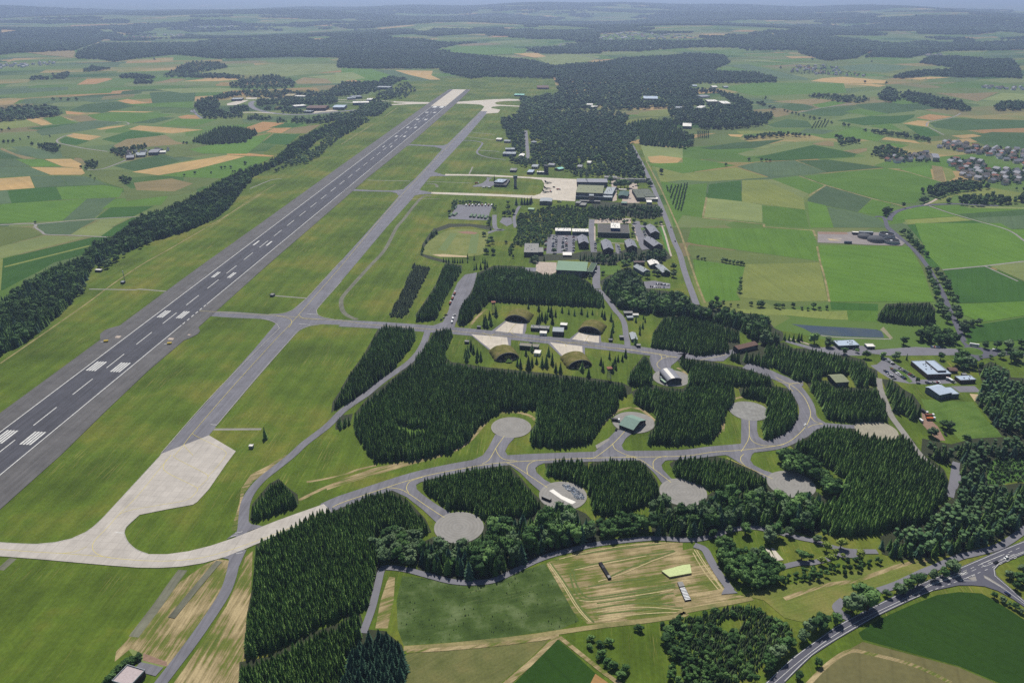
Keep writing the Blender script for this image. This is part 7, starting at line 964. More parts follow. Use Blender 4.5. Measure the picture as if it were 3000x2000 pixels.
def grassy(name,c1,c2,c3,streak=0.,sdir=0.,fine=.5,patch=.02,straw='#a9985c'):
    n=N(name,.95,.1)
    a=n.noise(n.pos(),patch,4,.6); base=n.ramp(a,[(.32,lin(c1,K)),(.5,lin(c2,K)),(.7,lin(c3,K))])
    f=n.ramp(n.noise(n.pos(),fine,2),[(.25,g(.84)),(.75,g(1.16))]); base=n.mix(base,f,1.,'MULTIPLY')
    l=n.ramp(n.noise(n.pos((.02,.55,1),sdir),1.,2),[(.3,g(.9)),(.7,g(1.1))]); base=n.mix(base,l,1.,'MULTIPLY')
    if name=='grass':
        wv=n.new('ShaderNodeTexWave'); wv.bands_direction='Y'; n.link(n.pos((1,1,1),AX),wv.inputs[0]); wv.inputs['Scale'].default_value=.017; wv.inputs['Distortion'].default_value=1.5; wv.inputs['Detail Scale'].default_value=.05
        base=n.mix(base,n.ramp(wv.outputs['Fac'],[(.35,g(.94)),(.65,g(1.06))]),1.,'MULTIPLY')
        md=n.ramp(n.noise(n.pos(),.05,5,.7),[(.3,(.84,.86,.8,1)),(.55,g(1)),(.72,(1.2,1.08,.95,1))]); base=n.mix(base,md,1.,'MULTIPLY')
    if streak:
        s1=n.noise(n.pos((.03,1.1,1),sdir+.03),1.,3,.6); s1=n.ramp(s1,[(.60-.06*streak,g(0)),(.72-.06*streak,g(1))])
        mk=n.ramp(n.noise(n.pos(),.011,2),[(.55-.25*streak,g(0)),(.68-.2*streak,g(1))])
        mm=n.mix(s1,mk,1.,'MULTIPLY'); fm=n.new('ShaderNodeMath',operation='MULTIPLY'); n.link(mm,fm.inputs[0]); fm.inputs[1].default_value=.6
        base=n.mix(base,lin(straw,K),fm.outputs[0])
    MATS[name]=n.out(base); return MATS[name]
AX=math.atan2(D_RW[3],D_RW[2])  # runway axis direction
grassy('grass','#47591b','#586c23','#757532',.35,AX,.35,.010)
grassy('lawn','#4a6424','#587230','#647a36',0,.4,.5,.03)
grassy('lawn2','#47702a','#4f7c30','#5c8238',0,.4,.5,.03)
grassy('rough','#36481f','#475a2a','#66744a',.1,.3,.9,.06,'#8f9660')
grassy('dry2','#5a6034','#6a6c40','#7d7648',.3,.6,.7,.04,'#8f8458')
grassy('y2','#5c6c2c','#6c7536','#7f7c44',.2,.35,.6,.03,'#9a8e5a')
grassy('scrub','#3c5c28','#4c6e30','#5f7a3c',0,.3,.5,.08)
grassy('turf','#6c763c','#777f46','#84864e',0,0,.3,.03); plain('turf2','#64763a',nz=.08)
def hay(name,sdir,dens):
    n=N(name,.95,.1)
    s1=n.noise(n.pos((.02,.42,1),sdir),1.,4,.7)
    s2=n.noise(n.pos(),.035,3)
    ad=n.new('ShaderNodeMath',operation='ADD'); n.link(s1,ad.inputs[0]); n.link(s2,ad.inputs[1]); 
    c=n.ramp(ad.outputs[0],[(.40,lin('#50602c',K)),(.92-dens,lin('#6a6d38',K)),(1.02-dens,lin('#9c8a62',K)),(1.2-dens,lin('#b09a72',K))])
    # ramp input may exceed 1: halve it
    hv=n.new('ShaderNodeMath',operation='MULTIPLY'); n.link(ad.outputs[0],hv.inputs[0]); hv.inputs[1].default_value=.5
    c=n.ramp(hv.outputs[0],[(.34,lin('#4c5e2a',K)),(.44-dens,lin('#6a7234',K)),(.475-dens,lin('#8a7c58',K)),(.6,lin('#b3a179',K))])
    f=n.ramp(n.noise(n.pos(),.8,2),[(.3,g(.86)),(.7,g(1.12))])
    MATS[name]=n.out(n.mix(c,f,1.,'MULTIPLY'))
hay('hay',.2,-.022); hay('hay2',1.45,-.026); hay('dry',.5,-.014)
plain('turf_line','#5b6a30',nz=.25,sc=.6); plain('straw','#b3a577',nz=.25,sc=.6); hay('haygreen',.2,-.04)
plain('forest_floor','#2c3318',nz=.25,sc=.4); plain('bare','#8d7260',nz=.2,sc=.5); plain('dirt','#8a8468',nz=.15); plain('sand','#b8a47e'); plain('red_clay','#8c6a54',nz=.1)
def asphalt(name,c,nz=.1,streak=.1,rough=.85):
    n=N(name,rough,.25)
    a=n.ramp(n.noise(n.pos(),.05,5,.72),[(.3,g(1-nz)),(.7,g(1+nz))])
    b=n.ramp(n.noise(n.pos((.012,.45,1),AX),1.,3),[(.3,g(1-streak)),(.7,g(1+streak))])
    d=n.ramp(n.noise(n.pos(),2.2,2),[(.2,g(.93)),(.8,g(1.07))])
    v=n.mix(n.mix(n.mix(lin(c,K),a,1.,'MULTIPLY'),b,1.,'MULTIPLY'),d,1.,'MULTIPLY'); MATS[name]=n.out(v)
asphalt('asph','#727177',.18,.16); asphalt('asph2','#76757b',.12,.05); asphalt('asph3','#6b6b5a',.3,.2); asphalt('road','#585862',.1,.03)
asphalt('runway','#4a4a50',.18,.26); asphalt('shoulder','#5f5d5c',.22,.16); asphalt('yardgrey','#8c8480',.12,.05)
def concrete(name,c,slab,nz=.06,rot=0.,joint=.72):
    n=N(name,.85,.2); br=n.new('ShaderNodeTexBrick'); n.link(n.pos((1,1,1),rot),br.inputs['Vector'])
    br.offset=0; br.inputs['Color1'].default_value=g(1-nz); br.inputs['Color2'].default_value=g(1+nz); br.inputs['Mortar'].default_value=g(joint)
    br.inputs['Scale'].default_value=1; br.inputs['Brick Width'].default_value=slab; br.inputs['Row Height'].default_value=slab; br.inputs['Mortar Size'].default_value=.12; br.inputs['Bias'].default_value=0
    a=n.ramp(n.noise(n.pos(),.05,4,.65),[(.3,g(.88)),(.7,g(1.1))])
    st=n.ramp(n.noise(n.pos((.06,.5,1),AX),1.,3),[(.35,g(.93)),(.65,g(1.05))])
    v=n.mix(n.mix(n.mix(lin(c,K),br.outputs[0],1.,'MULTIPLY'),a,1.,'MULTIPLY'),st,1.,'MULTIPLY'); MATS[name]=n.out(v)
concrete('concrete','#c9bfae',7.5,.05,.05); concrete('concrete2','#b9b2a8',7.5,.04,AX); concrete('pave','#b8a99a',5,.06,.1); concrete('gravel','#8f8b84',5,.05,0,1)
concrete('pad2','#8c8b86',3.4,.12,.03,.85)
plain('white','#e6e2d8',.85,nz=.05); plain('wline','#dddcd6',.74,nz=.16,sc=.35); plain('yline','#c9bb72',K,nz=.12,sc=.4); plain('paleline','#a7a49c',K,nz=.2,sc=.5)
grassy('track','#6d7042','#8c8258','#a29468',0,0,.6,.05)
def padmat(name,c):
    n=N(name,.85,.2); w=n.new('ShaderNodeTexWave',wave_type='RINGS',rings_direction='SPHERICAL'); n.link(n.pos(obj=True),w.inputs[0])
    w.inputs['Scale'].default_value=.11; w.inputs['Distortion'].default_value=3.; w.inputs['Detail'].default_value=3; w.inputs['Detail Scale'].default_value=.25
    a=n.ramp(w.outputs['Fac'],[(.1,g(.95)),(.55,g(1)),(.95,g(1.06))]); b=n.ramp(n.noise(n.pos(),.12,4,.6),[(.3,g(.88)),(.7,g(1.1))])
    MATS[name]=n.out(n.mix(n.mix(lin(c,K),a,1.,'MULTIPLY'),b,1.,'MULTIPLY'))
padmat('pad','#8f8c86'); padmat('pad3','#9c9683')
# fields: the crop's colour is the object's colour
n=N('crop',.95,.1); oi=n.new('ShaderNodeObjectInfo')
geo=n.new('ShaderNodeNewGeometry'); vr=n.new('ShaderNodeVectorRotate',rotation_type='Z_AXIS'); n.link(geo.outputs['Position'],vr.inputs[0])
ml=n.new('ShaderNodeMath',operation='MULTIPLY'); n.link(oi.outputs['Random'],ml.inputs[0]); ml.inputs[1].default_value=3.1; n.link(ml.outputs[0],vr.inputs['Angle'])
mp=n.new('ShaderNodeMapping'); n.link(vr.outputs[0],mp.inputs[0]); mp.inputs['Scale'].default_value=(.006,.11,1)
st=n.ramp(n.noise(mp.outputs[0],1.,2),[(.3,g(.93)),(.7,g(1.07))])
w=n.new('ShaderNodeTexWave'); w.bands_direction='Y'; n.link(vr.outputs[0],w.inputs[0]); w.inputs['Scale'].default_value=.0166; 
tr=n.ramp(w.outputs['Fac'],[(0,g(.90)),(.03,g(1)),(1,g(1))])
big=n.ramp(n.noise(n.pos(),.012,5,.7),[(.3,(.84,.87,.86,1)),(.7,(1.18,1.12,1.05,1))]); fine=n.ramp(n.noise(n.pos(),.3,3),[(.25,g(.88)),(.75,g(1.12))])
c=n.mix(oi.outputs['Color'],st,1.,'MULTIPLY')
for q in (tr,big,fine): c=n.mix(c,q,1.,'MULTIPLY')
MATS['field']=n.out(c)
CROP={'g':'#5a7d2c','G':'#3c6224','d':'#446034','B':'#4a6040','b':'#586f4c','t':'#b89c68','o':'#b48e5e','l':'#7f8c54','r':'#8c7f58','m':'#67763f','y':'#7f8a48','K':'#2e4c18','dry2':'#6d6a46'}
# open country: patchwork of crops
n=N('country',.95,.1)
vo=n.new('ShaderNodeTexVoronoi',distance='CHEBYCHEV'); n.link(n.pos((1/330.,1/150.,0),.35),vo.inputs['Vector']); vo.inputs['Scale'].default_value=1; vo.inputs['Randomness'].default_value=.75
sp=n.new('ShaderNodeSeparateColor'); n.link(vo.outputs['Color'],sp.inputs[0])
cs=['g','d','l','m','b','G','t','g','y','r','m','l','g','o','b','m']
c=n.ramp(sp.outputs[0],[(i/len(cs),lin(CROP[k],.62)) for i,k in enumerate(cs)],'CONSTANT')
big=n.ramp(n.noise(n.pos(),.0016,4,.6),[(.35,g(.86)),(.65,g(1.1))]); fine=n.ramp(n.noise(n.pos(),.02,3),[(.25,g(.9)),(.75,g(1.1))])
c=n.mix(n.mix(c,big,1.,'MULTIPLY'),fine,1.,'MULTIPLY')
soft=n.ramp(n.noise(n.pos(),.003,3),[(.4,g(0)),(.6,g(.75))]); c=n.mix(c,lin('#62763c',K),soft)
MATS['country']=n.out(c)
n=N('water',.08,.5); MATS['water']=n.out(n.ramp(n.noise(n.pos(),.06,4),[(.4,lin('#3c4750',K)),(.8,lin('#4d5448',K))]))
def leafm(name,c1,c2,c3,sc=3.):
    n=N(name,.75,.15); oi=n.new('ShaderNodeObjectInfo'); 
    a=n.ramp(oi.outputs['Random'],[(0,lin(c1,K)),(.55,lin(c2,K)),(1,lin(c3,K))])
    f=n.ramp(n.noise(n.pos(obj=True),sc,2),[(.3,g(.72)),(.7,g(1.28))]); 
    bn=n.ramp(n.noise(n.pos(),.006,5,.7),[(.35,g(.74)),(.65,g(1.28))])
    MATS[name]=n.out(n.mix(n.mix(a,f,1.,'MULTIPLY'),bn,1.,'MULTIPLY'))
leafm('spruce_needle','#385222','#50702e','#7a9a4e',6); leafm('fir_needle','#355441','#41624c','#507058',6); leafm('pine_needle','#3d5a34','#4b683c','#5c7648',6)
leafm('leaf','#2e4a24','#456632','#6a8a4a',4); leafm('pale_leaf','#4c6440','#5a714a','#6b8058',4); leafm('yellow_leaf','#6a7c30','#7a8c3a','#8a9440',4); leafm('far_leaf','#36522e','#425f36','#527042',3)
leafm('heath_needle','#34452a','#405232','#50603c',5)
plain('bark','#4a3c2e',K)
for k,v in dict(dark='#3c3d42',dbrick='#4a3f3c',dbrown='#4c3a34',brown='#6b5348',brownt='#8c7c6c',grey='#8f8d88',dgrey='#5b5854',slate='#8a8b92',lslate='#a3a9ac',green='#7f9a80',dgreen='#4c6148',dgreen2='#4d6660',tgreen='#7f978a',lgreen='#a4c0a0',olive='#858a6c',olive2='#63695a',glassy='#4a6268',blue='#33507c',navy='#22305c',blueg='#6d7880',lblue='#aebccb',stained='#8a8474',lwall='#cfc8ba',pinkgrey='#b8aaa8',sandy='#a89c70',mint='#9fdccb',black='#1c1c20',red='#8c2f28',orange='#c0642c',rust='#7d4634',silver='#b5b8bc',white2='#f0f0ee',tarp='#6f8468',yellow='#c0a63a',tile='#6f6866',redtile='#8a5a48',bluecar='#2e4468').items(): plain(k,v,K,.6 if k in('lblue','slate','silver') else .8)
plain('glass','#25303a',K,.15,.5); plain('tyre','#202020'); plain('steel','#6a6c70',K,.5,.4)
grassy('mound','#5c5c30','#6d6a36','#857852',0,0,.6,.12); plain('screen_grey','#56585c')
MATS['white2']=MATS['white2']
# ------------------------------------------------------------------ object helpers
def link(name,me,mat=None,parent=None,loc=None):
    o=bpy.data.objects.new(name,me); COL.objects.link(o)
    if mat is not None and me is not None and not me.materials: me.materials.append(MATS[mat] if isinstance(mat,str) else mat)
    if parent: o.parent=parent
    if loc: o.location=loc
    return o
def tag(o,label=None,cat=None,group=None,kind=None):
    if label: o['label']=label
    if cat: o['category']=cat
    if group: o['group']=group
    if kind: o['kind']=kind
    return o
def thing(name,label,cat,loc,rz=0,group=None):
    o=bpy.data.objects.new(name,None); COL.objects.link(o); o.location=loc; o.rotation_euler=(0,0,rz); o.empty_display_size=1; return tag(o,label,cat,group)
def mesh(name,v,f,mats=None,mi=None):
    me=bpy.data.meshes.new(name); me.from_pydata([tuple(q) for q in v],[],f)
    if mats:
        for m in mats: me.materials.append(MATS[m])
    if mi: me.polygons.foreach_set('material_index',mi)
    me.update(); return me
def boxvf(x0,x1,y0,y1,z0,z1):
    v=[(x,y,z) for z in(z0,z1) for y in(y0,y1) for x in(x0,x1)]
    return v,[(0,2,3,1),(4,5,7,6),(0,1,5,4),(1,3,7,5),(3,2,6,7),(2,0,4,6)]
def box(name,mat,x0,x1,y0,y1,z0,z1,parent=None): 
    v,f=boxvf(x0,x1,y0,y1,z0,z1); return link(name,mesh(name,v,f),mat,parent)
class MB:
    def __init__(s): s.v=[];s.f=[];s.m=[]
    def add(s,vf,m=0):
        o=len(s.v); s.v+=vf[0]; s.f+=[tuple(i+o for i in q) for q in vf[1]]; s.m+=[m]*len(vf[1]); return s
    def box(s,*a,m=0): return s.add(boxvf(*a),m)
    def tube(s,a,b,r,n=6,r2=None,m=0):
        a,b=Vector(a),Vector(b); d=(b-a).normalized(); u=d.orthogonal().normalized(); w=d.cross(u); r2=r if r2 is None else r2
        v=[];f=[]
        for i in range(n):
            t=2*math.pi*i/n; e=u*math.cos(t)+w*math.sin(t); v+=[tuple(a+e*r),tuple(b+e*r2)]
        for i in range(n): j=(i+1)%n; f.append((2*i,2*j,2*j+1,2*i+1))
        f+=[tuple(range(0,2*n,2))[::-1],tuple(range(1,2*n,2))]; return s.add((v,f),m)
    def me(s,name,mats): return mesh(name,s.v,s.f,mats,s.m)
ORD=['','first','second','third','fourth','fifth','sixth','seventh','eighth','ninth','tenth','eleventh','twelfth','thirteenth','fourteenth','fifteenth','sixteenth','seventeenth','eighteenth','nineteenth']
TEN=['','','twenty','thirty','forty','fifty','sixty','seventy','eighty','ninety']
def ordn(i):
    if i<20: return ORD[i]
    return TEN[i//10][:-1]+'ieth' if i%10==0 else TEN[i//10]+'-'+ORD[i%10]
# ------------------------------------------------------------------ the land
xs=[-26000+1000*i for i in range(15)]+[-11750+250*i for i in range(94)]+[12000+1000*i for i in range(15)]
ys=[-1500,-700,0,1000,2000,3000,3750]+[4000+250*i for i in range(65)]+[20500+1100*i for i in range(26)]
v=[(x,y,hgt(x,y)) for y in ys for x in xs]; nx=len(xs)
f=[(j*nx+i,j*nx+i+1,(j+1)*nx+i+1,(j+1)*nx+i) for j in range(len(ys)-1) for i in range(nx-1)]
gme=mesh('ground',v,f); tag(link('ground',gme,'country'),kind='structure')
for p in gme.polygons: p.use_smooth=True
def ribbon(p,w):
    L=[];Rr=[];n=len(p)
    for i in range(n):
        a=Vector(p[max(i-1,0)]);b=Vector(p[i]);c=Vector(p[min(i+1,n-1)])
        d1=(b-a).normalized() if i else (c-b).normalized(); d2=(c-b).normalized() if i<n-1 else d1
        t=(d1+d2).normalized(); k=w/2/max(.35,t.dot(d1)); nn=Vector((-t.y,t.x))*k
        L.append(b+nn);Rr.append(b-nn)
    return L,Rr
def catmull(p,closed,n=5):
    out=[];N_=len(p)
    for i in range(N_ if closed else N_-1):
        a,b,c,d=[p[(i+k)%N_] if closed else p[min(max(i+k,0),N_-1)] for k in(-1,0,1,2)]
        for j in range(n):
            t=j/n; out.append(tuple(.5*((2*b[k])+(-a[k]+c[k])*t+(2*a[k]-5*b[k]+4*c[k]-d[k])*t*t+(-a[k]+3*b[k]-3*c[k]+d[k])*t**3) for k in(0,1)))
    if not closed: out.append(tuple(p[-1]))
    return out
def sheet(name,mat,kind,w,pts,layer,color=None):
    if kind=='R': pts=catmull(pts,False); kind='r'
    if kind=='P': pts=catmull(pts,True,4); kind='p'
    if name=='parking_pad': pts=catmull(pts,True,2)
    far=max(q[1] for q in pts)>3700
    bm=bmesh.new()
    if kind=='r':
        L,Rr=ribbon(pts,w); a=[bm.verts.new((q.x,q.y,0)) for q in L]; b=[bm.verts.new((q.x,q.y,0)) for q in Rr]
        for i in range(len(a)-1): bm.faces.new((b[i],b[i+1],a[i+1],a[i]))
    else:
        vv=[bm.verts.new((q[0],q[1],0)) for q in pts]
        for t in tessellate_polygon([[Vector((q[0],q[1],0)) for q in pts]]):
            try: bm.faces.new([vv[i] for i in t])
            except ValueError: pass
    if far:
        for _ in range(6):
            e=[e for e in bm.edges if e.calc_length()>260]
            if not e or len(bm.verts)>6000: break
            bmesh.ops.subdivide_edges(bm,edges=e,cuts=1,use_grid_fill=False); bmesh.ops.triangulate(bm,faces=[f for f in bm.faces if len(f.verts)>3])
        for q in bm.verts: 
            k=min(max((q.co.y-3600)/1500,0),1); q.co.z=hgt(q.co.x,q.co.y)+.02+layer*.014+k*(1.2+layer*.05)
        z0=0
    else:
        for q in bm.verts: q.co.z=.02+layer*.014
    bmesh.ops.recalc_face_normals(bm,faces=bm.faces)
    if bm.faces and sum(f.normal.z for f in bm.faces)<0: bmesh.ops.reverse_faces(bm,faces=bm.faces)
    me=bpy.data.meshes.new(name)
    ox=oy=0
    if name=='parking_pad':
        ox=sum(q[0] for q in pts)/len(pts); oy=sum(q[1] for q in pts)/len(pts); bm.transform(Matrix.Translation((-ox,-oy,0)))
    bm.to_mesh(me); bm.free(); o=link(name,me,mat,None,(ox,oy,0)); tag(o,kind='structure')
    if color: o.color=color
    return o
cj=random.Random(4)
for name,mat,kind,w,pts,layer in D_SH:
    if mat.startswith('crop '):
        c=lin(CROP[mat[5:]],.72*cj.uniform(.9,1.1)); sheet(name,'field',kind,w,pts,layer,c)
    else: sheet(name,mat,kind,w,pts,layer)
# ------------------------------------------------------------------ runway (built along its own axis)
RX,RY,AXx,AXy=D_RW
def rw(s,o): return (RX+AXx*s+AXy*o, RY+AXy*s-AXx*o)
def rrect(name,mat,s0,s1,o0,o1,z,parent):
    p=[rw(s0,o0),rw(s0,o1),rw(s1,o1),rw(s1,o0)]; me=mesh(name,[(q[0],q[1],z) for q in p],[(0,1,2,3)]); 
    o=link(name,me,mat,parent)
    return o
RWY=rrect('runway','runway',-420,2212,-25.5,25,.50,None); RWY['kind']='structure'
SHL=mesh('runway_shoulder',[(*rw(a,b),.44) for a,b in [(-420,-50),(0,-50),(140,-51),(250,-52),(380,-54),(500,-55),(700,-54),(1200,-54),(1700,-53),(2300,-52),(2660,-46),(2660,40),(2300,47),(1500,48),(1090,41),(900,43),(700,43.5),(500,44),(320,47),(230,49),(145,48),(57,52),(-25,57),(-420,60)]],[tuple(range(24))]); tag(link('runway_shoulder',SHL,'shoulder'),kind='structure')
tag(rrect('concrete_runway_end','concrete',2190,2656,-30,22,.54,None),kind='structure')
rrect('runway_edge_line','wline',-420,270,23.6,24.6,.56,RWY); rrect('runway_edge_line','wline',340,945,23.6,24.6,.56,RWY); rrect('runway_edge_line','wline',1010,1190,23.6,24.6,.56,RWY);rrect('runway_edge_line','wline',1262,2185,23.6,24.6,.56,RWY)
rrect('runway_edge_line','wline',-420,2205,-25.4,-24.4,.56,RWY)
for a,b in ((270,340),(945,1010),(1190,1262)):
    m=6
    for i in range(m): rrect('runway_edge_dash','wline',a+3+(b-a)*i/m,a+3+(b-a)*(i+.55)/m,23.5,24.7,.56,RWY)
for i in range(-7,35):
    s=22+i*62.5
    if s+36<2190: rrect('centre_stripe','wline',s,s+36,-1.9,-.9,.56,RWY)
def bars(s,offs,l=23,w=1.9):
    for o in offs: rrect('touchdown_bar','wline',s-l/2,s+l/2,o-w/2,o+w/2,.56,RWY)
bars(0,(8.5,11.6,14.7,17.8,-10.4,-13.5,-16.6,-19.7)); bars(-300,(8.5,11.6,14.7,17.8,-10.4,-13.5,-16.6,-19.7)); bars(-150,(8.5,11.6,14.7,17.8,-10.4,-13.5,-16.6,-19.7))
bars(150,(8.5,11.6,14.7,17.8,-10.4,-13.5,-16.6,-19.7)); bars(302,(7,10,13,-12.5,-15.5,-18.5)); bars(453,(8,11,-13,-16)) ; bars(607,(6,-16),24,2.6)
for s,k in ((2041,3),(1893,3),(1744,2),(1597,2),(1447,1)):
    bars(s,[8+3*i for i in range(k)]+[-12-3*i for i in range(k)],24,2.)
rrect('touchdown_bar','wline',2150,2185,-19,-6,.56,RWY); rrect('touchdown_bar','wline',2150,2185,5,18,.56,RWY)
# rubber streaks and repair seams stay in the asphalt's own material
# ------------------------------------------------------------------ tree shapes
def spruce_mesh(seed,r=.17,tiers=11,k=6,mat='spruce_needle',top=1.):
    q=random.Random(seed); v=[];f=[]
    for t in range(tiers):
        z=.04+.86*(t/(tiers-1))**.9; rad=r*(1-z)**.85+.012; ap=len(v); v.append((q.uniform(-.004,.004),q.uniform(-.004,.004),min(z+.10*(1-z*.35)+(.05 if t>=tiers-1 else 0),1.)*top)); n=k*2; a0=q.uniform(0,6.28)
        for i in range(n):
            rr=rad*(1.12 if i%2==0 else .62)*q.uniform(.8,1.2); a=a0+math.pi*2*i/n+q.uniform(-.12,.12)
            v.append((rr*math.cos(a),rr*math.sin(a),(z-(.03 if i%2==0 else -.015))*top))
        for i in range(n): f.append((ap,ap+1+i,ap+1+(i+1)%n))
    return mesh('crown',v,f,[mat])
def ico(sub):
    bm=bmesh.new(); bmesh.ops.create_icosphere(bm,subdivisions=sub,radius=1); v=[tuple(x.co) for x in bm.verts]; f=[tuple(x.index for x in g_.verts) for g_ in bm.faces]; bm.free(); return v,f
ICO1,ICO2=ico(1),ico(2)
def leaf_mesh(seed,mat='leaf',nb=9,leaves=260,base=.22,rad=.36,sph=None,ls=.05,squash=1.):
    q=random.Random(seed); v=[];f=[]; blobs=[]
    for i in range(nb):
        a=q.uniform(0,6.28); z=base+(1-base)*q.uniform(.22,.80); env=math.sin(math.pi*min(max((z-base)/(1-base)*.92+.06,0),1))**.6
        d=rad*env*q.uniform(.25,.72) if i else 0.; s=rad*q.uniform(.36,.55)*(1 if i else 1.35)
        if i==0: z=base+(1-base)*.5
        blobs.append((d*math.cos(a),d*math.sin(a),z,s))
    blobs.append((q.uniform(-.05,.05),q.uniform(-.05,.05),1-rad*.42,rad*.42))
    S=sph or ICO1
    for bx,by,bz,s in blobs:
        o=len(v)
        for x,y,z in S[0]:
            k=s*q.uniform(.78,1.14); v.append((bx+x*k,by+y*k,max(bz+z*k*.9*squash,.03)))
        f+=[tuple(i+o for i in t) for t in S[1]]
    for _ in range(leaves):
        bx,by,bz,s=q.choice(blobs); d=Vector((q.gauss(0,1),q.gauss(0,1),q.gauss(.25,1))).normalized(); c=Vector((bx,by,bz))+d*s*q.uniform(.92,1.18)
        if c.z<.05: continue
        u=(d.orthogonal().normalized()+d*q.uniform(-.4,.9)).normalized(); w_=d.cross(u).normalized(); l=ls*q.uniform(.6,1.4); o=len(v)
        rot=q.uniform(0,6.28); u2=u*math.cos(rot)+w_*math.sin(rot); w2=w_*math.cos(rot)-u*math.sin(rot)
        v+=[tuple(c+u2*l),tuple(c-u2*l*.5+w2*l*.9),tuple(c-u2*l*.5-w2*l*.9)]; f.append((o,o+1,o+2))
    return mesh('crown',v,f,[mat])
def pine_mesh(seed):
    q=random.Random(seed); v=[];f=[]
    for i in range(7):
        a=q.uniform(0,6.28); z=.5+.45*i/7; d=q.uniform(.04,.15)*(1.25-z); s=q.uniform(.07,.13)*(1.5-z*.7)
        o=len(v)
        for x,y,zz in ICO1[0]:
            k=s*q.uniform(.7,1.3); v.append((d*math.cos(a)+x*k*1.15,d*math.sin(a)+y*k*1.15,z+zz*k*.75))
        f+=[tuple(j+o for j in t) for t in ICO1[1]]
    return mesh('crown',v,f,['pine_needle'])
def trunk_mesh(h,r0,r1,limbs=0,seed=1):
    b=MB().tube((0,0,-.01),(0,0,h),r0,6,r1); q=random.Random(seed)
    for i in range(limbs):
        a=q.uniform(0,6.28); z=h*q.uniform(.55,.95); b.tube((0,0,z),(.17*math.cos(a),.17*math.sin(a),z+.18),r1*.9,4,r1*.35)
    return b.me('trunk',['bark'])
VAR={}
for i in range(4): VAR['S%d'%i]=(spruce_mesh(20+i,.175+.012*i,12,6),trunk_mesh(.3,.018,.012),'S')
for i in range(2): VAR['L%d'%i]=(spruce_mesh(60+i,.21,12,7,'spruce_needle'),trunk_mesh(.3,.02,.012),'S')   # free-standing, fuller
for i in range(2): VAR['F%d'%i]=(spruce_mesh(30+i,.25,12,7,'fir_needle'),trunk_mesh(.3,.018,.012),'S')
for i in range(2): VAR['E%d'%i]=(spruce_mesh(40+i,.30,7,6,'heath_needle'),trunk_mesh(.3,.018,.012),'S')
for i in range(3): VAR['D%d'%i]=(leaf_mesh(70+i,'leaf',9,300),trunk_mesh(.5,.035,.02,4,i),'D')
for i in range(2): VAR['W%d'%i]=(leaf_mesh(80+i,'pale_leaf',10,320,.15),trunk_mesh(.5,.035,.02,4,i),'D')
VAR['Y0']=(leaf_mesh(90,'yellow_leaf',7,260,.2),trunk_mesh(.5,.03,.02,4,9),'D')
for i in range(2): VAR['B%d'%i]=(leaf_mesh(95+i,'leaf',7,200,.02,.5,None,.07,.8),trunk_mesh(.4,.03,.02,3,i),'B')
for i in range(3): VAR['P%d'%i]=(pine_mesh(110+i),trunk_mesh(.85,.018,.008,3,i),'P')
for i in range(3): VAR['f%d'%i]=(leaf_mesh(130+i,'far_leaf',3,30,.0,.42,None,.12),trunk_mesh(.3,.03,.02),'D')
VAR['s0']=(spruce_mesh(50,.22,5,5,'spruce_needle'),trunk_mesh(.3,.02,.01),'S')
MIX={'S':['S0','S1','S2','S3'],'F':['F0','F1'],'H':['E0','E1'],'D':['D0','D1','D2'],'W':['W0','W1','D0'],'M':['S0','S2','D0','S1','D2','F1','W0','F0','S3','S1'],'P':['P0','S1','P1','S3','F1','P2'],'T':['D0','W1','B0'],'Y':['S3','E0','S1','E1','E0','S2','B0'],'X':['S0','S1','S2','S3','D0','F0'],'U':['B0','B1','W0'],'farD':['f0','f1','f2'],'farS':['s0','s0','f1']}
WID={'S':(1.05,1.35),'F':(1.,1.25),'H':(1.3,1.9),'D':(.95,1.25),'W':(1.,1.3),'M':(.95,1.25),'P':(.95,1.3),'T':(.9,1.3),'Y':(1.1,1.4),'X':(1.,1.3),'U':(1.,1.6)}
SRC={}     # variant -> crown object of one standing tree (also the shape that the woods reuse)
def put_tree(kind,var,x,y,h,label,group,wid=1.1,z=0.):
    cm,tm,_=VAR[var]; a=rng.uniform(0,6.28)
    t=thing(kind,label,kind.replace('_',' '),(x,y,z+.05 if z==0 else z),a,group); t.scale=(h*wid,h*wid,h)
    c=link('crown',cm,None,t); link('trunk',tm,None,t)
    if var not in SRC: SRC[var]=c
    return t
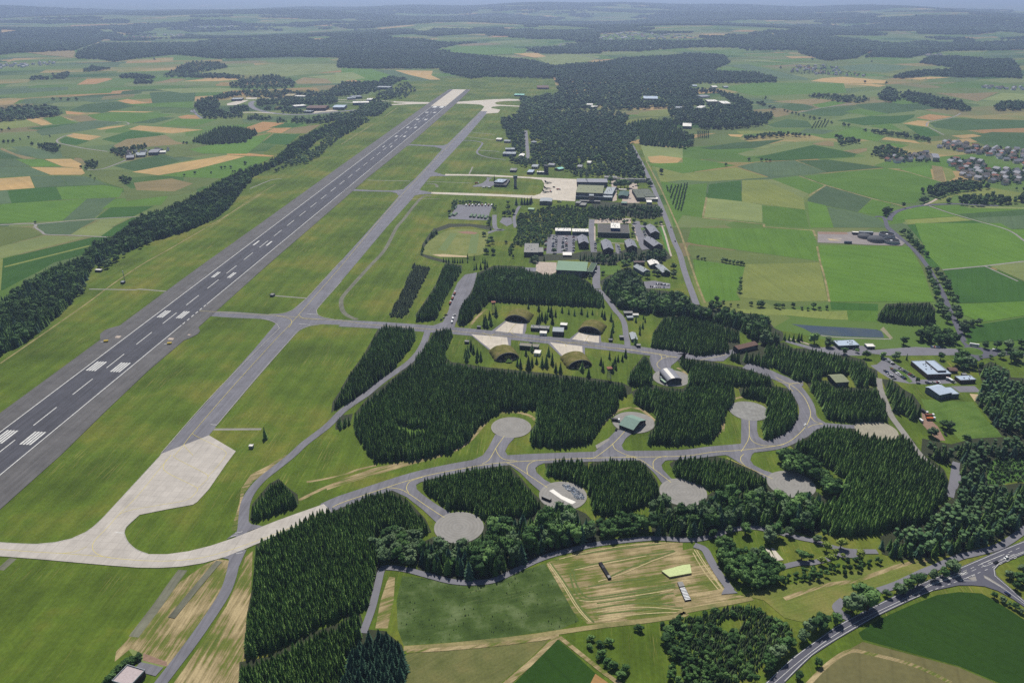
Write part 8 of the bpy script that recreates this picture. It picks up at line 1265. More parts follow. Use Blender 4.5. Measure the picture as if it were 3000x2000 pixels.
# ------------------------------------------------------------------ woods: sample tree positions inside the traced stands
def inside(P,x,y):
    P=np.asarray(P); r=np.zeros(len(x),bool); j=len(P)-1
    for i in range(len(P)):
        a,b=P[i],P[j]; c=((a[1]>y)!=(b[1]>y))
        with np.errstate(divide='ignore',invalid='ignore'): c&=x<(b[0]-a[0])*(y-a[1])/(b[1]-a[1])+a[0]
        r^=c; j=i
    return r
BANDS=[(0,1150,1.),(1150,1700,1.3),(1700,2500,1.75),(2500,3600,2.6),(3600,5500,1),(5500,8500,1),(8500,17000,1)]
stands=[]
for si,(label,ty,h,sp,P,hole,cat) in enumerate(D_FO):
    A=np.array(P); x0,y0=A.min(0); x1,y1=A.max(0)
    for d0,d1,kf in BANDS:
        if d1>3600: s={3600:15.,5500:21.,8500:32.}[d0]
        else: s=max(sp*kf,sp) if d1<2000 else max(sp*kf*.8,3.4*kf if d0<2500 else 9.)
        if y1<d0*.75 or math.hypot(max(abs(x0),abs(x1)),y1)<d0 or math.hypot(0,max(y0,0))>d1: continue
        nx_,ny_=int((x1-x0)/s)+2,int((y1-y0)/s)+2
        if nx_*ny_>400000: continue
        gx,gy=np.meshgrid(x0+np.arange(nx_)*s,y0+np.arange(ny_)*s*1.); gx=gx.ravel()+nr.uniform(-.42,.42,nx_*ny_)*s; gy=gy.ravel()+nr.uniform(-.42,.42,nx_*ny_)*s
        d=np.hypot(gx,gy); m=(d>=d0)&(d<d1)
        k=H/(H-h*(.88 if d0<1700 else .6 if d0<3600 else .35)); m&=inside(P,gx,gy); m&=inside(P,gx*k,gy*k)
        if hole: m&=~inside(hole,gx,gy)
        if ty in 'HUPT': m&=nr.uniform(0,1,len(m))>{'H':.06,'U':.35,'P':.2,'T':.1}[ty]
        if m.any(): stands.append([si,d0,gx[m],gy[m],s])
ROADS=[(np.array(catmull(e[4],False) if e[2]=='R' else e[4]),e[3]/2+1.6) for e in D_SH if e[2] in 'rR' and e[0] in('base_road','forest_road','perimeter_road','service_path','footpath','country_road','loop_taxiway','taxiway')]
BLD=[(B[3]+math.cos(B[5])*B[6]/2-math.sin(B[5])*B[7]/2,B[4]+math.sin(B[5])*B[6]/2+math.cos(B[5])*B[7]/2,max(B[6],B[7])/2+3,B[8]) for B in D_BL]
for st in stands:
    if st[1]>=3600: continue
    gx,gy=st[2],st[3]; ok=np.ones(len(gx),bool); x0,x1,y0,y1=gx.min(),gx.max(),gy.min(),gy.max()
    for P,w in ROADS:
        if P[:,0].max()<x0-w or P[:,0].min()>x1+w or P[:,1].max()<y0-w or P[:,1].min()>y1+w: continue
        for a,b in zip(P,P[1:]):
            ab=b-a; t=np.clip(((gx-a[0])*ab[0]+(gy-a[1])*ab[1])/max(ab@ab,1e-6),0,1); ok&=(np.hypot(gx-a[0]-ab[0]*t,gy-a[1]-ab[1]*t)>w)
    for bx,by,r_,h_ in BLD:
        fr=12 if math.hypot(bx,by)<1500 else 30
        ok&=~((np.abs(gx-bx)<r_+2)&(gy>by-r_-fr)&(gy<by+r_+4))
    st[2],st[3]=gx[ok],gy[ok]
stands=[s_ for s_ in stands if len(s_[2])]
def in_view(x,y):
    z=0; dn=H; fy=y; D_=fy*math.cos(TH)+dn*math.sin(TH); X=x*FPX/D_; Yp=(dn*math.cos(TH)-fy*math.sin(TH))*FPX/D_
    return D_>0 and abs(X)<1500 and -1000<Yp<1010
# standing trees traced one by one
cnt={'S':0,'D':0,'B':0}
for kind,group,where,L in D_TR:
    L2=sorted(L); n_=len(L2)
    for i,(x,y,h) in enumerate(L2):
        far=math.hypot(x,y)>2200
        if kind=='spruce_tree': var='L%d'%(i%2)if i%5 else 'S%d'%((i//5+len(group))%4); nm='spruce'; w_=1.15
        elif kind=='conifer_tree': var='F%d'%(i%2); nm='dark conifer'; w_=1.1
        elif kind=='bush': var='B%d'%(i%2); nm='round bush'; w_=1.3
        else:
            var=('Y0' if 'yellowish' in group else ['D0','W0','D1','D2','W1'][i%5]) if not far else 'f%d'%(i%3); nm='broadleaf tree'; w_=1.4
        key='S' if kind in('spruce_tree','conifer_tree') else 'B' if kind=='bush' else 'D'; cnt[key]+=1
        size=['small','middling','large'][0 if h<7 else 1 if h<11 else 2]
        lab='%s %s %s'%(size,nm,where) if n_==1 else '%s %s, %s from the left %s'%(size,nm,ordn(i+1),where)
        put_tree(kind,var,x,y,h,lab,group,w_*rng.uniform(.92,1.1),hgt(x,y) if far else 0.)
# the nearest trees of the stands, each a tree of its own
cand=[]
for k,(si,d0,gx,gy,s) in enumerate(stands):
    if d0: continue
    for j in range(len(gx)): cand.append((math.hypot(gx[j],gy[j]),k,j))
cand.sort(); taken={}
lim={'S':300-cnt['S'],'D':300-cnt['D'],'P':60}
var_of=[None]*len(stands)
for k,(si,d0,gx,gy,s) in enumerate(stands):
    ty=D_FO[si][1]; pool=MIX[ty] if d0<2500 else MIX['farS' if ty in'SF' else 'farD']
    if d0>=1700 and d0<2500 and ty in 'DWMT': pool=['D0','D1','W0','f0']
    var_of[k]=[pool[i] for i in nr.integers(0,len(pool),len(gx))]
for d,k,j in cand:
    si=stands[k][0]; ty=D_FO[si][1]
    if ty in 'UTHY': continue
    var=var_of[k][j]; key=VAR[var][2]; key='B' if key=='B' else key
    if lim.get(key,0)<=0: continue
    x,y=stands[k][2][j],stands[k][3][j]
    if not in_view(x,y): continue
    lim[key]-=1; taken.setdefault(k,set()).add(j); h=D_FO[si][2]*rng.uniform(.82,1.12)
    kind={'S':'spruce_tree','D':'broadleaf_tree','P':'pine_tree'}[key]
    lab=('%s in the %s'%({'S':'spruce','D':'broadleaf tree','P':'pine'}[key],D_FO[si][0])).split()[:16]
    put_tree(kind,var,float(x),float(y),h,' '.join(lab),' '.join(lab),rng.uniform(*WID[ty]))
    if not any(v_>0 for v_ in lim.values()): break
for v_ in sorted(VAR):       # every shape has one standing tree to copy from
    if v_ not in SRC:
        bx,by=[(1300+90*i,3300+60*i) for i in range(30)][sorted(VAR).index(v_)]
        put_tree('broadleaf_tree' if VAR[v_][2]!='S' else 'spruce_tree',v_,bx,by,9,'lone tree of the %s on the far right fields between village and wood'%ordn(sorted(VAR).index(v_)+1),'lone trees on the far right fields',1.1)
# geometry nodes: one tree per point, shape, size and turn from the points' attributes
VL=sorted(VAR)
def gn(pool):
    ng=bpy.data.node_groups.new('wood_'+'_'.join(pool),'GeometryNodeTree'); ng.interface.new_socket('Geometry',in_out='INPUT',socket_type='NodeSocketGeometry'); ng.interface.new_socket('Geometry',in_out='OUTPUT',socket_type='NodeSocketGeometry')
    n=ng.nodes; gi=n.new('NodeGroupInput'); go=n.new('NodeGroupOutput'); iop=n.new('GeometryNodeInstanceOnPoints'); jn=n.new('GeometryNodeJoinGeometry')
    for vn in reversed(pool):
        oi=n.new('GeometryNodeObjectInfo'); oi.transform_space='ORIGINAL'; oi.inputs['Object'].default_value=SRC[vn]; oi.inputs['As Instance'].default_value=True; ng.links.new(oi.outputs['Geometry'],jn.inputs[0])
    def at(nm,ty):
        a=n.new('GeometryNodeInputNamedAttribute'); a.data_type=ty; a.inputs[0].default_value=nm; return a.outputs[0]
    ng.links.new(gi.outputs[0],iop.inputs['Points']); ng.links.new(jn.outputs[0],iop.inputs['Instance']); iop.inputs['Pick Instance'].default_value=True
    ng.links.new(at('shape','INT'),iop.inputs['Instance Index']); ng.links.new(at('turn','FLOAT_VECTOR'),iop.inputs['Rotation']); ng.links.new(at('size','FLOAT_VECTOR'),iop.inputs['Scale'])
    ng.links.new(iop.outputs[0],go.inputs[0]); return ng
GN={}
def wood(name,label,cat,x,y,z,h,wid,vars_,pool):
    key='_'.join(pool)
    if key not in GN: GN[key]=gn(pool)
    N_=len(x); me=bpy.data.meshes.new(name); me.vertices.add(N_); me.vertices.foreach_set('co',np.stack([x,y,z],1).astype(np.float32).ravel())
    a=me.attributes.new('shape','INT','POINT'); a.data.foreach_set('value',np.array([pool.index(q) for q in vars_],np.int32))
    a=me.attributes.new('turn','FLOAT_VECTOR','POINT'); t=np.zeros((N_,3),np.float32); t[:,2]=nr.uniform(0,6.28,N_); t[:,0]=nr.normal(0,.025,N_); t[:,1]=nr.normal(0,.025,N_); a.data.foreach_set('vector',t.ravel())
    a=me.attributes.new('size','FLOAT_VECTOR','POINT'); a.data.foreach_set('vector',np.stack([h*wid,h*wid,h],1).astype(np.float32).ravel())
    me.update(); o=bpy.data.objects.new(name,me); COL.objects.link(o); m=o.modifiers.new('trees','NODES'); m.node_group=GN[key]; tag(o,label,cat,None,'stuff'); return o
HG=np.vectorize(hgt)
bysi={}
for k,(si,d0,gx,gy,s) in enumerate(stands): bysi.setdefault(si,[]).append(k)
tot=0
for si,ks in bysi.items():
    label,ty,h0,sp,P,hole,cat=D_FO[si]; X=[];Y=[];Hh=[];Wd=[];Vv=[]
    for k in ks:
        _,d0,gx,gy,s=stands[k]; m=np.ones(len(gx),bool)
        for j in taken.get(k,()): m[j]=False
        n_=int(m.sum()); X.append(gx[m]);Y.append(gy[m]); Vv+=[q for q,mm in zip(var_of[k],m) if mm]
        lo=.74 if ty in'SYF' else .62
        hh=h0*nr.uniform(lo,1.1,n_)
        ww=nr.uniform(*WID[ty],n_)
        if d0>=3600: ww=np.clip(s*1.25/(hh*.84),.9,3.4)*nr.uniform(.85,1.15,n_)
        elif s>sp*1.2: ww=ww*min(max(s/(.8*h0 if ty in 'DWMPT' else .38*h0),1.),1.7)
        Hh.append(hh);Wd.append(ww)
    x=np.concatenate(X);y=np.concatenate(Y);hh=np.concatenate(Hh);ww=np.concatenate(Wd); tot+=len(x)
    if not len(x): continue
    pool=sorted(set(Vv)); z=HG(x,y) if y.max()>4000 else np.zeros(len(x))
    wood('forest' if cat!='hedge' else 'hedge',label,cat,x,y,z,hh,ww,Vv,pool)
# woods of the far upland
def fbm(x,y,s,o): 
    return np.array([noise.fractal(Vector((a/s+o,b/s*1.5,o*1.7)),.8,2.1,4) for a,b in zip(x,y)])
FARF=[np.array(e[4]) for e in D_SH if e[0]=='field' and min(q[1] for q in e[4])>4200]+[np.array(e[1]) for e in D_VI]
for d0,d1,s in ((5200,8500,26.),(8500,12000,38.),(12000,16500,52.)):
    gx,gy=np.meshgrid(np.arange(-d1*.72,d1*.72,s),np.arange(d0*.8,d1,s)); gx=gx.ravel();gy=gy.ravel(); gx=gx+nr.uniform(-.45,.45,len(gx))*s; gy=gy+nr.uniform(-.45,.45,len(gy))*s
    d=np.hypot(gx,gy); m=(d>d0)&(d<d1)&(np.abs(gx)<gy*.70+200); gx=gx[m];gy=gy[m]
    fv=fbm(gx,gy,1500.,3.3); thr={5200:.02,8500:-.12,12000:-.3}[d0]; m=fv>thr; gx=gx[m];gy=gy[m]
    for P in FARF:
        m=~inside(P,gx,gy); gx=gx[m];gy=gy[m]
    n_=len(gx); tot+=n_; hh=nr.uniform(12,18,n_); vv=[['f0','f1','f2'][i] for i in nr.integers(0,3,n_)]
    wood('forest','%s woods of the far upland, %s'%({5200:'nearest',8500:'middle',12000:'farthest'}[d0],{5200:'dark patches between the far fields',8500:'bluish patches below the hills',12000:'hazy blue cover of the last hills'}[d0]),'woods',gx,gy,HG(gx,gy),hh,s*1.3/(hh*.84)*nr.uniform(.9,1.15,n_),vv,['f0','f1','f2'])
print('trees in woods',tot)
# saplings in the rough meadow, orchards
def small(name,label,cat,P,n_,h0,h1,pool,ex=None):
    A=np.array(P); x=nr.uniform(A[:,0].min(),A[:,0].max(),n_*3); y=nr.uniform(A[:,1].min(),A[:,1].max(),n_*3); m=inside(P,x,y); x=x[m][:n_];y=y[m][:n_]; h=nr.uniform(h0,h1,len(x))
    wood(name,label,cat,x,y,np.zeros(len(x)),h,nr.uniform(.9,1.5,len(x)),[pool[i] for i in nr.integers(0,len(pool),len(x))],sorted(set(pool)))
rough=[e[4] for e in D_SH if e[1]=='rough'][0]
small('sapling','young conifers scattered over the rough green meadow','saplings',rough,150,.7,1.5,['E0','S0'])
small('tall_weeds','pale flowering weeds in the rough green meadow','weeds',rough,260,.2,.5,['W0','B0'])
for e in D_SH:
    if e[1]=='scrub': small('scrub','low bushes in the clearing at the right edge','scrub',e[4],260,1.,3.,['B0','W0'])
for i,row in enumerate(D_OR):
    (ax,ay),(bx,by)=row; L=math.hypot(bx-ax,by-ay); sp=7. if i<7 else 12.; n_=max(int(L/sp),3)
    if i<7:
        for j in range(n_):
            t=(j+.5)/n_; x=ax+(bx-ax)*t;y=ay+(by-ay)*t
            o=tag(link('orchard_tree',VAR['f%d'%(j%3)][0],None,None,(x,y,.1)),'low orchard tree, %s from the far end of orchard row %s from the left'%(ordn(j+1),['one','two','three','four','five','six','seven'][i]),'orchard tree','orchard trees beside the perimeter road'); o.scale=(5.2,5.2,4.2); o.rotation_euler=(0,0,rng.uniform(0,6))
    else:
        x=np.linspace(ax,bx,n_);y=np.linspace(ay,by,n_)
        wood('orchard_row','low %s orchard row in the %s'%(ordn(i-6),'middle right fields' if i<12 else 'field above the lone copse'),'orchard',x,y,HG(x,y),np.full(n_,5.),np.full(n_,1.2),['f0']*n_,['f0'])
# ------------------------------------------------------------------ buildings
WINME={}
def windows(parent,w,h,n_,storeys,y=-.04,mat='glass'):
    for s in range(storeys):
        z0=1.+s*(h-.6)/storeys; hh=(h-.6)/storeys-1.3; ww=w/n_*.55
        key=(round(ww,1),round(hh,1))
        if key not in WINME: WINME[key]=mesh('window',*boxvf(0,ww,0,.1,0,max(hh,.8)),[mat])
        for i in range(n_): link('window',WINME[key],None,parent,(w*(i+.5)/n_-ww/2,y-.06,z0))
def gable(w,d,h,rise,over,alongd,t=.25):
    if alongd: a=[(-over,-over,h),(w/2,-over,h+rise),(w+over,-over,h)]; b=[(x,d+over,z) for x,_,z in a]
    else: a=[(-over,-over,h),(-over,d/2,h+rise),(-over,d+over,h)]; b=[(w+over,y,z) for _,y,z in a]
    v=a+b; v=v+[(x,y,z+t) for x,y,z in v]
    f=[(6,7,10,9),(7,8,11,10),(0,3,4,1),(1,4,5,2),(0,1,7,6),(1,2,8,7),(3,9,10,4),(4,10,11,5),(0,6,9,3),(2,5,11,8)]
    return v,f
def building(B):
    name,label,cat,x,y,yaw,w,d,h,style,wall,roof,ex=B
    raised=name in('roof_hall','clerestory','engine_hall')
    z=hgt(x,y) if y>4000 else 0.
    t=thing(name,label,cat,(x,y,z),yaw); rise=ex.get('rise',2)
    if style in('flat','bunker'):
        box('wall',wall,0,w,0,d,-.5,h,t); b=MB().box(-.1,w+.1,-.1,d+.1,h+.003,h+.25); rf=link('roof',b.me('roof',[roof]),None,t)
        e=MB(); hh=.6 if style=='flat' else .9; rr=.3 if min(w,d)>6 else .15
        for q in ((-.2,w+.2,-.2,rr-.2),(-.2,w+.2,d+.2-rr,d+.2),(-.2,rr-.2,rr-.2,d+.2-rr),(w+.2-rr,w+.2,rr-.2,d+.2-rr)): e.box(*q,h-.1,h+hh)
        link('parapet',e.me('parapet',['lslate' if roof not in('olive','olive2','white','white2') else roof]),None,t)
        if w>14 and d>8:
            vm=mesh('roof_vent',*boxvf(-.6,.6,-.6,.6,0,.9),['lslate'])
            for i in range(min(int(w*d/90)+2,9)): link('roof_vent',vm,None,t,(rng.uniform(.12,.88)*w,rng.uniform(.2,.85)*d,h+.25))
    elif style in('gd','gw'):
        ad=style=='gd'; box('wall',wall,0,w,0,d,-.5,h,t)
        m=MB()
        if ad: 
            for yy in (0.02,d-.32): m.add(([(0,yy,h),(w,yy,h),(w/2,yy,h+rise-.05),(0,yy+.3,h),(w,yy+.3,h),(w/2,yy+.3,h+rise-.05)],[(0,1,2),(5,4,3),(0,2,5,3),(1,4,5,2)]))
        else:
            for xx in (0.02,w-.32): m.add(([(xx,0,h),(xx,d,h),(xx,d/2,h+rise-.05),(xx+.3,0,h),(xx+.3,d,h),(xx+.3,d/2,h+rise-.05)],[(2,1,0),(3,4,5),(0,3,5,2),(1,2,5,4)]))
        link('gable',m.me('gable',[wall]),None,t); rf=link('roof',mesh('roof',*gable(w,d,h+.01,rise,.5,ad),[roof]),None,t)
        if name in('barracks','service_house'):
            for k in (.2,.72): box('chimney','dark',w*.42,w*.42+.9,d*k,d*k+.9,h+rise*.6,h+rise+.9,rf)
    elif style=='shed':
        box('wall',wall,0,w,0,d,-.5,h,t); o=.5
        v=[(-o,-o,h+.02),(w+o,-o,h+.02),(w+o,d*.78,h+rise),(-o,d*.78,h+rise),(w+o,d+o,h+.1),(-o,d+o,h+.1)]; v+= [(a,b_,c+.3) for a,b_,c in v]
        link('roof',mesh('roof',v,[(6,7,8,9),(9,8,10,11),(0,3,2,1),(3,5,4,2),(0,1,7,6),(1,2,8,7),(2,4,10,8),(4,5,11,10),(5,3,9,11),(3,0,6,9)],[roof]),None,t)
    elif style in('arch','arch2'):
        n_=12; prof=[(w/2-w/2*math.cos(math.pi*i/n_)*1.0,h+rise*math.sin(math.pi*i/n_)) for i in range(n_+1)]
        if style=='arch2': prof=[(w*i/n_,h+rise*math.sin(math.pi*i/n_)) for i in range(n_+1)]
        box('wall',wall,.15,w-.15,.3,d-.3,-.5,h,t)
        v=[(a,-.4,c) for a,c in prof]+[(a,d+.4,c) for a,c in prof]+[(a,-.4,c+.25) for a,c in prof]+[(a,d+.4,c+.25) for a,c in prof]; k=n_+1
        f=[(i+2*k,i+2*k+1,i+3*k+1,i+3*k) for i in range(n_)]+[(i,i+k,i+k+1,i+1) for i in range(n_)]+[(i,i+1,i+2*k+1,i+2*k) for i in range(n_)]+[(i+k,i+3*k,i+3*k+1,i+k+1) for i in range(n_)]
        link('roof',mesh('roof',v,f,[roof]),None,t)
        e=MB()
        for yy in(.25,d-.25): e.add(([(a,yy,c) for a,c in prof],[tuple(range(k))]))
        link('gable',e.me('gable',[wall]),None,t)
        if ex.get('ridge'):
            i0,i1=4,6; v=[(prof[i][0],yy,prof[i][1]+.29) for yy in(-.42,d+.42) for i in range(i0,i1+1)]; link('ridge_strip',mesh('ridge_strip',v,[(0,1,4,3),(1,2,5,4)],['white']),None,t)
    elif style=='canopy':
        box('roof',roof,0,w,0,d,h-.3,h,t); pm=mesh('post',*boxvf(-.15,.15,-.15,.15,0,h-.3),['steel'])
        for px in(.3,w/2,w-.3):
            for py in (.3,d-.3): link('post',pm,None,t,(px,py,0))
    elif style=='dome':
        m=MB().tube((w/2,d/2,-.5),(w/2,d/2,h),w/2,20); link('wall',m.me('wall',[wall]),None,t); m=MB().tube((w/2,d/2,h),(w/2,d/2,h+2.5),w/2+.2,20,1.); link('roof',m.me('roof',[roof]),None,t)
    wn_=ex.get('win',0)
    if not raised and math.hypot(x,y)<2300 and style!='canopy' and w>5:
        if not wn_ and w>9 and 'hangar' not in name: wn_=max(int(w/3.5),2)
        if wn_: windows(t,w,h,wn_,max(1,int(h/3)))
        if 'hangar' in name: 
            for k in range(4): box('door_panel','steel',w*.12+k*w*.19,w*.12+(k+.96)*w*.19,-.25,-.05,.05,h*.85,t)
        else: box('door','brown',w*.5,w*.5+1.2,-.12,-.02,.05,2.2,t)
    return t
for B in D_BL:
    if B[6]>.5: building(B)
# ------------------------------------------------------------------ grass covered aircraft shelters
def shelter(label,cx,cy,yaw,w,L,closed):
    t=thing('aircraft_shelter',label,'aircraft shelter',(cx,cy,0),yaw); h=8.8; n_=18; k=n_+1; rows=14; v=[]
    def prof(i,s=1.,hs=1.): 
        a=math.pi*i/n_; return -math.cos(a)*w/2*s*(1+.10*(1-math.sin(a))), max(math.sin(a),0)**.85*h*hs
    for r in range(rows+1):
        yy=L*r/rows; fade=1-(max(0,yy-L+7)/7)**2*.97 if r>rows-3 else 1
        for i in range(k):
            px,pz=prof(i,1+.06*(r>0)+.05*(r%2),fade); nz=noise.noise(Vector((px*.25,yy*.25,cx)))*.55 if 0<r else 0
            v.append((px*(1+.02*math.sin(r*1.3+i)),yy,max(pz+nz*(pz>1),-.3 if i in(0,n_) else 0)))
    f=[(r*k+i,r*k+i+1,(r+1)*k+i+1,(r+1)*k+i) for r in range(rows) for i in range(n_)]
    me=mesh('grass_mound',v,f,['mound']); 
    for p in me.polygons: p.use_smooth=True
    link('grass_mound',me,None,t)
    e=[];kk=k
    e=[(prof(i,1.015,1.03)[0],-.5,prof(i,1.015,1.03)[1]) for i in range(k)]+[(prof(i,.95,.93)[0],-.5,prof(i,.95,.93)[1]) for i in range(k)]+[(prof(i,1.015,1.03)[0],.3,prof(i,1.015,1.03)[1]) for i in range(k)]+[(prof(i,.95,.93)[0],1.6,prof(i,.95,.93)[1]) for i in range(k)]
    f=[(i,i+1,i+k+1,i+k) for i in range(n_)]+[(i,i+2*k,i+2*k+1,i+1) for i in range(n_)]+[(i+k,i+k+1,i+3*k+1,i+3*k) for i in range(n_)]
    link('arch_rim',mesh('arch_rim',e,f,['screen_grey']),None,t)
    e=[(prof(i,.955,.94)[0],1.5,prof(i,.955,.94)[1]) for i in range(k)]; link('end_wall',mesh('end_wall',e,[tuple(range(k))],['dark']),None,t)
    if closed:
        for s in(-1,1): 
            x0,x1=(.08,w*.36) if s>0 else (-w*.36,-.08); box('door_leaf','black',x0,x1,1.05,1.4,.1,h*.62,t)
        for s in (-.25,.25): box('door_rail','white',w*s-.3,w*s+.3,-4,1,.5,.56,t)
    else:
        v,f_=boxvf(-w*.15,w*.15,-3.,1.4,0,h*.62); link('exhaust_box',mesh('exhaust_box',v,f_,['mound']),None,t)
        for s in(-1,1): link('wing_wall',MB().box(s*w*.16-.3,s*w*.16+.3,-5.5,-3,0,2.2).box(s*w*.34-1.5,s*w*.34+1.5,-1.2,-.7,0,1.6).me('wing_wall',['pave']),None,t)
        m=MB().tube((0,-5.,-.8),(0,-2.9,3.2),5.,10,1.2); link('earth_ramp',m.me('earth_ramp',['lawn']),None,t)
for a in D_HS: shelter(*a)
# ------------------------------------------------------------------ vehicles
def carvf(L=4.3,w=1.75,h=1.42):
    m=MB()
    def prism(prof,w0,w1,mi):   # side profile polygon extruded across
        n_=len(prof); v=[(x,-(w0 if z<.8 else w1)/2,z) for x,z in prof]+[(x,(w0 if z<.8 else w1)/2,z) for x,z in prof]
        m.add((v,[tuple(range(n_)),tuple(range(2*n_-1,n_-1,-1))]+[(i,i+n_,(i+1)%n_+n_,(i+1)%n_) for i in range(n_)]),mi)
    a=L/2
    prism([(-a,.25),(-a,.62),(-a+.1,.78),(a*.45,.82),(a*.95,.68),(a,.5),(a,.25)],w,w*.98,0)
    prism([(-a*.88,.79),(-a*.68,h-.06),(a*.12,h-.06),(a*.48,.81)],w*.9,w*.78,1)
    prism([(-a*.66,h-.065),(-a*.62,h),(a*.06,h),(a*.12,h-.065)],w*.8,w*.8,0)
    for sx in(-.62,.62):
        for sy in(-1,1): m.tube((a*sx,sy*w*.38,.31),(a*sx,sy*w*.51,.31),.31,8,m=2)
    return m
CARME={}
def car_mesh(c,kind='car'):
    if (c,kind) in CARME: return CARME[c,kind]
    if kind=='car': m=carvf()
    elif kind=='van': m=MB().box(-2.5,2.,-.95,.95,.35,2.1).add(([(2,-.95,.35),(2.6,-.9,.35),(2.6,-.9,1.1),(2,-.95,1.9),(2,.95,.35),(2.6,.9,.35),(2.6,.9,1.1),(2,.95,1.9)],[(0,1,2,3),(7,6,5,4),(1,5,6,2),(3,2,6,7)]),1); [m.tube((sx,sy*.85,.35),(sx,sy*1.,.35),.35,8,m=2) for sx in(-1.6,1.7) for sy in(-1,1)]
    me=m.me(kind,[c,'glass','tyre']); CARME[c,kind]=me; return me
PAL=['white2','silver','silver','black','black','dark','bluecar','navy','red','grey','white2','silver','dgreen','white2']
CN={'white2':'white','silver':'silver','black':'black','dark':'charcoal','bluecar':'blue','navy':'navy','red':'red','grey':'grey','dgreen':'green'}
for where,P,n_,ang,skip in D_CR:
    (ax,ay),(bx,by)=P; base=math.atan2(by-ay,bx-ax); k=0
    for i in range(n_):
        if rng.random()<skip: continue
        k+=1; t=i/(n_-1); c=rng.choice(PAL); o=link('parked_car',car_mesh(c),None,None,(ax+(bx-ax)*t,ay+(by-ay)*t,.34))
        o.rotation_euler=(0,0,base+math.pi/2+rng.uniform(-.05,.05)+(math.pi if rng.random()<.5 else 0))
        tag(o,'%s car, %s %s %s'%(CN[c],ordn(k),'from the far end' if abs(by-ay)>abs(bx-ax) else 'from the left',where),'car','cars '+where)
def car_parts(label,x,y,yaw,c,kind):
    c={'white':'white2'}.get(c,c); z=.52
    t=thing({'car':'car','van':'van','truck':'truck','bus':'bus','tent':'shelter'}[kind],label,{'tent':'tarpaulin shelter'}.get(kind,kind),(x,y,z),yaw)
    if kind=='car':
        m=carvf(); vv=m.v; 
        def sub(i): 
            idx=[q for q,mm in zip(m.f,m.m) if mm==i]; used=sorted({j for q in idx for j in q}); mp={j:a for a,j in enumerate(used)}; return [vv[j] for j in used],[tuple(mp[j] for j in q) for q in idx]
        link('body',mesh('body',*sub(0)),c,t); link('windows',mesh('cabin_glass',*sub(1)),'glass',t).name='cabin_glass'
        wm=MB().tube((0,-.12,0),(0,.12,0),.31,10).me('wheel',['tyre'])
        for sx in(-1.33,1.33):
            for sy in(-.8,.8): link('wheel',wm,None,t,(sx,sy,.31))
    elif kind in('van','bus'):
        s=1. if kind=='van' else 2.1; h_=2.1 if kind=='van' else 2.9
        box('body',c,-2.5*s,2.2*s,-1.,1.,.35,h_,t); box('windscreen','glass',2.2*s,2.2*s+.25,-.9,.9,h_*.5,h_*.9,t); box('side_glass','glass',-1.8*s,1.9*s,-1.04,1.04,h_*.55,h_*.85,t)
        wm=MB().tube((0,-.15,0),(0,.15,0),.38,10).me('wheel',['tyre'])
        for sx in(-1.6*s,1.5*s):
            for sy in(-.9,.9): link('wheel',wm,None,t,(sx,sy,.38))
    elif kind=='truck':
        box('cab','white2' if c!='white2' else 'grey',2.4,4.2,-1.15,1.15,.6,2.7,t); box('windscreen','glass',4.2,4.3,-1,1,1.6,2.4,t); box('load_bed',c,-4.2,2.2,-1.2,1.2,1.,2.3,t); box('chassis','dark',-4.1,4.,-.8,.8,.5,.98,t)
        wm=MB().tube((0,-.2,0),(0,.2,0),.48,10).me('wheel',['tyre'])
        for sx in(-3.2,-1.9,3.1):
            for sy in(-1.,1.): link('wheel',wm,None,t,(sx,sy,.48))
    elif kind=='tent':
        L=9; n_=8; pf=[(-math.cos(math.pi*i/n_)*2.6,math.sin(math.pi*i/n_)*2.9) for i in range(n_+1)]
        v=[(-L,a,b_) for a,b_ in pf]+[(L,a,b_) for a,b_ in pf]; k=n_+1
        link('cover',mesh('cover',v,[(i,i+1,i+k+1,i+k) for i in range(n_)],['tarp']),None,t); link('end_flap',mesh('end_flap',v,[tuple(range(k)),tuple(range(k,2*k))],['dgreen']),None,t)
for kind,label,x,y,yaw,c in D_VE+D_VT: car_parts(label,x,y,yaw,c,kind)
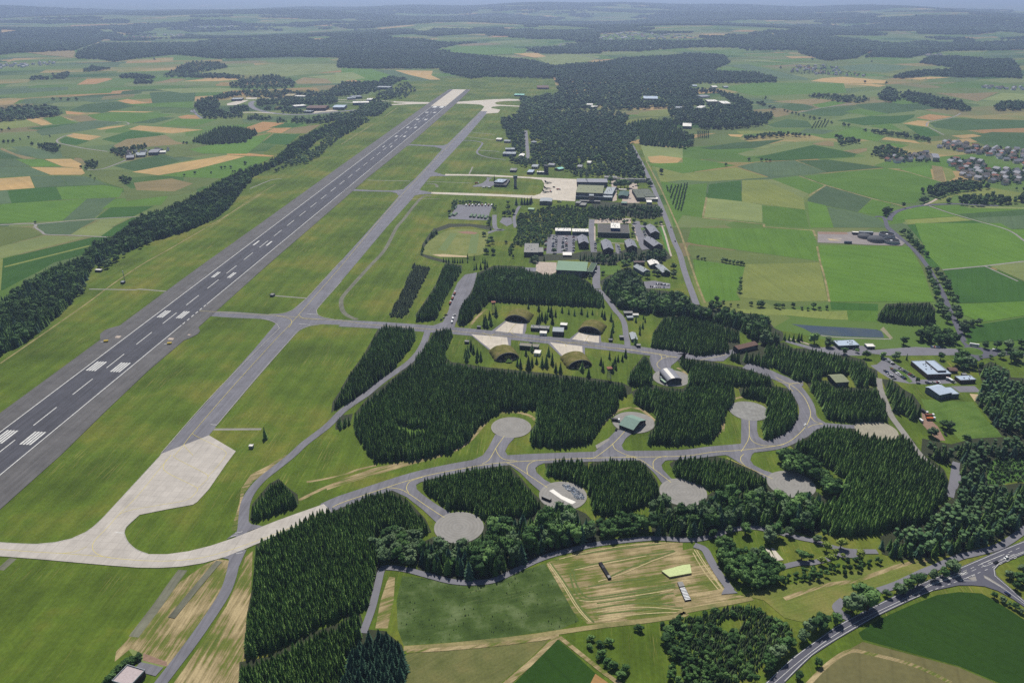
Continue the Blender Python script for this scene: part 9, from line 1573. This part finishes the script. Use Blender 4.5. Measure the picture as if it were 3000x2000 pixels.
for _,label,x,y,yaw,c in D_JT:
    t=thing('jet',label,'aircraft',(x,y,.6),yaw,None)
    m=MB(); st=[(-8,.5,1.9),(-6,.9,1.9),(-1,1.1,1.9),(3,1.,1.95),(6,.6,1.9),(8.6,.08,1.8)]
    for a,b_ in zip(st,st[1:]): m.tube((a[0],0,a[2]),(b_[0],0,b_[2]),a[1],8,b_[1])
    link('fuselage',m.me('fuselage',['screen_grey']),None,t)
    for s in(-1,1):
        v=[(1.5,s*.8,1.9),(-3.2,s*4.8,1.85),(-4.6,s*4.8,1.85),(-4.2,s*.8,1.9)]; v+=[(a,b_,z-.18) for a,b_,z in v]; link('wing',mesh('wing',v,[(0,1,2,3),(7,6,5,4),(0,4,5,1),(1,5,6,2),(2,6,7,3)],['dgreen']),None,t)
        v=[(-5.4,s*.6,1.9),(-7.6,s*2.6,1.9),(-8.6,s*2.6,1.9),(-8.2,s*.6,1.9)]; v+=[(a,b_,z-.12) for a,b_,z in v]; link('tailplane',mesh('tailplane',v,[(0,1,2,3),(7,6,5,4),(0,4,5,1),(1,5,6,2),(2,6,7,3)],['screen_grey']),None,t)
    v=[(-3.6,-.12,2.6),(-8.2,-.12,2.6),(-9,-.12,6.4),(-7.6,-.12,6.4)]; v+=[(a,.12,z) for a,_,z in v]; link('tail_fin',mesh('tail_fin',v,[(0,1,2,3),(7,6,5,4),(0,4,5,1),(1,5,6,2),(2,6,7,3),(3,7,4,0)],['black']),None,t)
    link('canopy',MB().tube((2.2,0,2.7),(4.8,0,2.5),.55,8,.2).me('canopy',['glass']),None,t)
    for gx_,gy_ in((5,0),(-1.5,1),(-1.5,-1)): box('landing_gear','dark',gx_-.15,gx_+.15,gy_-.12,gy_+.12,-.25,1.2,t)
# ------------------------------------------------------------------ towers, masts
def lattice(t,w0,w1,h,n_=5,r=.14,name='lattice_leg'):
    for sx in(-1,1):
        for sy in(-1,1): link(name,MB().tube((sx*w0,sy*w0,0),(sx*w1,sy*w1,h),r,5).me(name,['steel']),None,t)
    b=MB(); 
    for i in range(n_):
        z0,z1=h*i/n_,h*(i+1)/n_; a=w0+(w1-w0)*i/n_; c=w0+(w1-w0)*(i+1)/n_
        for q in range(4):
            (x0,y0),(x1,y1)=[(-1,-1),(1,-1),(1,1),(-1,1)][q],[(1,-1),(1,1),(-1,1),(-1,-1)][q]
            b.tube((x0*a,y0*a,z0),(x1*c,y1*c,z1),r*.6,4); b.tube((x0*c,y0*c,z1),(x1*c,y1*c,z1),r*.6,4)
    link('bracing',b.me('bracing',['steel']),None,t)
x,y=D_TW[0]; t=thing('control_tower','tall grey control tower with a glazed cab, beside the flat roofed station','tower',(x,y,0))
link('shaft',MB().tube((0,0,-.5),(0,0,17.5),3.2,12,2.9).me('shaft',['slate']),None,t); link('gallery',MB().tube((0,0,17.5),(0,0,20.2),4.3,12,4.6).me('gallery',['blueg']),None,t)
link('cab',MB().tube((0,0,20.2),(0,0,23.2),4.1,12,4.8).me('cab',['glass']),None,t); link('roof',MB().tube((0,0,23.2),(0,0,23.9),5.1,12,4.7).me('roof',['dgreen2']),None,t); box('entrance','dark',-2,2,-4.2,-2.6,0,3,t)
for (x,y),lab in zip(D_TW[1:3],['lattice watchtower with a red roof above the left rear grass shelter','lattice watchtower with a brown roof right of the front grass shelters']):
    t=thing('watchtower',lab,'watchtower',(x,y,0),.15); lattice(t,2.,1.5,11.); box('cabin','brown',-2.2,2.2,-2.2,2.2,11,13.4,t); box('cabin_glass','glass',-2.25,2.25,-2.25,2.25,12.1,12.9,t); box('roof','redtile',-2.8,2.8,-2.8,2.8,13.4,13.8,t)
x,y=D_TW[3]; t=thing('antenna_mast','slim white topped mast beside a small hut left of the runway','mast',(x,y,0)); lattice(t,.5,.35,13,6,.08); box('aerial','white',-.45,.45,-.45,.45,13,18,t)
x,y=D_TW[4]; t=thing('radio_mast','tall thin lattice mast behind the hangars','mast',(x,y,0)); lattice(t,1.6,.5,48,12,.16)
for _,label,x,y,yaw,c in D_YB:
    t=thing('arresting_gear',label,'arresting gear',(x,y,.5),.25); box('housing','yellow',-2.3,2.3,-1.3,1.3,0,1.6,t); box('lid','yellow',-2.5,2.5,-1.5,1.5,1.603,1.8,t); box('rope_guide','white',-6,-3.2,-.4,.4,0,.5,t)
for P in D_PL: tag(link('concrete_slab',mesh('concrete_slab',[(a,b_,.50) for a,b_ in P]+[(a,b_,.62) for a,b_ in P],[(3,2,1,0),(4,5,6,7),(0,1,5,4),(1,2,6,5),(2,3,7,6),(3,0,4,7)]),'pave'),kind='structure')
# ------------------------------------------------------------------ biogas tanks
for i,(x,y,r,h,dome) in enumerate(D_TK):
    if dome:
        t=thing('gas_dome',['','','smaller dark gas dome in the tank yard by the tree lined road','larger dark gas dome in the tank yard by the tree lined road'][i],'gas dome',(x,y,0)); n_=20
        link('wall',MB().tube((0,0,-.3),(0,0,2.5),r,24).me('wall',['grey']),None,t)
        v=[];f=[]
        for a in range(6):
            e=math.pi/2*a/6; v+=[(r*1.02*math.cos(e)*math.cos(2*math.pi*b_/n_),r*1.02*math.cos(e)*math.sin(2*math.pi*b_/n_),2.5+(h-2.5)*math.sin(e)) for b_ in range(n_)]
        v.append((0,0,h)); 
        for a in range(5): f+=[(a*n_+b_,a*n_+(b_+1)%n_,(a+1)*n_+(b_+1)%n_,(a+1)*n_+b_) for b_ in range(n_)]
        f+=[(5*n_+b_,5*n_+(b_+1)%n_,6*n_) for b_ in range(n_)]
        me=mesh('dome',v,f,['screen_grey']); [setattr(p,'use_smooth',True) for p in me.polygons]; link('dome',me,None,t)
    else:
        t=thing('slurry_tank',['farther open slurry tank with a white centre disc','nearer open slurry tank with a white centre disc'][i],'tank',(x,y,0)); n_=32; m=MB()
        v=[];f=[]
        for rr,zz in((r,-.3),(r,h),(r-.5,h),(r-.5,h-1.6)): v+=[(rr*math.cos(2*math.pi*b_/n_),rr*math.sin(2*math.pi*b_/n_),zz) for b_ in range(n_)]
        for a in range(3): f+=[(a*n_+b_,a*n_+(b_+1)%n_,(a+1)*n_+(b_+1)%n_,(a+1)*n_+b_) for b_ in range(n_)]
        link('wall',mesh('wall',v,f,['lslate']),None,t); link('slurry',mesh('slurry',v[3*n_:],[tuple(range(n_))],['black']),None,t)
        link('centre_disc',MB().tube((0,0,h-1.8),(0,0,h-.9),2.,16).me('centre_disc',['white2']),None,t)
# ------------------------------------------------------------------ villages
def house_mesh(sz,wall,roof,seed):
    q=random.Random(seed); w=sz*q.uniform(.8,1.15); d=sz*q.uniform(.65,.85); h=q.uniform(4,6); r=q.uniform(3,4.2)
    a=MB().box(-w/2,w/2,-d/2,d/2,-2,h)
    for xx in(-w/2,w/2): a.add(([(xx,-d/2,h),(xx,d/2,h),(xx,0,h+r)],[(0,1,2)]))
    v,f=gable(w,d,h+.02,r,.5,False); v=[(x-w/2,y-d/2,z) for x,y,z in v]
    return a.me('wall',[wall]),mesh('roof',v,f,[roof])
HM={}
for i in range(6):
    for sz in (9,12,13,14,16,20,22,24,34): HM[sz,i]=house_mesh(sz,['lwall','white2','lwall','white2','white','lwall'][i],['slate','tile','dgrey','slate','redtile','slate'][i],i*7+sz)
RN=['grey','brown','dark','grey','red','grey']
total=0
for where,P,n_,sz in D_VI:
    A=np.array(P); pts=[]; tries=0
    dmin=sz*1.35
    while len(pts)<n_ and tries<n_*60:
        tries+=1; x=rng.uniform(A[:,0].min(),A[:,0].max()); y=rng.uniform(A[:,1].min(),A[:,1].max())
        if not inside(P,np.array([x]),np.array([y]))[0] or any(math.hypot(x-a,y-b)<dmin for a,b in pts): continue
        pts.append((x,y))
    pts.sort(); base=rng.uniform(-.5,.5); extra=[]
    for i,(x,y) in enumerate(pts):
        k=rng.randrange(6); z=hgt(x,y); yaw=base+rng.choice([0,math.pi/2])+rng.uniform(-.25,.25)
        wm,rm=HM[sz,k]
        if total>=290: extra.append((x,y,z,yaw,k)); continue
        total+=1
        t=thing('house','%s roofed house, %s from the left %s'%(RN[k],ordn(i+1),where),'house',(x,y,z),yaw,'houses '+where); link('wall',wm,None,t); link('roof',rm,None,t)
    if extra:
        m=MB()
        mats=['white2','tile','slate']
        for x,y,z,yaw,k in extra:
            c,s=math.cos(yaw),math.sin(yaw); wm,rm=HM[sz,k]
            for me_,mi in((wm,0),(rm,1+k%2)):
                m.add(([(x+c*q.co.x-s*q.co.y,y+s*q.co.x+c*q.co.y,z+q.co.z) for q in me_.vertices],[tuple(p.vertices) for p in me_.polygons]),mi)
        tag(link('far_houses',m.me('far_houses',mats)),'tiny houses '+where,'houses',None,'stuff')
    # garden trees between the houses
    nt=int(n_*(2.0 if sz<16 else .5)); x=[];y=[]
    for _ in range(nt*4):
        a=rng.uniform(A[:,0].min(),A[:,0].max()); b=rng.uniform(A[:,1].min(),A[:,1].max())
        if inside(P,np.array([a]),np.array([b]))[0] and all(math.hypot(a-c,b-d_)>sz*.6 for c,d_ in pts): x.append(a);y.append(b)
        if len(x)>=nt: break
    if x:
        x=np.array(x);y=np.array(y); q=np.array([rng.uniform(5.5,9) for _ in x])
        wood('garden_trees','garden trees between the houses '+where,'trees',x,y,HG(x,y),q,np.full(len(x),1.1),[['f0','f1'][i%2] for i in range(len(x))],['f0','f1'])
# ------------------------------------------------------------------ odd things of the near ground
A=np.array(D_FOIL); x0,y0=A.min(0); x1,y1=A.max(0); s=.55; m=MB(); mats=['white2','silver','lblue','blueg','bluecar']
gx,gy=np.meshgrid(np.arange(x0,x1,s),np.arange(y0,y1,s)); gx=gx.ravel();gy=gy.ravel(); k=inside(D_FOIL,gx,gy)
for a,b_ in zip(gx[k],gy[k]):
    a+=rng.uniform(-.2,.2); b_+=rng.uniform(-.2,.2); z=.42+rng.uniform(0,.7); r=rng.uniform(.35,.65)
    v=[(a+r*math.cos(q+z*9)*rng.uniform(.6,1.2),b_+r*math.sin(q+z*9)*rng.uniform(.6,1.2),z-rng.uniform(.1,.4)) for q in(0,1.57,3.14,4.71)]+[(a,b_,z+.2)]
    m.add((v,[(0,1,4),(1,2,4),(2,3,4),(3,0,4)]),rng.choice([0,0,1,2,2,3,4]))
tag(link('crumpled_foil',m.me('crumpled_foil',mats)),'crumpled silvery blue foil heaped along the edge of a round pad','foil sheet',None,'stuff')
a,b_,c=[Vector(q) for q in D_OS]; u=(b_-a); w=u.length; t=thing('open_shed','low dark open shed on the foil strewn pad','shed',(a.x,a.y,0),math.atan2(u.y,u.x)); box('wall','black',0,w,0,2.6,.4,2.4,t); box('roof','grey',-.2,w+.2,-.2,2.9,2.403,2.7,t)
P=[Vector(q) for q in D_BR]; t=thing('obstacle_rack','grey slab with a ladder of white beams on the mown meadow','obstacle',(P[0].x,P[0].y,0)); q=[p-P[0] for p in P]
def L2(u,v): 
    a=q[0].lerp(q[3],v); b=q[1].lerp(q[2],v); return a.lerp(b,u)
def qd(name,mat,u0,u1,v0,v1,z0,z1):
    c=[L2(u0,v0),L2(u1,v0),L2(u1,v1),L2(u0,v1)]; v=[(p.x,p.y,z0) for p in c]+[(p.x,p.y,z1) for p in c]; link(name,mesh(name,v,[(0,1,2,3),(7,6,5,4),(0,4,5,1),(1,5,6,2),(2,6,7,3),(3,7,4,0)],[mat]),None,t)
qd('slab','grey',0,1,0,.26,.1,1.6)
qd('side_beam','dark',-.04,.04,.26,1,.1,1.0); qd('side_beam','dark',.96,1.04,.26,1,.1,1.0); qd('pit_floor','black',.04,.96,.27,1,.30,.34)
for i in range(9): qd('beam','white2',.04,.96,.31+i*.077,.31+i*.077+.04,1.0,1.25)
P=[Vector(q) for q in D_YT]; v=[(p.x,p.y,.3) for p in P]+[(p.x,p.y,1.5) for p in P]; n_=len(P)
t=thing('covered_pit','pale yellow green cover stretched over a pit on the mown meadow','cover',(0,0,0)); link('cover',mesh('cover',v[n_:],[tuple(range(n_))]),plain('pale_cover','#c3cf92'),t); link('frame',mesh('frame',v,[(i,(i+1)%n_,(i+1)%n_+n_,i+n_) for i in range(n_)],['sandy']),None,t)
x,y=D_BK; t=thing('black_trough','long black trough on the left of the mown meadow','trough',(x,y,.3),.3); box('tank','black',-1.3,1.3,-9,9,0,1.2,t); box('lid','grey',-1.,1.,-8.6,-6,1.203,1.4,t); box('lid','dark',-1.,1.,2,5,1.203,1.4,t)
# ------------------------------------------------------------------ air
v,f=boxvf(-27000,27000,-1800,50500,-300,402); hz=link('haze',mesh('haze',v,f)); hm=bpy.data.materials.new('haze'); hm.use_nodes=True; hn=hm.node_tree.nodes
for q in list(hn):
    if q.type=='BSDF_PRINCIPLED': hn.remove(q)
pv=hn.new('ShaderNodeVolumePrincipled'); hm.node_tree.links.new(pv.outputs[0],hn['Material Output'].inputs['Volume'])
pv.inputs['Color'].default_value=(.54,.68,1,1); pv.inputs['Density'].default_value=7.6e-5; pv.inputs['Anisotropy'].default_value=.4; pv.inputs['Density Attribute'].default_value=''
hz.data.materials.append(hm); tag(hz,'thin blue summer haze over the whole plain','haze',None,'stuff')
